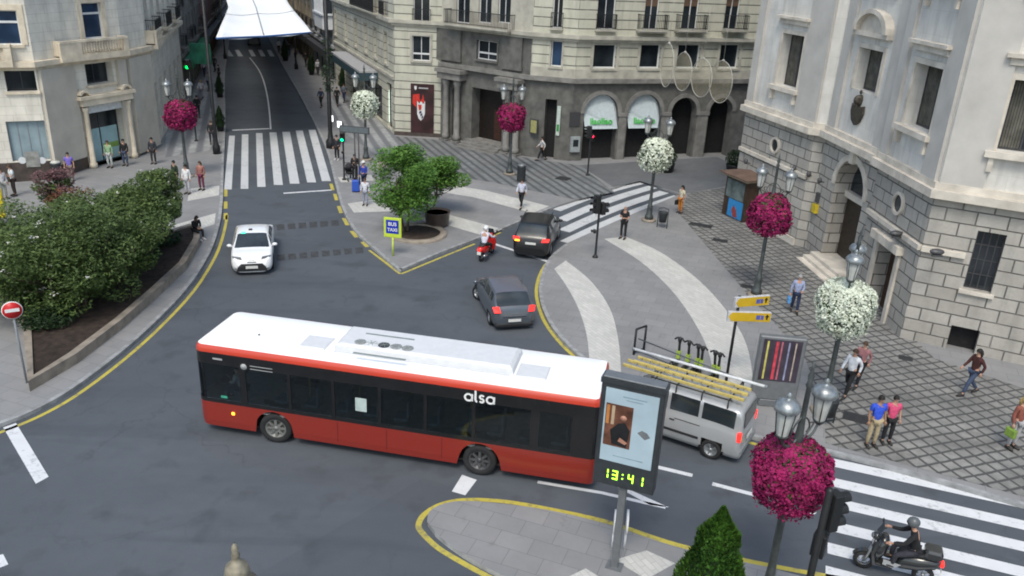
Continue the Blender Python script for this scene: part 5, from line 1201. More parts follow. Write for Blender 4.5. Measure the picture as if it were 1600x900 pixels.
# clock and advertising panel in front
pc = Vector(D(985, 668, 17.0)); rt = thing('clock_panel', 'tall dark advertising panel on a post with green digits reading 13:41', 'clock panel', (pc.x-.03, pc.y, KH), R(1))
base = G(958, 885, KH); rt.location = (base[0]+.03, base[1], KH)
DP = mat('dark_panel_housing', (.035, .04, .045), .4, var=.15); zc = 3.85
M_ = Matrix.Rotation(R(-21), 4, 'Z')
g = MB(); g.box(-.72, .72, -.17, .17, zc-1.45, zc+1.25, 0, M_, bev=.03); g.box(-.74, .74, -.19, .19, zc+1.20, zc+1.32, 0, M_); g.build('housing', DP, rt)
g = MB(); g.box(-.70, .70, -.16, .16, zc+1.321, zc+1.36, 0, M_, bev=.015); g.build('top_cap', GREYP, rt)
g = MB(); g.box(-.60, .60, -.185, -.172, zc-.78, zc+1.10, 0, M_); po2 = g.build('poster', mat('pale_blue_poster', (.36, .46, .52), .3, var=.12, scale=1.5), rt)
g = MB(); g.box(-.56, .06, -.192, -.186, zc-.36, zc+.72, 0, M_); pp = g.build('poster_photo', mat('brown_photo_ground', (.13, .055, .035), .4, var=.6, scale=3), po2)
g = MB(); g.plate([M_ @ Vector(q) for q in ((-.36, -.193, zc-.3), (-.02, -.193, zc-.34), (.03, -.193, zc+.12), (-.1, -.193, zc+.3), (-.25, -.193, zc+.25), (-.42, -.193, zc+.05))], .004, M_.to_3x3() @ Vector((0, -1, 0))); g.build('dark_suit', BLK, pp)
g = MB(); g.lathe([(.075, 0), (.075, .004)], (0, 0, 0), 12, M=M_ @ Matrix.Translation((-.14, -.193, zc+.4)) @ Mx); g.plate([M_ @ Vector(q) for q in ((-.22, -.199, zc-.2), (-.05, -.199, zc-.26), (.0, -.199, zc-.2), (-.18, -.199, zc-.1))], .004, M_.to_3x3() @ Vector((0, -1, 0))); g.build('skin_tones', mat('printed_skin', (.4, .2, .14), .5), pp)
for k, cc in ((0, (.45, .18, .05)), (1, (.4, .3, .2))): g = MB(); g.box(-.54+k*.12, -.47+k*.12, -.198, -.193, zc+.2, zc+.68, 0, M_); g.build('photo_stripe', mat('photo_stripe_%s' % 'ab'[k], cc, .5), pp)
g = MB(); g.plate([M_ @ Vector(q) for q in ((.2, -.186, zc+.12), (.3, -.186, zc+.2), (.42, -.186, zc+.16), (.5, -.186, zc+.06), (.38, -.186, zc-.02), (.3, -.186, zc+.04))], .004, M_.to_3x3() @ Vector((0, -1, 0))); g.build('small_figure', mat('grey_figure_print', (.14, .15, .16), .6), po2)
for a_, b_, zz, hh_ in ((-.2, .34, .93, .03), (-.12, .26, .86, .022), (-.3, .4, -.62, .022)):
    g = MB(); g.box(a_, b_, -.19, -.186, zc+zz, zc+zz+hh_, 0, M_); g.build('text_line', mat('faint_print_line', (.22, .3, .35), .6), po2)
DIG = mat('lit_green_digits', (.3, .8, .05), .5, emit=(.42, 1.0, .04), estr=1.6)
segs = {'1': 'bc', '3': 'abgcd', '4': 'fgbc', ':': ':'}
g = MB(); sw, shh, tt = .13, .24, .030
def seg(cx, zc_, ch):
    S2 = {'a': (-sw/2, sw/2, shh/2-tt, shh/2), 'g': (-sw/2, sw/2, -tt/2, tt/2), 'd': (-sw/2, sw/2, -shh/2, -shh/2+tt), 'b': (sw/2-tt, sw/2, 0.02, shh/2-.01), 'c': (sw/2-tt, sw/2, -shh/2+.01, -0.02), 'f': (-sw/2, -sw/2+tt, .02, shh/2-.01), 'e': (-sw/2, -sw/2+tt, -shh/2+.01, -.02)}
    if ch == ':':
        for z_ in (-.05, .06): g.box(cx-.016, cx+.016, -.182, -.172, zc_+z_-.016, zc_+z_+.016, 0, M_)
    else:
        for q in segs[ch]:
            a, b, c, e = S2[q]; g.box(cx+a, cx+b, -.182, -.172, zc_+c, zc_+e, 0, M_)
for cx, ch in ((-.42, '1'), (-.2, '3'), (-.02, ':'), (.17, '4'), (.4, '1')): seg(cx, zc-1.13, ch)
g.build('digits', DIG, rt)
g = MB(); g.box(-.09, .09, -.07, .07, 0, zc-1.44, 0, M_, bev=.012); g.box(-.2, .2, -.16, .16, 0, .03, 0, M_); g.build('post', GREYP, rt)
# pair of keep-right boards behind the clock post
for px, lab in ((955, 'left one of two white edge-on road signs behind the clock post'), (974, 'right one of two white edge-on road signs behind the clock post')):
    x, y, z = G(px+1, 858, KH); s2 = thing('edge_on_sign', lab, 'road sign', (x, y, z), R(83), 'white edge-on road signs on the island'); g = MB(); g.lathe([(.3, -.025), (.3, .025)], (0, 0, 0), 22, M=Matrix.Translation((0, 0, .85)) @ Mx); g.build('disc', SWH, s2); g = MB(); g.tube([(0, 0, 0), (0, 0, .6)], .03, 7); g.build('post', SWH, s2)
# kiosk
x, y, z = G(1147, 347, KH); rt = thing('kiosk', 'small dark brown kiosk with overhanging roof and blue poster beside the bank', 'kiosk', (x+.9, y+1.2, KH), R(24))
KB = mat('dark_brown_kiosk_wood', (.045, .028, .02), .45, var=.3, scale=4); KR = mat('brown_kiosk_roof', (.13, .085, .065), .6, var=.25, scale=2)
g = MB(); g.box(-.95, .95, -.95, .95, 0, 2.35); g.build('cabin', KB, rt)
g = MB(); g.box(-1.1, 1.1, -1.1, 1.1, 2.352, 2.5); g.build('cornice', mat('beige_kiosk_trim', (.34, .28, .2), .6), rt)
g = MB(); g.add([(-1.3, -1.3, 2.5), (1.3, -1.3, 2.5), (1.3, 1.3, 2.5), (-1.3, 1.3, 2.5), (-1.3, -1.3, 2.56), (1.3, -1.3, 2.56), (1.3, 1.3, 2.56), (-1.3, 1.3, 2.56), (-.3, -.3, 2.75), (.3, -.3, 2.75), (.3, .3, 2.75), (-.3, .3, 2.75)], [(0, 3, 2, 1), (0, 1, 5, 4), (1, 2, 6, 5), (2, 3, 7, 6), (3, 0, 4, 7), (4, 5, 9, 8), (5, 6, 10, 9), (6, 7, 11, 10), (7, 4, 8, 11), (8, 9, 10, 11)]); g.build('roof', KR, rt)
g = MB(); g.box(-.975, -.955, -.8, .8, 1.15, 2.2); g.build('window', mat('kiosk_glass', (.10, .13, .13), .15, var=.5, scale=2), rt); g = MB(); g.box(-.98, -.955, -.85, .45, .08, 1.1); kp = g.build('poster', mat('bright_blue_poster', (.03, .22, .5), .5, var=.1), rt)
g = MB(); g.plate([(-.981, -.5, .15), (-.981, -.1, .12), (-.981, .1, .5), (-.981, -.1, .8), (-.981, -.35, .55)], .004, (-1, 0, 0)); g.build('printed_shape', mat('poster_red_shape', (.25, .05, .05), .6), kp)
g = MB(); g.box(-.1, .75, -.975, -.955, 1.2, 2.15); g.build('window', mat('kiosk_glass_dark', (.03, .03, .035), .15), rt); g = MB(); g.box(.0, .6, -.975, -.955, .15, 1.0); g.build('panel', mat('copper_panel', (.12, .06, .04), .4, var=.3), rt)
# litter bins
BN = mat('dark_grey_bin', (.055, .06, .065), .5, metal=.3, var=.2)
def bin_(label, loc, kind=0, group=None, rz=0):
    rt = thing('litter_bin', label, 'litter bin', loc, rz, group); g = MB()
    if kind == 0:
        g.lathe([(.2, .35), (.25, .9), (.26, .92), (.24, .92), (.19, .4)], (0, 0, 0), 14); g.build('basket', BN, rt); g = MB()
        for sx in (-.27, .27): g.tube([(sx, 0, 0), (sx, 0, 1.1)], .025, 6)
        g.tube([(-.27, 0, 1.1), (0, 0, 1.16), (.27, 0, 1.1)], .025, 6); g.build('stand', BN, rt)
    else:
        g.lathe([(.26, 0), (.28, .05), (.28, .95), (.30, .98), (.30, 1.05)], (0, 0, 0), 16); g.build('drum', BN, rt); g = MB(); g.lathe([(.29, 1.052), (.25, 1.12), (.05, 1.16)], (0, 0, 0), 16); g.build('lid', CAPM if kind == 1 else mat('pale_bin_lid', (.5, .5, .46), .5), rt)
    return rt
bin_('dark litter bin on legs beside the white flower lamp near the far crossing', G(1034, 356, KH), 0, None, R(-20)); bin_('dark litter bin on legs on the cobbles behind the lantern', G(1291, 663, KH), 0, None, R(20))
bin_('round dark bin behind the man in the white shirt on the central pavement', G(814, 283, KH), 1); bin_('black bin with pale lid against the brown plinth at the left', G(91, 281, KH), 2)
# railing at the kerb of the square
x, y, z = G(990, 554, KH); rt = thing('guard_rail', 'low black pedestrian rail with two long bars in front of the parked scooters', 'railing', (x, y, z)); g = MB()
e1 = Vector(G(1150, 620, KH))-Vector((x, y, z)); dd_ = e1.normalized(); sd_ = Vector((-dd_.y, dd_.x, 0))*.0; nv = Vector((.42, .35, 0))
for o_ in (Vector((0, 0, 0)), nv): g.tube([o_, o_+Vector((0, 0, 1.05))], .045, 6)
g.tube([Vector((0, 0, 1.05)), nv+Vector((0, 0, 1.05))], .04, 6); g.tube([Vector((0, 0, .1)), nv+Vector((0, 0, .1))], .03, 6); g.build('end_frame', BLK, rt)
g = MB(); g.tube([nv*.3+Vector((0, 0, .62)), nv*.3+dd_*4.2+Vector((0, 0, .62))], .025, 6); g.tube([nv*.3+Vector((0, 0, .12)), nv*.3+dd_*4.2+Vector((0, 0, .12))], .025, 6); g.build('bars', mat('grey_rail_bar', (.12, .13, .14), .5, metal=.4), rt)
# electric kick scooters
SCG = mat('scooter_lime', (.34, .46, .08), .45)
def kick(label, loc, rz, group):
    rt = thing('kick_scooter', label, 'kick scooter', loc, rz, group); g = MB(); g.box(-.35, .32, -.08, .08, .1, .17, bev=.02); g.build('deck', SIG, rt)
    for x_ in (-.45, .52): g = MB(); g.lathe([(.06, -.03), (.12, -.03), (.12, .03), (.06, .03)], (0, 0, 0), 14, M=Matrix.Translation((x_, 0, .12)) @ Mx); g.build('wheel', SIG, rt)
    g = MB(); g.tube([(.5, 0, .2), (.36, 0, 1.12)], .05, 7); g.tube([(.3, 0, .14), (.5, 0, .28)], .05, 6); g.sph((.37, 0, 1.05), (.09, .08, .12), 8, 6); g.build('stem', SIG, rt); g = MB(); g.tube([(.30, -.18, 1.06), (.37, -.08, 1.12), (.37, .08, 1.12), (.30, .18, 1.06)], .034, 6); g.build('handlebar', SIG, rt)
    g = MB(); g.box(-.55, -.35, -.07, .07, .22, .30); g.build('mudguard', SCG, rt); g = MB(); g.box(.36, .5, -.07, .07, .28, .58); g.build('battery_box', SCG, rt); return rt
k0 = None
labs = ['leftmost kick scooter of the row, nearest the black rail', 'second kick scooter from the left in the parked row', 'third kick scooter from the left in the parked row', 'third kick scooter from the right in the parked row', 'second kick scooter from the right in the parked row', 'rightmost kick scooter of the row, nearest the yellow sign pole']
for k in range(6):
    px, py = 1052+k*12.5, 577+k*5.2; L_ = G(px, py, KH)
    if k0 is None: k0 = kick(labs[0], L_, R(62), 'kick scooters parked in a row on the square')
    else: dup(k0, L_, R(62+random.uniform(-22, 22)), labs[k])
# awning over the street
AW = NT('white_street_awning'); AW.rough(.8); AW.col(AW.mix(AW.ramp(AW.noise(.25, 3), .4, .6), (.82, .84, .86), (.87, .88, .89)))
rt = thing('street_awning', 'large white canvas awning stretched high across the street', 'awning', G(410, 40, 8.2))
c0 = [Vector(G(338, 58, 8)), Vector(G(412, 55, 7.8)), Vector(G(486, 49, 8))]; c1 = [Vector(G(357, 12, 8.1)), Vector(G(400, 12, 8.0)), Vector(G(452, 8, 8.1))]; c2 = [Vector(G(346, -30, 8.3)), Vector(G(382, -30, 8.1)), Vector(G(432, -30, 8.3))]
def lerp3(a, b, c, t_): return a.lerp(b, t_*2) if t_ < .5 else b.lerp(c, t_*2-1)
vs = []; NU, NV = 16, 14
for j in range(NV+1):
    t_ = j/NV; r3 = [lerp3(a, b, c, t_) for a, b, c in zip(c0, c1, c2)]
    for i in range(NU+1):
        s_ = i/NU; p = lerp3(r3[0], r3[1], r3[2], s_); p.z += -.18*sin(pi*((s_*2) % 1))*1.0+.05*sin(pi*((t_*3) % 1)); vs.append(p)
fs = [(j*(NU+1)+i, j*(NU+1)+i+1, (j+1)*(NU+1)+i+1, (j+1)*(NU+1)+i) for j in range(NV) for i in range(NU)]
g = MB(); g.add(vs, fs, 0, True); aw = g.build('canvas', AW.m, rt, 'w'); md = aw.modifiers.new('thickness', 'SOLIDIFY'); md.thickness = .03
g = MB(); mid = [lerp3(c0[1], c1[1], c2[1], k/10)+Vector((0, 0, .06)) for k in range(11)]; g.tube(mid, .05, 5); 
for t_ in (1/3,): g.tube([lerp3(*[lerp3(a, b, c, t_) for a, b, c in zip(c0, c1, c2)], s/8)+Vector((0, 0, .14-.15*sin(pi*((s/4) % 1)))) for s in range(9)], .03, 4)
g.build('seam_rope', mat('grey_seam', (.25, .27, .3), .8), rt, 'w')
g = MB(); g.tube([lerp3(*c0, s/8)+Vector((0, 0, -.08)) for s in range(9)], .07, 5); g.build('front_edge_shade', mat('blue_edge_shade', (.05, .12, .3), .7), rt, 'w')  # bluish shade of the awning's front edge, painted as a blue tube
# hanging ring ornaments
RING = mat('white_ring_tube', (.42, .41, .37), .5); 
t = NT('golden_mesh'); t.rough(.6); t.b.inputs['Alpha'].default_value = .2; t.col(t.mix(t.ramp(t.noise(14, 3), .4, .6), (.35, .30, .18), (.55, .52, .42))); MESHM = t.m
for px, py, w_, h_, an, lab in ((1042, 102, 20, 66, 82, 'leftmost hanging mesh ring, seen almost edge on, above the arcade'), (1067, 112, 28, 58, 73, 'second hanging mesh ring from the left above the arcade'), (1096, 122, 32, 58, 69, 'third hanging mesh ring from the left above the arcade'), (1126, 128, 34, 64, 70, 'rightmost hanging mesh ring beside the bank building')):
    p = Vector(D(px, py, 50)); r_ = h_/2*50/1282; rt = thing('ring_ornament', lab, 'hanging ornament', p, R(-an), 'mesh ring ornaments hanging before the arcade')
    g = MB(); n = 28; g.tube([(r_*cos(2*pi*k/n), 0, r_*sin(2*pi*k/n)) for k in range(n+1)], .024, 6, cap=False); g.build('ring', RING, rt)
    g = MB(); g.lathe([(r_-.03, -.01), (r_-.03, .01)], (0, 0, 0), 28, M=Mx); g.build('mesh_disc', MESHM, rt); g = MB(); g.tube([(0, 0, r_), (0, 0, r_+3)], .012, 4); g.sph((0, 0, r_+.02), .08, 8, 6); g.build('hanging_wire', RING, rt)
# green chemist banner over the left pavement, yellow sign at the far left
p = Vector(D(313, 82, 66)); g = MB(); g.box(-.9, .9, -.06, .06, -.9, .7, bev=.02); o = g.build('chemist_banner', mat('teal_green_banner', (.02, .13, .08), .6, var=.5, scale=1.5)); o.location = p; o.rotation_euler = (0, 0, R(-8)); tag(o, 'green and teal projecting shop banner above the left pavement', 'banner')
p = G(2, 352, KH); rt = thing('yellow_sign', 'bright yellow standing sign cut by the left picture edge', 'sign', (p[0], p[1], KH), R(10)); g = MB(); g.box(-.5, .3, -.06, .06, .4, 1.9, bev=.03); g.build('panel', mat('bright_yellow', (.62, .5, .02), .5), rt); g = MB(); g.tube([(-.1, 0, 0), (-.1, 0, .4)], .04, 6); g.box(-.3, .1, -.2, .2, 0, .05); g.build('foot', DFR, rt)
# ------------------------------------------------------------------ vehicles
def carpaint(name, c, rough=.28, coat=.6, metal=0.0):
    t = NT(name); t.rough(rough); t.b.inputs['Metallic'].default_value = metal; t.b.inputs['Coat Weight'].default_value = coat; t.b.inputs['Coat Roughness'].default_value = .08
    d = t.ramp(t.noise(2.2, 5), .4, .75, 0, .22); t.col(t.mix(d, c, tuple(x*.7+.02 for x in c))); return t.m
TYRE = mat('tyre_rubber', (.018, .018, .019), .85, var=.2); RIM = mat('alloy_rim', (.38, .39, .40), .35, metal=.7, var=.1); RIMD = mat('dark_rim', (.09, .09, .095), .4, metal=.5)
CGLS = glass('car_glass', (.018, .024, .028), .05, .7); PLASB = mat('black_trim_plastic', (.02, .02, .022), .6); CHR = mat('chrome_trim', (.5, .5, .52), .2, metal=.9, var=.05)
HLG = mat('headlamp_glass', (.12, .13, .14), .12, var=.3, scale=10); TLR = mat('lit_tail_lamp', (.6, .01, .01), .3, emit=(1, .04, .03), estr=.9); TLD = mat('red_tail_lamp', (.22, .008, .01), .25, var=.2); PLT = mat('white_number_plate', (.55, .55, .53), .5, var=.1, scale=30); ORG = mat('lit_indicator', (.8, .3, .02), .4, emit=(1, .4, .03), estr=2.5)
def wheel(rt, x, y, r, w_, side, rimm=RIM, spokes=5, steer=0):
    M_ = Matrix.Translation((x, y, r)) @ Matrix.Rotation(steer, 4, 'Z') @ Matrix.Rotation(R(-90)*side, 4, 'X')
    h = w_/2
    wo_ = thing_part('wheel', rt)
    g = MB(); g.lathe([(r*.6, -h), (r*.93, -h), (r, -h*.7), (r, h*.7), (r*.93, h), (r*.66, h), (r*.64, h*.8)], (0, 0, 0), 24, M=M_, cap=False); g.lathe([(r*.02, -h*.9), (r*.6, -h)], (0, 0, 0), 16, M=M_)
    ty = g.build('tyre', TYRE, wo_)
    g = MB(); g.lathe([(r*.65, h*.82), (r*.62, h*.9), (r*.56, h*.72), (r*.5, h*.2), (.01, h*.15)], (0, 0, 0), 24, M=M_, cap=False)
    for k in range(spokes):
        a = 2*pi*k/spokes; c, s_ = cos(a), sin(a); q = Vector((-s_, c, 0)); p0, p1 = Vector((c*r*.1, s_*r*.1, h*.75)), Vector((c*r*.6, s_*r*.6, h*.78))
        g.plate([M_ @ (p0+q*r*.09), M_ @ (p0-q*r*.09), M_ @ (p1-q*r*.07), M_ @ (p1+q*r*.07)], h*.25, M_.to_3x3() @ Vector((0, 0, -1)))
    g.lathe([(r*.15, h*.5), (r*.15, h*.85), (.01, h*.9)], (0, 0, 0), 12, M=M_); g.build('rim', rimm, wo_)
def thing_part(name, parent, loc=(0, 0, 0)):
    o = bpy.data.objects.new(name, None); COL.objects.link(o); o.parent = parent; o.location = loc; o.empty_display_size = .1; return o
def interp(pts, x):
    if x <= pts[0][0]: return pts[0][1]
    for i in range(len(pts)-1):
        if x <= pts[i+1][0]:
            x0, y0 = pts[i]; x1, y1 = pts[i+1]; t_ = (x-x0)/(x1-x0)
            m0 = (pts[i+1][1]-pts[i-1][1])/(pts[i+1][0]-pts[i-1][0]) if i > 0 else (y1-y0)/(x1-x0)
            m1 = (pts[i+2][1]-y0)/(pts[i+2][0]-x0) if i+2 < len(pts) else (y1-y0)/(x1-x0)
            dx = x1-x0
            if abs(m0) > 3*abs((y1-y0)/dx)+.4: m0 = (y1-y0)/dx
            if abs(m1) > 3*abs((y1-y0)/dx)+.4: m1 = (y1-y0)/dx
            h = t_*t_*(3-2*t_); return (2*t_**3-3*t_*t_+1)*y0+(t_**3-2*t_*t_+t_)*dx*m0+h*y1+(t_**3-t_*t_)*dx*m1
    return pts[-1][1]
def car(name, label, cat, loc, rz, L, W, top, belt, plan, wheels, wr, paint, cabin, wins, pillars, glassx, tumble=.78, roofm=None, steer=0, rim=RIM, group=None, gz=.2, bumper=None, mirror=True):
    """top/belt/plan: profiles over x (rear negative). cabin: (x0,x1) where glass band exists. wins: list of (x0,x1) side glass. glassx: (rear0,rear1,front0,front1) x-ranges of rear and front screens"""
    rt = thing(name, label, cat, loc, rz, group)
    NX = int(L/.05); xs = [-L/2+L*i/NX for i in range(NX+1)]
    parts = {}
    def ring(x):
        zt = interp(top, x); zb = min(interp(belt, x), zt-.015); hw = interp(plan, x); cab = max(0., min(1., (zt-zb)/.42))
        rw = hw*(tumble*cab+.93*(1-cab))
        pts = [(0, gz), (hw*.80, gz), (hw*.93, gz+.05), (hw*.985, gz+.18), (hw, (gz+zb)/2), (hw*.995, zb-.10), (hw*.965, zb-.01)]
        z1 = zt-.10*cab-.012; w1 = rw+.02
        for k in range(1, 5): t_ = k/5; pts.append((hw*.95*(1-t_)+w1*t_, (zb+.005)*(1-t_)+z1*t_))
        pts += [(w1, z1), (rw*.93, zt-.045*cab-.006), (rw*.8, zt-.018), (rw*.45, zt-.004), (0, zt)]
        return pts
    rings = [ring(x) for x in xs]; n = len(rings[0])
    arch = [(wx, wr*1.0, wr*1.20) for wx in wheels]
    def emit(part, m_, q): parts.setdefault((part, m_), MB()).add(q, [(0, 1, 2, 3)], 0, True)
    # shared-vertex grids per part for smooth shading
    grid = {}
    def cls(i, j, sgn):
        xm = (xs[i]+xs[i+1])/2; zc = (rings[i][j][1]+rings[i][j+1][1]+rings[i+1][j][1]+rings[i+1][j+1][1])/4
        if 1 <= j <= 6:
            for wx, wz, ar_ in arch:
                if (xm-wx)**2+(zc-wz)**2 < ar_**2: return None
        if 6 <= j <= 10:
            for k, (a, b) in enumerate(wins):
                zt = interp(top, xm); zb = interp(belt, xm)
                if a < xm < b and zt-zb > .18 and 7 <= j+0 <= 10: return ('side_window', k, CGLS)
        if j >= 12 or (11 <= j):
            if glassx[0] < xm < glassx[1] and j >= 12: return ('rear_window', 0, CGLS)
            if glassx[2] < xm < glassx[3] and j >= 12: return ('windscreen', 0, CGLS)
            if roofm and glassx[1] <= xm <= glassx[2] and j >= 12: return ('roof', 0, roofm)
        if bumper and 1 <= j <= 3 and zc < gz+.16: return ('lower_trim', 0, PLASB)
        return ('body', 0, paint)
    for sgn in (1, -1):
        for i in range(NX):
            for j in range(n-1):
                c = cls(i, j, sgn)
                if c is None: continue
                key = (c[0], c[1], sgn if c[0] == 'side_window' else 0)
                gd = grid.setdefault(key, [MB(), {}, c[2]])
                ids = []
                for (a, b) in ((i, j), (i+1, j), (i+1, j+1), (i, j+1)):
                    kk = (a, b, sgn if rings[a][b][0] > 1e-6 else 0)
                    if kk not in gd[1]:
                        gd[1][kk] = len(gd[0].v); p = rings[a][b]; gd[0].v.append(Vector((xs[a], p[0]*sgn, p[1])))
                    ids.append(gd[1][kk])
                if sgn < 0: ids = ids[::-1]
                if len(set(ids)) >= 3: gd[0].f.append(list(dict.fromkeys(ids))); gd[0].mi.append(0); gd[0].sm.append(True)
    # end caps
    for e, rg, x in ((0, rings[0], xs[0]), (1, rings[-1], xs[-1])):
        gd = grid[('body', 0, 0)]; o = [(x, p[0], p[1]) for p in rg]+[(x, -p[0], p[1]) for p in rg[::-1] if p[0] > 1e-6]
        gd[0].add(o, [tuple(range(len(o))) if e else tuple(range(len(o)-1, -1, -1))])
    objs = {}
    for key, (mb, _, m_) in grid.items(): objs[key] = mb.build(key[0], m_, rt)
    hwm = W/2
    g = MB(); g.box(-L/2+.25, L/2-.25, -hwm*.62, hwm*.62, gz+.02, .5)
    for wx in wheels:
        for sg in (1, -1):
            n_ = 16; vs = []
            for k in range(n_+1):
                a = pi*k/n_*1.16-.25; vs += [(wx+wr*1.21*cos(a), sg*(hwm*.99), wr+wr*1.21*sin(a)), (wx+wr*1.21*cos(a), sg*(hwm*.55), wr+wr*1.21*sin(a))]
            g.add(vs, [(2*k, 2*k+1, 2*k+3, 2*k+2) for k in range(n_)], 0, True); g.add([vs[2*k+1] for k in range(n_+1)], [tuple(range(n_+1))])
    g.build('underbody', PLASB, rt)
    for i, wx in enumerate(wheels):
        for sg in (1, -1): wheel(rt, wx, sg*(hwm-.115), wr, .21, sg, rim, 5 if rim is RIM else 7, steer if i == 1 else 0)
    if mirror:
        mx_ = mirror if isinstance(mirror, (float, int)) and mirror is not True else glassx[3]-.25
        for sg in (1, -1):
            g = MB(); zb = interp(belt, mx_); g.sph((mx_, sg*(hwm+.09), zb+.06), (.09, .12, .075), 10, 7); g.tube([(mx_, sg*hwm*.93, zb), (mx_, sg*(hwm+.03), zb+.04)], .03, 5); g.build('mirror', paint, rt)
    return rt
def patch(rt, name, m_, pts, th, nrm, par=None):
    g = MB(); g.plate(pts, th, nrm); return g.build(name, m_, par or rt)
# --- white taxi -----------------------------------------------------
WP = carpaint('white_car_paint', (.78, .79, .80))
A_ = Vector(G(394, 421, .3)); hd_ = R(-75)
ctr = A_-Vector((cos(hd_), sin(hd_), 0))*2.28
tx = car('taxi', 'white saloon taxi with green roof light heading down past the crossing', 'taxi', (ctr.x, ctr.y, 0), hd_, 4.6, 1.82,
    [(-2.3, .62), (-2.25, .88), (-2.1, .98), (-1.65, 1.04), (-1.0, 1.36), (-.5, 1.45), (.1, 1.46), (.5, 1.38), (1.25, .99), (1.7, .92), (2.1, .80), (2.25, .68), (2.3, .5)],
    [(-2.3, .6), (-2.1, .93), (-1.5, .98), (0, .96), (1.2, .93), (2.1, .74), (2.3, .48)],
    [(-2.3, .70), (-2.2, .80), (-1.9, .88), (-1, .91), (1, .91), (1.8, .89), (2.1, .85), (2.24, .74), (2.3, .64)], (-1.35, 1.42), .325, WP, None, [(-1.3, -.55), (-.47, .3), (.38, 1.0)], None, (-1.72, -1.02, .42, 1.22), .76, steer=R(4), gz=.18)
g = MB(); g.plate([(2.31, -.66, .24), (2.31, .66, .24), (2.33, .60, .44), (2.30, .45, .58), (2.30, -.45, .58), (2.33, -.60, .44)], .04, (1, 0, 0)); gr = g.build('grille', PLASB, tx)
g = MB(); g.plate([(2.38, -.26, .38), (2.38, .26, .38), (2.37, .26, .50), (2.37, -.26, .50)], .01, (1, 0, 0)); g.build('number_plate', PLT, tx)
for sg in (1, -1):
    g = MB(); g.plate([(2.17, sg*.40, .70), (2.04, sg*.79, .74), (1.92, sg*.84, .82), (2.06, sg*.45, .80)], .06, (.6, sg*.15, .5)); g.build('headlight', HLG, tx)
    g = MB(); g.plate([(2.17, sg*.55, .26), (2.06, sg*.76, .28), (2.08, sg*.74, .42), (2.18, sg*.6, .38)], .05, (1, 0, 0)); g.build('fog_lamp_recess', PLASB, tx)
    g = MB(); g.plate([(-2.3, sg*.45, .78), (-2.2, sg*.78, .80), (-2.2, sg*.78, .90), (-2.26, sg*.45, .88)], .04, (-1, 0, 0)); g.build('tail_light', TLD, tx)
g = MB(); g.plate([(2.25, -.2, .60), (2.25, .2, .60), (2.2, .12, .70), (2.2, -.12, .70)], .03, (.8, 0, .5)); g.build('badge_bar', PLASB, tx)
g = MB(); g.box(.08, .2, -.16, .0, 1.45, 1.51, bev=.015); g.build('roof_sign', PLASB, tx)
g = MB(); g.box(.36, .46, -.48, -.28, 1.40, 1.46, bev=.015); g.build('roof_light', mat('lit_taxi_light', (.1, .7, .5), .4, emit=(.1, 1, .7), estr=1.0), tx)
# --- grey hatchback --------------------------------------------------
GP = carpaint('dark_grey_car_paint', (.10, .115, .135), .3, .7, .35)
B_ = Vector(G(803, 513, .1)); hd_ = R(105); ctr = B_+Vector((cos(hd_), sin(hd_), 0))*2.0
hb = car('hatchback', 'dark grey hatchback with lit brake lamps turning behind the bus', 'car', (ctr.x, ctr.y, 0), hd_, 4.05, 1.76,
    [(-2.02, .55), (-1.99, .84), (-1.88, 1.02), (-1.62, 1.22), (-1.38, 1.42), (-1.2, 1.46), (-.4, 1.5), (.1, 1.49), (.5, 1.36), (1.2, .98), (1.6, .89), (1.9, .74), (2.02, .5)],
    [(-2.02, .5), (-1.9, .93), (-1.4, .99), (0, .93), (1.1, .9), (1.9, .7), (2.02, .45)],
    [(-2.02, .68), (-1.9, .81), (-1.5, .87), (0, .88), (1.2, .87), (1.7, .80), (1.95, .62), (2.02, .45)], (-1.25, 1.3), .31, GP, None, [(-1.35, -.95), (-.85, -.15), (-.07, .95)], None, (-1.86, -1.36, .42, 1.18), .78, roofm=carpaint('grey_roof_paint', (.16, .155, .18), .4, .5, .4), steer=R(25), gz=.18)
for sg in (1, -1):
    g = MB(); g.plate([(-2.0, sg*.55, .80), (-1.93, sg*.80, .78), (-1.80, sg*.86, .98), (-1.88, sg*.62, 1.02)], .05, (-1, sg*.3, .3)); g.build('tail_light', TLR, hb)
    g = MB(); g.plate([(1.9, sg*.45, .62), (1.75, sg*.74, .66), (1.6, sg*.76, .76), (1.8, sg*.5, .74)], .05, (.7, 0, .5)); g.build('headlight', HLG, hb)
g = MB(); g.plate([(-2.07, -.26, .42), (-2.07, .26, .42), (-2.05, .26, .53), (-2.05, -.26, .53)], .012, (-1, 0, 0)); g.build('number_plate', PLT, hb)
g = MB(); g.box(-2.06, -1.98, -.45, .45, .64, .67); g.build('chrome_strip', CHR, hb); g = MB(); g.box(-2.06, -1.9, -.78, .78, .2, .33, bev=.03); g.build('rear_bumper', PLASB, hb)
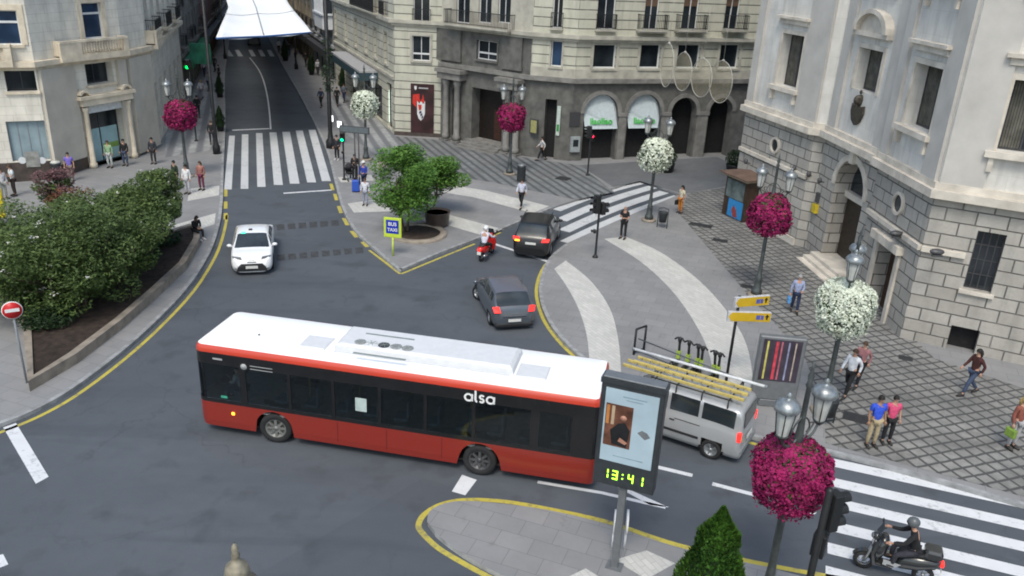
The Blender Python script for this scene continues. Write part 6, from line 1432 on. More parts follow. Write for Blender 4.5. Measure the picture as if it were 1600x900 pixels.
# --- black SUV --------------------------------------------------------
BP = carpaint('black_car_paint', (.008, .008, .009), .38, .3)
B_ = Vector(G(828, 397, .3)); hd_ = R(80); ctr = B_+Vector((cos(hd_), sin(hd_), 0))*2.25
sv = car('suv', 'black sport utility car entering the upper zebra crossing with its tail lamps lit', 'car', (ctr.x, ctr.y, 0), hd_, 4.5, 1.86,
    [(-2.25, .6), (-2.22, .95), (-2.12, 1.15), (-1.85, 1.42), (-1.6, 1.62), (-1.3, 1.68), (-.3, 1.72), (.2, 1.69), (.6, 1.55), (1.25, 1.17), (1.7, 1.09), (2.1, .95), (2.25, .6)],
    [(-2.25, .55), (-2.1, 1.08), (-1.5, 1.14), (0, 1.10), (1.2, 1.08), (2.1, .9), (2.25, .55)],
    [(-2.25, .74), (-2.1, .87), (-1.6, .92), (0, .93), (1.3, .92), (1.9, .86), (2.15, .7), (2.25, .5)], (-1.35, 1.4), .36, BP, None, [(-1.75, -1.2), (-1.1, -.3), (-.2, .85)], None, (-2.1, -1.62, .5, 1.22), .80, rim=RIM, steer=R(-6), gz=.24)
for sg in (1, -1):
    g = MB(); g.plate([(-2.25, sg*.52, .95), (-2.14, sg*.86, .95), (-2.06, sg*.9, 1.10), (-2.18, sg*.58, 1.12)], .05, (-1, sg*.2, .2)); g.build('tail_light', TLR if sg < 0 else TLR, sv)
    g = MB(); g.plate([(2.1, sg*.5, .8), (1.95, sg*.82, .82), (1.85, sg*.82, .92), (2.02, sg*.5, .9)], .05, (.7, 0, .4)); g.build('headlight', HLG, sv)
    g = MB(); g.tube([(-1.5, sg*.66, 1.70), (-1.35, sg*.67, 1.76), (.2, sg*.67, 1.77), (.45, sg*.66, 1.68)], .02, 6); g.build('roof_rail', PLASB, sv)
g = MB(); g.box(-2.3, -2.24, .55, .78, .93, 1.0, bev=.01); g.build('indicator', ORG, sv)
g = MB(); g.plate([(-2.28, -.26, .80), (-2.28, .26, .80), (-2.27, .26, .91), (-2.27, -.26, .91)], .012, (-1, 0, 0)); g.build('number_plate', PLT, sv)
# --- silver van with ladders ------------------------------------------
SP = carpaint('silver_van_paint', (.42, .43, .44), .35, .5, .35)
vh = R(150); vr = Vector(G(1108, 716)); # near rear wheel
fwd = Vector((cos(vh), sin(vh), 0)); lft = Vector((-sin(vh), cos(vh), 0)); ctr = vr+fwd*1.42-lft*.85
vn = car('delivery_van', 'silver crew van carrying yellow ladders and a pipe tube on its roof rack', 'van', (ctr.x, ctr.y, 0), vh, 4.5, 1.82,
    [(-2.25, .6), (-2.24, 1.2), (-2.18, 1.70), (-2.05, 1.84), (-1.8, 1.88), (-.5, 1.9), (.5, 1.88), (.85, 1.78), (1.55, 1.20), (1.75, 1.10), (2.1, .95), (2.25, .6)],
    [(-2.25, .55), (-2.15, 1.06), (-1.5, 1.12), (0, 1.1), (1.3, 1.06), (2.1, .86), (2.25, .5)],
    [(-2.25, .82), (-2.15, .88), (-1.6, .90), (0, .91), (1.3, .90), (1.9, .84), (2.15, .7), (2.25, .5)], (-1.42, 1.49), .32, SP, None, [(-2.0, -1.0), (-.88, -.02), (.1, 1.0)], None, (-9, -9, .85, 1.5), .86, gz=.2, steer=0)
g = MB(); g.plate([(-2.245, -.62, 1.2), (-2.245, .62, 1.2), (-2.205, .56, 1.68), (-2.205, -.56, 1.68)], .012, (-1, 0, 0)); g.build('rear_window', CGLS, vn)
for sg in (1, -1):
    g = MB(); g.box(-2.25, -2.12, sg*.83-.06, sg*.83+.06, .85, 1.15, bev=.02); g.build('tail_light', TLR, vn)
    g = MB(); g.box(-1.0, 1.0, sg*.9-.01, sg*.9+.025, .55, .63, bev=.01); g.build('side_moulding', PLASB, vn)
    for x_ in (-.05, .95): g = MB(); g.box(x_-.16, x_, sg*.9-.01, sg*.9+.03, .93, .97, bev=.008); g.build('door_handle', PLASB, vn)
    g = MB(); g.box(-1.0, -.2, sg*.9, sg*.9+.012, 1.0, 1.02); g.build('slide_rail', PLASB, vn)
    g = MB(); g.plate([(2.05, sg*.5, .72), (1.85, sg*.80, .75), (1.75, sg*.82, .9), (1.98, sg*.55, .9)], .05, (.7, 0, .4)); g.build('headlight', HLG, vn)
g = MB(); g.box(-2.3, -2.18, -.8, .8, .3, .55, bev=.04); g.build('rear_bumper', mat('grey_bumper', (.22, .225, .23), .6), vn)
g = MB(); g.plate([(-2.29, -.26, .7), (-2.29, .26, .7), (-2.28, .26, .81), (-2.28, -.26, .81)], .012, (-1, 0, 0)); g.build('number_plate', PLT, vn)
# roof rack, ladders, tube
RK = mat('black_roof_rack', (.03, .03, .032), .5, metal=.4)
g = MB()
for x_ in (-1.7, -.9, -.1, .6):
    g.tube([(x_, -.78, 1.8), (x_, -.76, 2.04), (x_, .76, 2.04), (x_, .78, 1.8)], .025, 6)
for y_ in (-.74, .74): g.tube([(-1.8, y_, 2.06), (.75, y_, 2.06)], .02, 6)
g.build('roof_rack', RK, vn)
def wpt(o, p): return o.matrix_basis @ Vector(p)
LAD = mat('yellow_fibreglass_ladder', (.50, .40, .13), .55, var=.15); RUNG = mat('aluminium_rung', (.4, .4, .38), .4, metal=.6)
def ladder(label, x0, x1, yc, z_, w_):
    Mv = Matrix.Translation(Vector(vn.location)) @ Matrix.Rotation(vh, 4, 'Z'); rt = thing('ladder', label, 'ladder', tuple(Mv @ Vector(((x0+x1)/2, yc, z_))), vh, 'ladders on the roof of the silver van'); l = (x1-x0)/2
    for s_ in (-1, 1): g = MB(); g.box(-l, l, s_*w_/2-.032, s_*w_/2+.032, -.045, .045, bev=.008); g.build('stile', LAD, rt)
    g = MB(); 
    for k in range(int(2*l/.3)): g.tube([(-l+.2+k*.3, -w_/2, 0), (-l+.2+k*.3, w_/2, 0)], .024, 5)
    g.build('rungs', RUNG, rt)
ladder('near yellow ladder lying on the roof rack of the silver van', -2.1, 1.75, .42, 2.12, .36)
ladder('inner yellow ladder lying beside the near one on the van roof', -2.1, 1.55, .06, 2.14, .34)
Mv = Matrix.Translation(Vector(vn.location)) @ Matrix.Rotation(vh, 4, 'Z'); rt = thing('pipe_tube', 'long white pipe tied along the far side of the van roof rack', 'pipe', tuple(Mv @ Vector((-.4, -.62, 2.12))), vh)
g = MB(); g.tube([(-2.0, 0, 0), (2.3, 0, 0)], .045, 10); g.build('tube', mat('white_plastic_pipe', (.62, .63, .64), .4), rt); g = MB(); g.tube([(-2.04, 0, 0), (-1.97, 0, 0)], .055, 10); g.tube([(2.27, 0, 0), (2.34, 0, 0)], .055, 10); g.build('end_cap', GFR, rt)
# --- distant car -------------------------------------------------------
x, y, z = G(390, 71); car('hatchback', 'small dark grey car far up the street just below the white awning', 'car', (x, y+2, 0), R(108), 4.1, 1.76,
    [(-2.02, .55), (-1.99, .84), (-1.88, 1.02), (-1.38, 1.42), (-.4, 1.5), (.1, 1.49), (1.2, .98), (1.9, .74), (2.02, .5)], [(-2.02, .5), (-1.9, .93), (0, .93), (1.1, .9), (1.9, .7), (2.02, .45)],
    [(-2.02, .68), (-1.5, .87), (0, .88), (1.2, .87), (1.95, .62), (2.02, .45)], (-1.25, 1.3), .31, carpaint('mid_grey_car_paint', (.12, .13, .14), .35, .5, .3), None, [(-1.3, -.9), (-.8, .9)], None, (-1.86, -1.36, .42, 1.18), .78, gz=.18)

# --- city bus -----------------------------------------------------------
BR_ = carpaint('bus_red_paint', (.23, .02, .012), .32, .5); BRT = carpaint('bus_orange_red_rail', (.52, .045, .02), .35, .4); BBK = mat('bus_black_band', (.012, .012, .013), .2, var=.2, spec=.5)
BW = mat('bus_white_roof', (.84, .85, .86), .55, var=.03, scale=2); BW2 = mat('bus_roof_unit_white', (.60, .61, .63), .5, var=.04)
t = NT('tinted_bus_glass'); t.rough(.04); gl = t.n('ShaderNodeBsdfGlossy'); gl.inputs['Roughness'].default_value = .04; gl.inputs['Color'].default_value = (.8, .85, .88, 1); tr = t.n('ShaderNodeBsdfTransparent'); tr.inputs['Color'].default_value = (.62, .66, .66, 1); fr = t.n('ShaderNodeFresnel'); fr.inputs['IOR'].default_value = 1.45; ms = t.n('ShaderNodeMixShader'); t.l(fr.outputs[0], ms.inputs[0]); t.l(tr.outputs[0], ms.inputs[1]); t.l(gl.outputs[0], ms.inputs[2]); t.l(ms.outputs[0], t.t.nodes['Material Output'].inputs['Surface']); BGL = t.m
ya = -.185; c_, s_ = cos(ya), sin(ya); P0 = Vector((-9.25, 21.3, 0)); ctr = P0+Vector((c_, s_, 0))*6.0+Vector((-s_, c_, 0))*1.275
bus = thing('city_bus', 'long red and white city bus crossing the junction', 'bus', ctr, ya+pi); LB, HW = 12.0, 1.275
FWX, RWX, BWR = 6-2.45, 6-2.45-6.25, .49
wins_b = [(4.55, 5.75), (3.05, 4.35), (1.70, 2.95), (.30, 1.60), (-1.05, .20), (-2.45, -1.15), (-4.1, -2.55), (-5.25, -4.35)]
ZW0, ZW1, ZBB, ZBT, ZRT = 1.24, 2.40, 1.12, 2.76, 2.92
def side(sg):
    g = MB(); N = 150; X = [-5.8+11.5*i/N for i in range(N+1)]
    vs = []; 
    for x in X:
        zb = .30
        for wx in (FWX, RWX):
            d = abs(x-wx)
            if d < .60: zb = max(zb, .48+sqrt(.60**2-d*d))
        vs += [(x, sg*HW*.985, min(zb, 1.1)), (x, sg*HW, min(max(zb, .5), 1.105)), (x, sg*HW, ZBB)]
    fs = []
    for i in range(N): a = 3*i; fs += [(a, a+3, a+4, a+1), (a+1, a+4, a+5, a+2)]
    if sg > 0: fs = [f[::-1] for f in fs]
    g.add(vs, fs); return g
def perim(ins):
    rf, rb = .30, .2; P = []
    for k in range(9): a = R(90-90*k/8); P.append((6-rf+(rf-ins)*cos(a), HW-rf+(rf-ins)*sin(a)))
    for k in range(9): a = R(-90*k/8); P.append((6-rf+(rf-ins)*cos(a), -(HW-rf)+(rf-ins)*sin(a)))
    for k in range(7): a = R(-90-90*k/6); P.append((-6+rb+(rb-ins)*cos(a), -(HW-rb)+(rb-ins)*sin(a)))
    for k in range(7): a = R(180-90*k/6); P.append((-6+rb+(rb-ins)*cos(a), (HW-rb)+(rb-ins)*sin(a)))
    return P
def shell(levels, skip_long=False):
    g = MB(); rings_ = [[(x, y, z) for x, y in perim(i)] for z, i in levels]; n = len(rings_[0]); vs = [p for r_ in rings_ for p in r_]; fs = []
    for k in range(len(levels)-1):
        for i in range(n):
            if skip_long and i in (17, n-1): continue
            fs.append((k*n+i, k*n+n+i, k*n+n+(i+1) % n, k*n+(i+1) % n))
    g.add(vs, fs, 0, True); return g, rings_
g, _ = shell([(.30, .03), (.5, 0), (ZBB, 0)], True)
for sg in (1, -1):
    q = side(sg); o = len(g.v); g.v += q.v; g.f += [[i+o for i in f] for f in q.f]; g.mi += q.mi; g.sm += q.sm
# close the short gaps next to the corners
for sg in (1, -1):
    for a, b in ((5.45, 5.5), (-5.75, -5.65)): pass
g.build('body', BR_, bus)
g, _ = shell([(ZBB, .0), (ZW0, .004)]); 
q, _ = shell([(ZW1, .012), (ZBT, .02)]); o = len(g.v); g.v += q.v; g.f += [[i+o for i in f] for f in q.f]; g.mi += q.mi; g.sm += q.sm
for sg in (1, -1):
    ed = [6-.55]+[e for w_ in wins_b for e in (w_[1], w_[0])]+[-6+.3]
    ed = [5.72] + sum([[min(w_[1], 5.69), w_[0]] for w_ in wins_b], []) + [-5.82]
    for k in range(0, len(ed)-1, 2):
        a, b = ed[k+1], ed[k]
        if b-a > .01: g.box(a, b, min(sg*(HW-.05), sg*(HW-.006)), max(sg*(HW-.05), sg*(HW-.006)), ZW0-.01, ZW1+.01)
g.box(-5.985, -5.9, -HW+.2, HW-.2, ZW0-.01, ZW1+.01)
for sg in (1, -1):
    vs = []; rb = .2
    for k in range(7):
        a = R(180-90*k/6); vs += [(-6+rb+(rb-.01)*cos(a), sg*((HW-rb)+(rb-.01)*sin(a)), ZW0), (-6+rb+(rb-.01)*cos(a), sg*((HW-rb)+(rb-.01)*sin(a)), ZW1)]
    g.add(vs, [(2*k, 2*k+2, 2*k+3, 2*k+1) for k in range(6)])
g.build('window_band', BBK, bus)
for sg in (1, -1):
    for k, (a, b) in enumerate(wins_b):
        b = min(b, 5.69); g = MB(); g.box(a, b, min(sg*(HW-.03), sg*(HW-.018)), max(sg*(HW-.03), sg*(HW-.018)), ZW0, ZW1); g.build('side_window', BGL, bus)
    g = MB(); vs = []
    rf = .30
    for k in range(9):
        a = R(90*k/8); vs += [(6-rf+(rf-.012)*cos(a), sg*(HW-rf+(rf-.012)*sin(a)), ZW0), (6-rf+(rf-.02)*cos(a), sg*(HW-rf+(rf-.02)*sin(a)), ZW1)]
    g.add(vs, [(2*k, 2*k+2, 2*k+3, 2*k+1) for k in range(8)], 0, True); g.build('corner_window', BGL, bus)
g = MB(); g.box(5.96, 5.985, -HW+.3, HW-.3, ZW0, ZW1); g.build('windscreen', BGL, bus)
g, rg = shell([(ZBT, .02), (ZBT+.09, .025), (ZRT, .05), (ZRT+.05, .09)]); g.build('roof_rail', BRT, bus)
g = MB(); pr = perim(.088); n = len(pr); vs = [(x, y, ZRT+.045) for x, y in pr]+[(x*.985, y*.93, ZRT+.085) for x, y in pr]+[(x*.93, y*.5, ZRT+.11) for x, y in pr]; fs = [((i+1) % n, i, n+i, n+(i+1) % n) for i in range(n)]+[(n+(i+1) % n, n+i, 2*n+i, 2*n+(i+1) % n) for i in range(n)]+[tuple(range(3*n-1, 2*n-1, -1))]
fs = [f[::-1] for f in fs]
g.add(vs, fs, 0, True); rf_ = g.build('roof', BW, bus)
def blocal(px, py, z):
    p = Vector(G(px, py, z))-ctr; return Vector((p.x*cos(ya+pi)+p.y*sin(ya+pi), -p.x*sin(ya+pi)+p.y*cos(ya+pi), z))
ZR = ZRT+.08
def rbox(x0, x1, y0, y1, z0, z1, b, nm, m_):
    g = MB(); vs = [(x0, y0, z0), (x1, y0, z0), (x1, y1, z0), (x0, y1, z0), (x0+b, y0+b, z1), (x1-b, y0+b, z1), (x1-b, y1-b, z1), (x0+b, y1-b, z1)]
    vs = [(x0, y0, z0), (x1, y0, z0), (x1, y1, z0), (x0, y1, z0), (x0+b*.3, y0+b*.3, z1-b*.5), (x1-b*.3, y0+b*.3, z1-b*.5), (x1-b*.3, y1-b*.3, z1-b*.5), (x0+b*.3, y1-b*.3, z1-b*.5), (x0+b, y0+b, z1), (x1-b, y0+b, z1), (x1-b, y1-b, z1), (x0+b, y1-b, z1)]
    g.add(vs, [(0, 1, 5, 4), (1, 2, 6, 5), (2, 3, 7, 6), (3, 0, 4, 7), (4, 5, 9, 8), (5, 6, 10, 9), (6, 7, 11, 10), (7, 4, 8, 11), (8, 9, 10, 11)]); return g.build(nm, m_, bus)
pA = blocal(548, 520, 3.0); pB = blocal(800, 590, 3.1)
ux0, ux1 = pB.x, pA.x
ux0, ux1 = min(ux0, ux1), max(ux0, ux1)
rbox(ux0, ux1, -.78, .62, ZR-.05, ZR+.26, .14, 'air_conditioning_unit', BW2)
SLOT = mat('grey_vent_slot', (.22, .25, .25), .6); FAN = mat('grey_fan_grille', (.26, .27, .27), .6, var=.3, scale=20); FAND = mat('dark_fan', (.03, .035, .04), .6)
for k, px in enumerate((563, 581, 600, 619, 637)):
    q = blocal(px, 534.5+k*2.5, ZR+.26); g = MB(); g.lathe([(.17, 0), (.17, .02), (.13, .025)], (q.x, q.y, ZR+.255), 18); o = g.build('roof_fan', FAND if k == 2 else (FAN if k != 1 else BW2), bus)
    g = MB()
    for j in range(3): a = pi*j/3; g.box(-.16, .16, -.008, .008, 0, .008, 0, Matrix.Translation((q.x, q.y, ZR+.282)) @ Matrix.Rotation(a, 4, 'Z'))
    g.build('fan_bars', SLOT, o)
for a, b, nm in (((552, 551), (634, 562), 'vent_slot'), ((572, 521), (650, 528), 'vent_slot')):
    A_, B_ = blocal(*a, ZR+.26), blocal(*b, ZR+.26); g = MB(); g.box(min(A_.x, B_.x), max(A_.x, B_.x), A_.y-.04, A_.y+.04, ZR+.25, ZR+.268); g.build(nm, SLOT, bus)
g = MB(); g.box(ux0+.1, ux1-.05, .66, .72, ZR-.03, ZR+.06); g.build('side_duct', BW2, bus)
q = blocal(495, 537, ZR); rbox(q.x-.42, q.x+.42, q.y-.4, q.y+.4, ZR-.03, ZR+.07, .05, 'roof_hatch', BW2)
q = blocal(833, 583, ZR); rbox(q.x-.45, q.x+.45, q.y-.42, q.y+.42, ZR-.05, ZR+.07, .05, 'roof_hatch', BW2)
q = blocal(405, 525, ZR); g = MB(); g.lathe([(.04, 0), (.03, .05), (.01, .07)], (q.x, q.y, ZR), 8); g.build('aerial', FAND, bus)
# wheels
for wx in (FWX, RWX):
    for sg in (1, -1): wheel(bus, wx, sg*(HW-.17), BWR, .29, sg, RIMD if wx == RWX else mat('worn_steel_rim', (.2, .2, .19), .5, metal=.4), 8, R(8) if wx == FWX else 0)
g = MB()
for wx in (FWX, RWX):
    for sg in (1, -1):
        n_ = 14; vs = []
        for k in range(n_+1): a = pi*k/n_; vs += [(wx+.61*cos(a), sg*HW*.985, .48+.61*sin(a)), (wx+.61*cos(a), sg*.7, .48+.61*sin(a))]
        g.add(vs, [(2*k, 2*k+1, 2*k+3, 2*k+2) for k in range(n_)], 0, True); g.box(wx-.6, wx+.6, sg*.68-.01, sg*.68+.01, .3, 1.1)
g.box(-5.6, 5.4, -1.05, 1.05, .3, .36); g.build('underbody', PLASB, bus)
# interior
IN = mat('bus_interior_grey', (.22, .23, .23), .8, var=.2); SEAT = mat('bus_seat_cloth', (.10, .15, .19), .9, var=.3, scale=4); POLE = mat('yellow_grab_pole', (.45, .35, .05), .4)
g = MB(); g.box(-5.6, 5.6, -1.2, 1.2, .90, .95); g.box(-5.6, 5.6, -1.2, 1.2, 2.45, 2.5); g.build('interior_floor', IN, bus)
for i in range(10):
    x_ = -4.9+i*.92
    for y_ in (-.85, .85):
        if abs(x_-0.6) < .5 and y_ < 0: continue
        g = MB(); g.box(x_-.22, x_+.22, y_-.24, y_+.24, 1.28, 1.38, bev=.03); g.box(x_-.26, x_-.18, y_-.23, y_+.23, 1.36, 1.98, bev=.03); g.build('seat', SEAT, bus)
for x_ in (-4, -2.2, -.4, 1.2, 2.8): g = MB(); g.tube([(x_, .35, .95), (x_, .35, 2.45)], .018, 6); g.build('grab_pole', POLE, bus)
for x_ in (-3.3, -1.8, .9, 2.3): g = MB(); g.box(x_-.3, x_+.3, .45, .6, 2.405, 2.44); g.build('added_cabin_glow', mat('dim_cabin_fill', (.6, .6, .6), .5, emit=(.8, .9, 1), estr=.35), bus)  # glowing strips added to brighten the cabin behind the windows
g = MB(); g.box(.42, .75, HW-.045, HW-.04, 1.5, 1.95); q = blocal(566, 633, 1.7); g = MB(); g.box(q.x-.17, q.x+.17, HW-.017, HW-.012, 1.55, 1.98); g.build('window_notice', mat('pale_notice_paper', (.42, .5, .48), .6), bus)
g = MB(); g.tube([(5.45, .95, 1.5), (5.35, .9, 1.62)], .03, 6); g.lathe([(.2, 0), (.23, .02), (.2, .04)], (0, 0, 0), 16, M=Matrix.Translation((5.3, .85, 1.66)) @ Matrix.Rotation(R(-30), 4, 'Y'), cap=False); g.build('steering_wheel', PLASB, bus)
# lettering and small marks on the near side
def ribbon_letters(rt, x0, z0, s, m_, y_):
    W_ = .075*s
    def pl(pts, nm='letter'):
        g = MB(); P = [Vector((x, y_, z)) for x, z in pts]; n = len(P); L_ = []; R2 = []
        for i, p in enumerate(P):
            a = P[max(0, i-1)]; b = P[min(n-1, i+1)]; d = (b-a).normalized(); q = Vector((-d.z, 0, d.x)); L_.append(p+q*W_/2); R2.append(p-q*W_/2)
        vs = L_+R2+[p+Vector((0, .006, 0)) for p in L_+R2]; g.add(vs, [(2*n+i, 2*n+i+1, 3*n+i+1, 3*n+i) for i in range(n-1)]+[(2*n+i, i, i+1, 2*n+i+1) for i in range(n-1)]+[(3*n+i+1, n+i+1, n+i, 3*n+i) for i in range(n-1)]); return g
    def letter(gs):
        g = MB()
        for q in gs: o = len(g.v); g.v += q.v; g.f += [[i+o for i in f] for f in q.f]; g.mi += q.mi; g.sm += q.sm
        g.build('lettering', m_, rt)
    # reading direction runs towards -x (bus drives left in view), d = -1
    def X(u): return x0-u*s
    def Z(v): return z0+v*s
    def arcp(cx, cz, r, a0, a1, n=12): return [(X(cx+r*cos(R(a0+(a1-a0)*k/n))), Z(cz+r*sin(R(a0+(a1-a0)*k/n)))) for k in range(n+1)]
    a_ = lambda u: [pl(arcp(u+.16, .17, .145, 30, 340)), pl([(X(u+.30), Z(.02)), (X(u+.30), Z(.33))])]
    letter(a_(0)); letter([pl([(X(.43), Z(.50)), (X(.43), Z(.10)), (X(.46), Z(.04)), (X(.50), Z(.02))])])
    letter([pl(arcp(.68, .25, .075, 20, 270, 8)+arcp(.68, .10, .075, 90, -160, 8))]); letter(a_(.86))
q = blocal(724, 629, 2.4); ribbon_letters(bus, q.x, 2.40, .72, mat('bus_white_lettering', (.75, .75, .75), .5, var=.02), HW-.006)
q = blocal(371, 641, .8); g = MB(); g.box(q.x-.045, q.x+.045, HW-.005, HW+.03, .78, .86, bev=.01); g.build('side_indicator', ORG, bus)
q = blocal(398, 573, 2.3); g = MB(); BMK = mat('grey_band_marks', (.35, .36, .36), .6)
g.lathe([(.10, 0), (.10, .005)], (0, 0, 0), 14, M=Matrix.Translation((q.x+.15, HW-.008, 2.45)) @ Matrix.Rotation(R(-90), 4, 'X')); g.box(q.x-.75, q.x-.05, HW-.012, HW-.006, 2.40, 2.42); g.box(q.x-.75, q.x-.05, HW-.012, HW-.006, 2.50, 2.52); g.build('operator_mark', BMK, bus)
q = blocal(312, 553, 2.6); g = MB(); g.box(5.05, 5.35, HW-.012, HW-.004, 2.56, 2.61); g.build('fleet_mark', BMK, bus)
g = MB(); g.box(5.0, 5.2, HW-.014, HW-.009, 1.3, 1.38); g.build('green_sticker', mat('green_sticker', (.05, .3, .2), .5), bus)
for x_ in (5.92,):
    for sg in (1, -1): g = MB(); g.box(x_, x_+.07, sg*.85-.15, sg*.85+.15, .62, .82, bev=.03); g.build('headlight', HLG, bus)
for sg in (1, -1): g = MB(); g.box(-6.01, -5.96, sg*.9-.08, sg*.9+.08, .8, 1.1); g.build('tail_light', TLD, bus)
g = MB(); g.tube([(5.6, -1.2, 2.8), (6.25, -1.35, 2.6)], .02, 6); g.box(6.15, 6.3, -1.45, -1.28, 2.1, 2.6, bev=.03); g.build('mirror', PLASB, bus)
for a in (-1.6, 0.05, 1.55): 
    g = MB(); g.box(a-.012, a+.012, HW-.002, HW+.004, .42, 1.08); g.build('panel_joint', mat('dark_red_joint', (.12, .01, .01), .6), bus)

# --- red scooter and dark motorcycle -------------------------------------
def two_wheeler(name, label, cat, loc, rz, paint, big=1.0, top_case=False, lit=True):
    rt = thing(name, label, cat, loc, rz); b = big; r = .24*b
    for wx in (-.62*b, .66*b):
        w_ = thing_part('wheel', rt); M_ = Matrix.Translation((wx, 0, r)) @ Mx; g = MB(); g.lathe([(r*.6, -.05*b), (r*.95, -.05*b), (r, 0), (r*.95, .05*b), (r*.6, .05*b)], (0, 0, 0), 20, M=M_, cap=False); g.build('tyre', TYRE, w_)
        g = MB(); g.lathe([(r*.62, -.02), (r*.62, .02)], (0, 0, 0), 16, M=M_, cap=False); g.lathe([(.04, -.05), (.04, .05)], (0, 0, 0), 8, M=M_)
        for k in range(5): a = 2*pi*k/5; g.tube([M_ @ Vector((0, 0, 0)), M_ @ Vector((r*.6*cos(a), r*.6*sin(a), 0))], .018, 5)
        g.build('rim', RIM, w_)
    def loft(secs, nm, m_, n=12):
        g = MB(); vs = []
        for x, zc, hw, hz in secs:
            for k in range(n): a = 2*pi*k/n; ca, sa = cos(a), sin(a); vs.append((x, hw*abs(ca)**.7*(1 if ca > 0 else -1), zc+hz*abs(sa)**.7*(1 if sa > 0 else -1)))
        m = len(secs); g.add([Vector(v)*1.0 for v in vs], [(i*n+k, i*n+(k+1) % n, (i+1)*n+(k+1) % n, (i+1)*n+k) for i in range(m-1) for k in range(n)]+[tuple(range(n-1, -1, -1)), tuple((m-1)*n+k for k in range(n))], 0, True); return g.build(nm, m_, rt)
    S = [(x*b, z*b, hw*b, hz*b) for x, z, hw, hz in ((-.92, .66, .06, .05), (-.8, .62, .16, .13), (-.45, .55, .19, .2), (-.15, .5, .17, .2), (0, .42, .13, .12), (.1, .30, .14, .05))]
    loft(S, 'rear_body', paint); loft([(.05*b, .28*b, .15*b, .04*b), (.4*b, .28*b, .15*b, .04*b), (.46*b, .3*b, .1*b, .05*b)], 'footboard', PLASB)
    g = MB(); g.plate([(.42*b, -.2*b, .28*b), (.42*b, .2*b, .28*b), (.50*b, .24*b, .6*b), (.44*b, .17*b, .92*b), (.44*b, -.17*b, .92*b), (.50*b, -.24*b, .6*b)], .07, (1, 0, .1)); g.build('leg_shield', paint, rt)
    loft([(-.75*b, .76*b, .1*b, .05*b), (-.45*b, .79*b, .15*b, .06*b), (-.05*b, .74*b, .12*b, .06*b), (.02*b, .70*b, .05*b, .03*b)], 'seat', PLASB)
    g = MB(); g.tube([(.66*b, .06*b, r), (.6*b, .06*b, .45*b), (.46*b, 0, .95*b)], .03*b, 6); g.tube([(.66*b, -.06*b, r), (.6*b, -.06*b, .45*b), (.46*b, 0, .95*b)], .03*b, 6); g.build('fork', RIM, rt)
    g = MB(); vs = []; 
    for k in range(9): a = R(20+k*17); vs += [(.66*b+r*1.15*cos(a), -.07*b, r+r*1.15*sin(a)), (.66*b+r*1.15*cos(a), .07*b, r+r*1.15*sin(a))]
    g.add(vs, [(2*k, 2*k+1, 2*k+3, 2*k+2) for k in range(8)], 0, True); g.build('front_mudguard', paint, rt)
    g = MB(); g.tube(smooth_path([(.30*b, .34*b, 1.0*b), (.42*b, .2*b, 1.05*b), (.46*b, 0, 1.0*b), (.42*b, -.2*b, 1.05*b), (.30*b, -.34*b, 1.0*b)], 3), .018*b, 6); g.build('handlebar', PLASB, rt)
    g = MB(); g.sph((.5*b, 0, .97*b), (.12*b, .11*b, .1*b), 12, 8); hl = g.build('headlight_cowl', paint, rt); g = MB(); g.sph((.58*b, 0, .97*b), (.05*b, .08*b, .07*b), 10, 6); g.build('headlight', HLG, hl)
    g = MB(); g.plate([(.5*b, -.16*b, 1.03*b), (.5*b, .16*b, 1.03*b), (.4*b, .13*b, 1.3*b), (.4*b, -.13*b, 1.3*b)], .008, (1, 0, .3)); g.build('windshield', CGLS, rt)
    for sg in (1, -1): g = MB(); g.tube([(.42*b, sg*.22*b, 1.04*b), (.40*b, sg*.3*b, 1.2*b)], .01, 5); g.sph((.40*b, sg*.32*b, 1.22*b), (.03, .07, .045), 8, 6); g.build('mirror', PLASB, rt)
    g = MB(); g.box(-.98*b, -.90*b, -.08*b, .08*b, .60*b, .70*b, bev=.01); g.build('tail_light', TLR, rt)
    g = MB(); g.plate([(-.96*b, -.1, .42*b), (-.96*b, .1, .42*b), (-.93*b, .1, .56*b), (-.93*b, -.1, .56*b)], .008, (-1, 0, 0)); g.build('number_plate', PLT, rt)
    g = MB(); g.tube([(-.2*b, -.17*b, .25*b), (-.5*b, -.2*b, .3*b), (-.85*b, -.2*b, .36*b)], [.03*b, .06*b, .06*b], 8); g.build('exhaust', CHR, rt)
    return rt
RP_ = carpaint('red_scooter_paint', (.50, .012, .01), .3, .6); DKP = carpaint('dark_motorcycle_paint', (.02, .022, .024), .25, .7)
a = G(750, 411); b = G(769, 393); rz_s = R(70); sc = two_wheeler('scooter', 'bright red scooter ridden behind the black car at the stop line', 'scooter', ((a[0]+b[0])/2+.02, (a[1]+b[1])/2, 0), rz_s, RP_, 1.05)
ml = G(1391, 893); rz_m = R(160); mc = two_wheeler('motorcycle', 'dark touring scooter crossing the lower zebra stripes with its rider', 'motorcycle', (ml[0]-.02, ml[1]-.12, 0), rz_m, DKP, 1.06)
g = MB(); g.lathe([(.02, -.32), (.17, -.28), (.23, 0), (.2, .25), (.10, .4)], (0, 0, 0), 14, M=Matrix.Translation((.42, 0, .72)) @ Matrix.Rotation(R(-12), 4, 'Y') @ Matrix.Diagonal((.8, 1.15, 1, 1))); g.build('fairing', DKP, mc); g = MB(); g.box(-.95, -.55, -.2, .2, .82, 1.08, bev=.06); g.build('top_case', DKP, mc); g = MB(); g.plate([(.05, -.2, .36), (.3, -.2, .4), (.3, -.2, .55), (-.1, -.2, .5)], .02, (0, -1, 0)); g.plate([(.05, .2, .36), (.3, .2, .4), (.3, .2, .55), (-.1, .2, .5)], .02, (0, 1, 0)); g.build('side_trim', SP, mc)
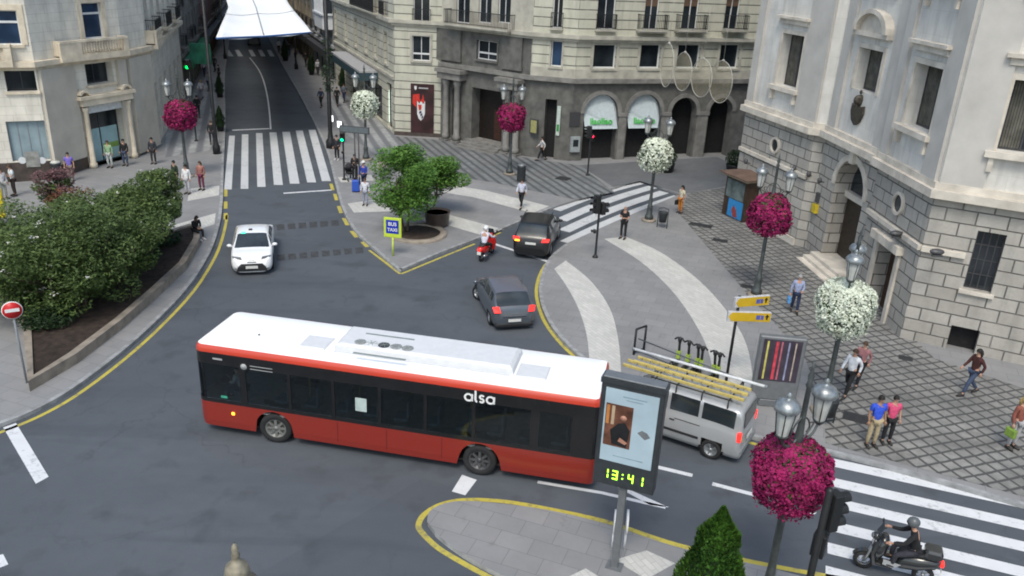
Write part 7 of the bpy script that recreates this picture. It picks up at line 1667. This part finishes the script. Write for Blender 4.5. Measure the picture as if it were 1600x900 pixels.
# ------------------------------------------------------------------ people
SKIN = mat('skin', (.42, .24, .17), .6, var=.08); SKIN2 = mat('tanned_skin', (.30, .17, .11), .6, var=.08)
HAIRS = {'black': mat('black_hair', (.012, .01, .009), .7, var=.3, scale=20), 'brown': mat('brown_hair', (.06, .035, .02), .7, var=.3, scale=20), 'blond': mat('blond_hair', (.35, .24, .09), .7, var=.25, scale=20), 'grey': mat('grey_hair', (.30, .30, .30), .7, var=.2, scale=20), 'bald': mat('shaved_hair', (.30, .19, .15), .7, var=.1)}
EYE = mat('dark_eye', (.02, .015, .01), .3); SHOE = mat('dark_shoe', (.025, .022, .02), .6); SHOEW = mat('pale_shoe', (.5, .5, .5), .6)
CL = {}
def cloth(c):
    k = tuple(c)
    if k not in CL: CL[k] = mat('cloth_%d' % len(CL), c, .9, var=.22, scale=7, bump=.3, bscale=18)
    return CL[k]
def skin_mesh(nodes, edges, root, name, sub=1):
    me = bpy.data.meshes.new(name); keys = list(nodes); idx = {k: i for i, k in enumerate(keys)}
    me.from_pydata([nodes[k][0] for k in keys], [(idx[a], idx[b]) for a, b in edges], [])
    o = bpy.data.objects.new(name, me); COL.objects.link(o); md = o.modifiers.new('skin', 'SKIN')
    for i, k in enumerate(keys):
        r_ = nodes[k][1]; sv_ = me.skin_vertices[0].data[i]; sv_.radius = r_ if isinstance(r_, tuple) else (r_, r_); sv_.use_root = (k == root)
    sb = o.modifiers.new('sub', 'SUBSURF'); sb.levels = sub; sb.render_levels = sub
    dg = bpy.context.evaluated_depsgraph_get(); dg.update()
    m2 = bpy.data.meshes.new_from_object(o.evaluated_get(dg)); m2.name = name
    m2.polygons.foreach_set('use_smooth', [True]*len(m2.polygons)); bpy.data.objects.remove(o); bpy.data.meshes.remove(me); return m2
def V3(*a): return Vector(a)
def pose_joints(kind):
    """local frame: +Y is forward, z up, feet at 0"""
    J = dict(pel=V3(0, 0, .95), sp=V3(0, 0, 1.14), ch=V3(0, 0, 1.34), nb=V3(0, 0, 1.46), nt=V3(0, .015, 1.54), hd=V3(0, .025, 1.64), top=V3(0, .015, 1.73),
             sl=V3(-.18, 0, 1.42), sr=V3(.18, 0, 1.42), el=V3(-.24, -.02, 1.14), er=V3(.24, -.02, 1.14), wl=V3(-.25, .07, .90), wr=V3(.25, .07, .90),
             hl=V3(-.10, 0, .90), hr=V3(.10, 0, .90), kl=V3(-.11, .02, .49), kr=V3(.11, .02, .49), al=V3(-.11, -.02, .09), ar=V3(.11, -.02, .09), tl=V3(-.13, .15, .035), tr=V3(.13, .15, .035))
    if kind == 'walk':
        J.update(kl=V3(-.10, .20, .52), al=V3(-.10, .30, .11), tl=V3(-.11, .47, .06), kr=V3(.10, -.08, .49), ar=V3(.10, -.38, .16), tr=V3(.11, -.26, .04), el=V3(-.23, -.16, 1.16), wl=V3(-.22, -.08, .92), er=V3(.23, .12, 1.16), wr=V3(.20, .32, 1.00))
    if kind == 'phone':
        J.update(er=V3(.22, .06, 1.14), wr=V3(.08, .28, 1.24), el=V3(-.22, .04, 1.13), wl=V3(-.08, .28, 1.18), hd=V3(0, .05, 1.63), top=V3(0, .06, 1.72))
    if kind == 'carry':
        J.update(er=V3(.26, .0, 1.13), wr=V3(.27, .04, .86), el=V3(-.23, .06, 1.14), wl=V3(-.14, .28, 1.10), kl=V3(-.10, .10, .50), al=V3(-.10, .12, .1), tl=V3(-.11, .29, .04), kr=V3(.10, -.03, .48), ar=V3(.10, -.18, .12), tr=V3(.11, -.02, .035))
    if kind == 'sit':
        d = V3(0, 0, -.44)
        for k in ('pel', 'sp', 'ch', 'nb', 'nt', 'hd', 'top', 'sl', 'sr', 'el', 'er', 'hl', 'hr'): J[k] = J[k]+d
        for k, f in (('ch', .10), ('nb', .16), ('nt', .19), ('hd', .23), ('top', .25), ('sl', .14), ('sr', .14), ('sp', .03)): J[k] = J[k]+V3(0, f, -f*.3)
        J.update(el=V3(-.22, .16, .76), er=V3(.22, .16, .76), wl=V3(-.08, .38, .64), wr=V3(.08, .38, .64), kl=V3(-.13, .44, .50), kr=V3(.13, .44, .50), al=V3(-.12, .46, .10), ar=V3(.12, .50, .10), tl=V3(-.13, .63, .035), tr=V3(.13, .67, .035))
    if kind == 'ride':
        d = V3(0, 0, -.10)
        for k in ('pel', 'sp', 'ch', 'nb', 'nt', 'hd', 'top', 'sl', 'sr', 'hl', 'hr'): J[k] = J[k]+d
        for k, f in (('sp', .03), ('ch', .09), ('nb', .13), ('nt', .15), ('hd', .17), ('top', .16), ('sl', .12), ('sr', .12)): J[k] = J[k]+V3(0, f, 0)
        J.update(el=V3(-.30, .32, 1.10), er=V3(.30, .32, 1.10), wl=V3(-.33, .58, 1.08), wr=V3(.33, .58, 1.08), kl=V3(-.22, .42, .72), kr=V3(.22, .42, .72), al=V3(-.17, .44, .38), ar=V3(.17, .44, .38), tl=V3(-.17, .60, .36), tr=V3(.17, .60, .36))
    return J
BODY_E = [('pel', 'sp'), ('sp', 'ch'), ('ch', 'nb'), ('nb', 'nt'), ('nt', 'hd'), ('hd', 'top'), ('ch', 'sl'), ('ch', 'sr'), ('sl', 'el'), ('sr', 'er'), ('el', 'wl'), ('er', 'wr'), ('pel', 'hl'), ('pel', 'hr'), ('hl', 'kl'), ('hr', 'kr'), ('kl', 'al'), ('kr', 'ar'), ('al', 'tl'), ('ar', 'tr')]
BR_R = dict(pel=(.13, .095), sp=(.12, .09), ch=(.13, .095), nb=.062, nt=.052, hd=(.074, .092), top=.055, sl=.055, sr=.055, el=.04, er=.04, wl=.027, wr=.027, hl=.08, hr=.08, kl=.055, kr=.055, al=.036, ar=.036, tl=.035, tr=.035)
POSES = {}
def pose_meshes(kind, long_sleeve):
    key = (kind, long_sleeve)
    if key in POSES: return POSES[key]
    J = pose_joints(kind); body = skin_mesh({k: (J[k], BR_R[k]) for k in J}, BODY_E, 'pel', 'body')
    # face, ears and fingers go into the body mesh
    bm_ = MB(); hd = J['hd']; f = Vector((0, 1, 0))
    bm_.add([hd+V3(-.014, .082, .015), hd+V3(.014, .082, .015), hd+V3(.018, .085, -.022), hd+V3(-.018, .085, -.022), hd+V3(0, .112, -.018)], [(0, 3, 4), (1, 4, 2), (0, 4, 1), (3, 2, 4)], 0, True)
    for s_ in (-1, 1): bm_.sph(hd+V3(s_*.078, -.005, .0), (.012, .022, .032), 6, 5, 0); bm_.sph(hd+V3(s_*.030, .082, .018), (.011, .008, .007), 6, 4, 1)
    bm_.add([hd+V3(-.024, .089, -.045), hd+V3(.024, .089, -.045), hd+V3(.018, .091, -.054), hd+V3(-.018, .091, -.054)], [(0, 3, 2, 1)], 1)
    for w_, e_ in (('wl', 'el'), ('wr', 'er')):
        sgn = -1 if w_ == 'wl' else 1
        d = (J[w_]-J[e_]).normalized(); lat = d.cross(Vector((0, 1, 0)) if abs(d.y) < .8 else Vector((0, 0, 1))).normalized(); pn = d.cross(lat).normalized()
        base = J[w_]; pc_ = base+d*.075
        bm_.tube([base-d*.01, base+d*.03, pc_, pc_+d*.01], [.026, .036, .038, .030], 8)
        for k, ln in enumerate((.062, .075, .07, .055)):
            o_ = lat*(.027-.018*k); a_ = pc_+o_; bm_.tube([a_, a_+d*ln*.5+pn*.006, a_+d*ln*.85+pn*.022], [.0095, .009, .007], 5)
        bm_.tube([base+d*.03+lat*.03*sgn, base+d*.055+lat*.052*sgn+pn*.01, base+d*.085+lat*.056*sgn+pn*.02], [.011, .0105, .008], 5)
    tmp = bm_.build('tmp', [SKIN]); import bmesh as _b; B = _b.new(); B.from_mesh(body); B.from_mesh(tmp.data); B.to_mesh(body); B.free(); md_ = tmp.data; bpy.data.objects.remove(tmp); bpy.data.meshes.remove(md_)
    body.polygons.foreach_set('use_smooth', [True]*len(body.polygons))
    # shirt
    m1 = dict(J); low = J['pel']+V3(0, 0, .0)
    N = {'pel': (J['pel']-V3(0, 0, .05) if kind != 'sit' else J['pel'], (.165, .125)), 'sp': (J['sp'], (.145, .115)), 'ch': (J['ch'], (.16, .122)), 'nb': (J['nb']+V3(0, 0, -.01), .075), 'sl': (J['sl'], .074), 'sr': (J['sr'], .074)}
    if long_sleeve: N.update(el=(J['el'], .055), er=(J['er'], .055), wl=(J['wl'].lerp(J['el'], .06), .04), wr=(J['wr'].lerp(J['er'], .06), .04)); E = [('pel', 'sp'), ('sp', 'ch'), ('ch', 'nb'), ('ch', 'sl'), ('ch', 'sr'), ('sl', 'el'), ('sr', 'er'), ('el', 'wl'), ('er', 'wr')]
    else: N.update(el=(J['sl'].lerp(J['el'], .72), .064), er=(J['sr'].lerp(J['er'], .72), .064)); E = [('pel', 'sp'), ('sp', 'ch'), ('ch', 'nb'), ('ch', 'sl'), ('ch', 'sr'), ('sl', 'el'), ('sr', 'er')]
    top = skin_mesh(N, E, 'sp', 'shirt')
    N = {'pel': (J['pel'], (.15, .112)), 'hl': (J['hl'], .098), 'hr': (J['hr'], .098), 'kl': (J['kl'], .075), 'kr': (J['kr'], .075), 'al': (J['al'].lerp(J['kl'], .08), .056), 'ar': (J['ar'].lerp(J['kr'], .08), .056)}
    tro = skin_mesh(N, [('pel', 'hl'), ('pel', 'hr'), ('hl', 'kl'), ('hr', 'kr'), ('kl', 'al'), ('kr', 'ar')], 'pel', 'trousers')
    POSES[key] = (J, body, top, tro); return POSES[key]
def link_mesh(name, me, mats, parent):
    o = bpy.data.objects.new(name, me); COL.objects.link(o); o.parent = parent
    if len(me.materials) < len(mats):
        me.materials.clear()
        for m_ in mats: me.materials.append(m_)
    for i, m_ in enumerate(mats): o.material_slots[i].link = 'OBJECT'; o.material_slots[i].material = m_
    return o
def person(label, loc, face, top, legs, hair='black', pose='stand', long_sleeve=True, longhair=False, scale=1.0, skin=SKIN, shoes=SHOE, cap=None, helmet=None, skirt=None, backpack=None, handbag=None, bag=None, group=None, vest=None):
    """face: heading in degrees, 0 looks along world +Y (away), 180 towards the camera side, positive turns left"""
    J, bme, tme, lme = pose_meshes(pose, long_sleeve); rt = thing('person', label, 'person', loc, R(face), group); rt.scale = (scale,)*3
    b = link_mesh('body', bme, [skin, EYE], rt); link_mesh('shirt', tme, [cloth(top)], rt)
    if skirt: 
        g = MB(); p = J['pel']; g.lathe([(.15, .12), (.2, -.05), (.26, -.40), (.25, -.40)], (p.x, p.y, p.z), 14, cap=False); g.build('skirt', cloth(skirt), rt)
    else: link_mesh('trousers', lme, [cloth(legs)], rt)
    for a_, t_ in (('al', 'tl'), ('ar', 'tr')):
        g = MB(); d = J[t_]-J[a_]; g.tube([J[a_]+V3(0, -.05, -.03), J[a_].lerp(J[t_], .4)+V3(0, 0, -.01), J[t_]+V3(0, .05, 0)], [.048, .055, .034], 8); g.build('shoe', shoes, rt)
    hd = J['hd']
    if helmet: g = MB(); g.sph(hd+V3(0, -.005, .03), (.128, .145, .135), 14, 10); h_ = g.build('helmet', helmet, rt); g = MB(); g.sph(hd+V3(0, .06, .015), (.105, .09, .05), 10, 6); g.build('visor', CGLS, h_)
    else:
        g = MB(); hm = HAIRS[hair]; vs = []; n, m_ = 14, 6
        for i in range(m_+1):
            th = pi*.56*i/m_
            for k in range(n):
                ph = 2*pi*k/n; fr_ = sin(ph); dz = cos(th*(.80 if fr_ > .45 else 1.0)); rr_ = sin(th*(.80 if fr_ > .45 else 1.0)); vs.append(hd+V3(.094*rr_*cos(ph), .112*rr_*sin(ph)-.008, .125*dz-.002))
        g.add(vs, [(i*n+k, i*n+(k+1) % n, (i+1)*n+(k+1) % n, (i+1)*n+k) for i in range(m_) for k in range(n)], 0, True)
        if longhair: g.tube([hd+V3(0, -.06, .03), hd+V3(0, -.09, -.07), hd+V3(0, -.10, -.22)], [.08, .095, .06], 10, sq=.8)
        if hair != 'bald': g.build('hair', hm, rt)
    if cap: g = MB(); g.lathe([(.115, 0), (.11, .06), (.06, .1), (.01, .105)], tuple(hd+V3(0, -.005, .045)), 14); g.box(-.07, .07, .07, .19, 0, .012, 0, Matrix.Translation(hd+V3(0, 0, .045))); g.build('cap', cap, rt)
    if backpack: g = MB(); c_ = J['ch']+V3(0, -.2, -.12); g.box(-.15, .15, -.09, .09, -.24, .22, 0, Matrix.Translation(c_), bev=.05); o = g.build('backpack', cloth(backpack), None); o.parent = None; o.matrix_world = Matrix.Translation(Vector(loc)) @ Matrix.Rotation(R(face), 4, 'Z') @ Matrix.Scale(scale, 4); tag(o, 'backpack on the '+label.split(' ', 1)[1][:0]+'back of the '+label, 'backpack'); o['label'] = ' '.join(('backpack worn by the '+label).split()[:16])
    if vest: 
        g = MB(); c_ = J['ch']; g.sph(c_+V3(0, .0, -.08), (.2, .145, .2), 12, 8); g.build('vest', cloth(vest), rt)
    if handbag is not None:
        p = J['wr']+V3(.02, 0, -.28); g = MB(); g.box(-.06, .06, -.17, .17, -.14, .14, 0, Matrix.Translation(p), bev=.03); g.tube([p+V3(0, -.1, .13), J['wr']+V3(0, 0, -.04), p+V3(0, .1, .13)], .012, 5); o = g.build('bag', cloth(handbag[0])); o.matrix_world = Matrix.Translation(Vector(loc)) @ Matrix.Rotation(R(face), 4, 'Z') @ Matrix.Scale(scale, 4); tag(o, handbag[1], 'bag')
    return rt
def P(px, py): return G(px, py, KH)
BLKC, NAVY, JEAN, WHT, BEI = (.015, .015, .017), (.02, .03, .07), (.05, .07, .12), (.62, .63, .66), (.32, .25, .16)
person('man in white shirt and black trousers on the pale band behind the black car', P(814, 325), 160, (.50, .52, .62), BLKC, 'black', 'walk', True)
person('bald man dressed all in black standing by the upper zebra crossing', P(973, 373), 150, BLKC, BLKC, 'bald', 'phone', False, scale=1.04)
person('woman in cream top and orange trousers with a dark bag at the far crossing', P(1062, 333), 120, (.55, .50, .38), (.45, .17, .03), 'black', 'stand', False, True, .97, handbag=(BLKC, 'dark bag hanging from the hand of the woman in orange trousers'))
person('person in a pale blue shirt on the cobbles between the pink lamp and bank steps', P(1240, 488), 170, (.26, .30, .45), NAVY, 'grey', 'carry', True, scale=1.0, handbag=((.10, .30, .60), 'light blue bag carried by the pale blue shirt person on the cobbles'))
person('man in white shirt with a dark backpack walking near the bank', P(1322, 618), 130, (.66, .68, .72), BLKC, 'brown', 'walk', True, scale=1.04, backpack=(.03, .03, .035))
person('person in dusky pink and dark trousers just behind the man in white shirt', P(1338, 602), 135, (.30, .14, .15), BLKC, 'brown', 'walk', True, scale=1.0)
person('man in royal blue shirt and beige trousers waiting at the lower crossing', P(1359, 697), 185, (.03, .08, .52), (.36, .29, .18), 'black', 'stand', False, scale=1.04, skin=SKIN2)
person('woman in a pink top and black trousers beside the man in royal blue', P(1383, 692), 180, (.55, .07, .16), BLKC, 'black', 'stand', False, scale=.98)
person('person in dark red top and jeans striding past the cellar window', P(1512, 617), 100, (.06, .02, .018), JEAN, 'black', 'walk', True, True, 1.04)
person('blond person in a rust red top and pale trousers near the right picture edge', P(1578, 700), 200, (.22, .07, .05), (.34, .33, .34), 'blond', 'stand', True, True, 1.06, handbag=((.18, .28, .05), 'greenish bag beside the blond person in rust red'))
person('woman in white and black striding past the side doorway of the corner building', P(846, 251), 100, (.50, .50, .50), BLKC, 'black', 'walk', True, True, 1.0)
person('woman in brown and rose standing on the pale band left of the crossing', P(316, 297), 170, (.28, .12, .10), (.14, .03, .06), 'brown', 'stand', True, True, 1.0)
person('person in white with dark hair beside the lamp at the planter end', P(294, 303), 170, (.62, .62, .62), (.40, .40, .42), 'black', 'stand', True, False, 1.0)
person('person in dark green jacket behind the last planter tree', P(276, 296), 150, (.02, .035, .02), BLKC, 'black', 'stand')
person('person in black with pale trouser stripes sitting on the planter edge', G(306, 372, KH), 235, BLKC, BLKC, 'black', 'sit', True, True, .98, shoes=SHOEW)
person('person in dark grey standing at the pillar of the limestone corner', P(241, 256), 180, (.03, .035, .045), (.03, .03, .035), 'black', 'stand')
person('person in dark clothes standing at the right side of the glass shop door', P(197, 259), 180, BLKC, JEAN, 'black', 'stand')
person('person in pale green at the glass shop door behind the planter', P(173, 262), 180, (.25, .38, .22), (.45, .48, .46), 'brown', 'stand')
person('person in a violet top in front of the cream pillar at the left', P(112, 283), 200, (.16, .12, .45), (.20, .17, .14), 'black', 'stand', False)
person('person in a white shirt and dark trousers talking near the left picture edge', P(24, 306), 140, (.55, .62, .64), (.04, .03, .025), 'brown', 'phone', False, scale=1.02)
person('person in white shirt and pale trousers at the very left picture edge', P(8, 311), 240, (.6, .58, .58), (.30, .31, .28), 'brown', 'stand', True, scale=1.0)
person('child in a white top and pale trousers by the blue suitcase', P(571, 321), 175, (.60, .62, .68), (.26, .28, .36), 'brown', 'stand', True, scale=.93, backpack=NAVY)
person('person in blue wearing a white cap beside the white flower lamp', P(569, 296), 160, (.03, .05, .30), NAVY, 'brown', 'carry', True, cap=mat('white_cap', (.7, .7, .7), .8))
person('person in black standing behind the teal green signal', P(555, 283), 190, BLKC, BLKC, 'black', 'phone')
person('person in black waiting left of the teal green signal', P(527, 250), 160, (.02, .022, .03), BLKC, 'black', 'stand', shoes=SHOEW)
person('person in beige behind the top of the median tree', P(598, 285), 190, (.45, .38, .34), (.2, .2, .22), 'brown', 'stand')
person('person in black walking up the striped left pavement', P(310, 184), 20, BLKC, BLKC, 'black', 'walk', scale=1.05)
person('person in black beside the tall left street pole', P(332, 226), 10, (.02, .02, .022), (.03, .03, .04), 'brown', 'stand')
person('person in black walking on the right pavement below the shop canopy', P(527, 166), 0, BLKC, BLKC, 'black', 'walk')
person('person in navy near the red sign under the shop canopy', P(538, 160), 170, (.10, .12, .15), NAVY, 'black', 'walk')
person('person in white top far up the right pavement under the awning', P(436, 83), 10, (.5, .5, .52), BLKC, 'black', 'walk')
person('person in black far up the right pavement between potted conifers', P(478, 104), 170, BLKC, BLKC, 'black', 'walk')
person('person in dark blue between the thick pole and potted conifer', P(502, 168), 170, (.03, .04, .08), BLKC, 'brown', 'walk')
person('person in white and navy far up the left pavement', P(320, 120), 10, (.5, .5, .55), NAVY, 'black', 'walk')
person('person in dark coat far up the left pavement near the kerb pole', P(336, 112), 170, (.02, .02, .03), BLKC, 'black', 'walk')
person('person in grey on the left pavement beyond the green banner', P(327, 142), 170, (.2, .22, .25), NAVY, 'brown', 'walk')
for px, py, tc, lc, hr, ps, fc, lab in ((452, 88, BLKC, NAVY, 'black', 'walk', 10, 'person in black close behind the white-topped walker under the awning'), (462, 95, (.3, .25, .2), BLKC, 'brown', 'walk', 175, 'person in a tan top on the far right pavement by the slim pole'), (497, 118, (.4, .4, .42), BLKC, 'grey', 'walk', 5, 'person in pale grey beside the third potted conifer'), (512, 140, BLKC, BLKC, 'black', 'stand', 90, 'person in black standing close to the canopy shop front'), (553, 150, (.05, .06, .09), NAVY, 'black', 'walk', 170, 'person in dark navy under the near end of the shop canopy'), (562, 172, (.25, .27, .3), JEAN, 'brown', 'walk', 0, 'person in grey and jeans below the canopy near the lit strip'), (577, 163, (.3, .06, .05), BLKC, 'black', 'stand', 200, 'person in dull red by the shop window behind the white flowers'), (316, 155, (.5, .5, .52), (.2, .2, .25), 'blond', 'walk', 175, 'fair haired person in a white top on the striped left pavement'), (343, 128, BLKC, BLKC, 'black', 'stand', 90, 'person in black by the far potted conifer on the left kerb')):
    person(lab, P(px, py), fc, tc, lc, hr, ps)
# riders (seat height is scaled with the machines)
sl0 = Vector(sc.location); c_, s_ = cos(rz_s), sin(rz_s)
person('scooter rider in a white shirt and white helmet on the red scooter', (sl0.x-.38*c_, sl0.y-.38*s_, .0), math.degrees(rz_s)-90, (.60, .60, .70), BLKC, 'black', 'ride', True, helmet=mat('white_helmet', (.7, .7, .7), .25), vest=None)
ml0 = Vector(mc.location); c_, s_ = cos(rz_m), sin(rz_m)
person('motorcyclist in a black jacket and grey helmet on the dark touring scooter', (ml0.x-.36*c_, ml0.y-.36*s_, .04), math.degrees(rz_m)-90, BLKC, (.03, .03, .04), 'black', 'ride', True, scale=1.03, helmet=mat('grey_helmet', (.10, .11, .12), .25))
# van driver in a lime vest, bus driver
Mv = Matrix.Translation(Vector(vn.location)) @ Matrix.Rotation(vh, 4, 'Z'); p = Mv @ Vector((.35, .4, .22)); person('van driver in a lime yellow vest behind the side window', tuple(p), math.degrees(vh)-90, (.35, .6, .02), NAVY, 'black', 'sit', True)
Mb = Matrix.Translation(ctr) @ Matrix.Rotation(ya+pi, 4, 'Z'); p = Mb @ Vector((4.75, .75, .95)); person('bus driver in a pale shirt behind the front side window', tuple(p), math.degrees(ya+pi)-90, (.4, .45, .5), NAVY, 'black', 'sit', True)
# stroller and blue suitcase
x, y, z = P(556, 300); rt = thing('suitcase', 'upright blue suitcase beside the child in the white top', 'suitcase', (x, y, z), R(10)); g = MB(); g.box(-.22, .22, -.14, .14, .06, .74, bev=.04); g.build('shell', mat('bright_blue_case', (.03, .09, .45), .4, var=.08), rt)
g = MB(); g.tube([(-.1, -.1, .74), (-.1, -.1, .98), (.1, -.1, .98), (.1, -.1, .74)], .012, 5); g.build('handle', DFR, rt)
for sx in (-.18, .18): g = MB(); g.lathe([(.04, -.02), (.04, .02)], (0, 0, 0), 10, M=Matrix.Translation((sx, 0, .04)) @ Mx); g.build('wheel', TYRE, rt)
x, y, z = P(546, 281); rt = thing('pushchair', 'black pushchair parked between the teal signal and the person in black', 'pushchair', (x, y, z), R(30)); g = MB()
g.tube([(-.2, -.35, .1), (-.2, .1, .55), (-.2, .45, 1.0)], .02, 5); g.tube([(.2, -.35, .1), (.2, .1, .55), (.2, .45, 1.0)], .02, 5); g.tube([(-.2, .4, .1), (-.2, 0, .5)], .02, 5); g.tube([(.2, .4, .1), (.2, 0, .5)], .02, 5); g.tube([(-.2, .45, 1.0), (.2, .45, 1.0)], .02, 5); g.build('frame', BLK, rt)
g = MB(); g.box(-.2, .2, -.3, .15, .42, .52, bev=.03); g.box(-.2, .2, .08, .2, .5, .95, bev=.03); vs = []
g.build('seat', cloth(BLKC), rt); g = MB(); g.sph((0, .02, .88), (.24, .25, .2), 10, 6); g.build('hood', cloth((.03, .03, .035)), rt)
for sx in (-.22, .22):
    for sy in (-.38, .42): g = MB(); g.lathe([(.06, -.02), (.11, -.02), (.11, .02), (.06, .02)], (0, 0, 0), 12, M=Matrix.Translation((sx, sy, .11)) @ Matrix.Rotation(R(90), 4, 'Y')); g.build('wheel', TYRE, rt)
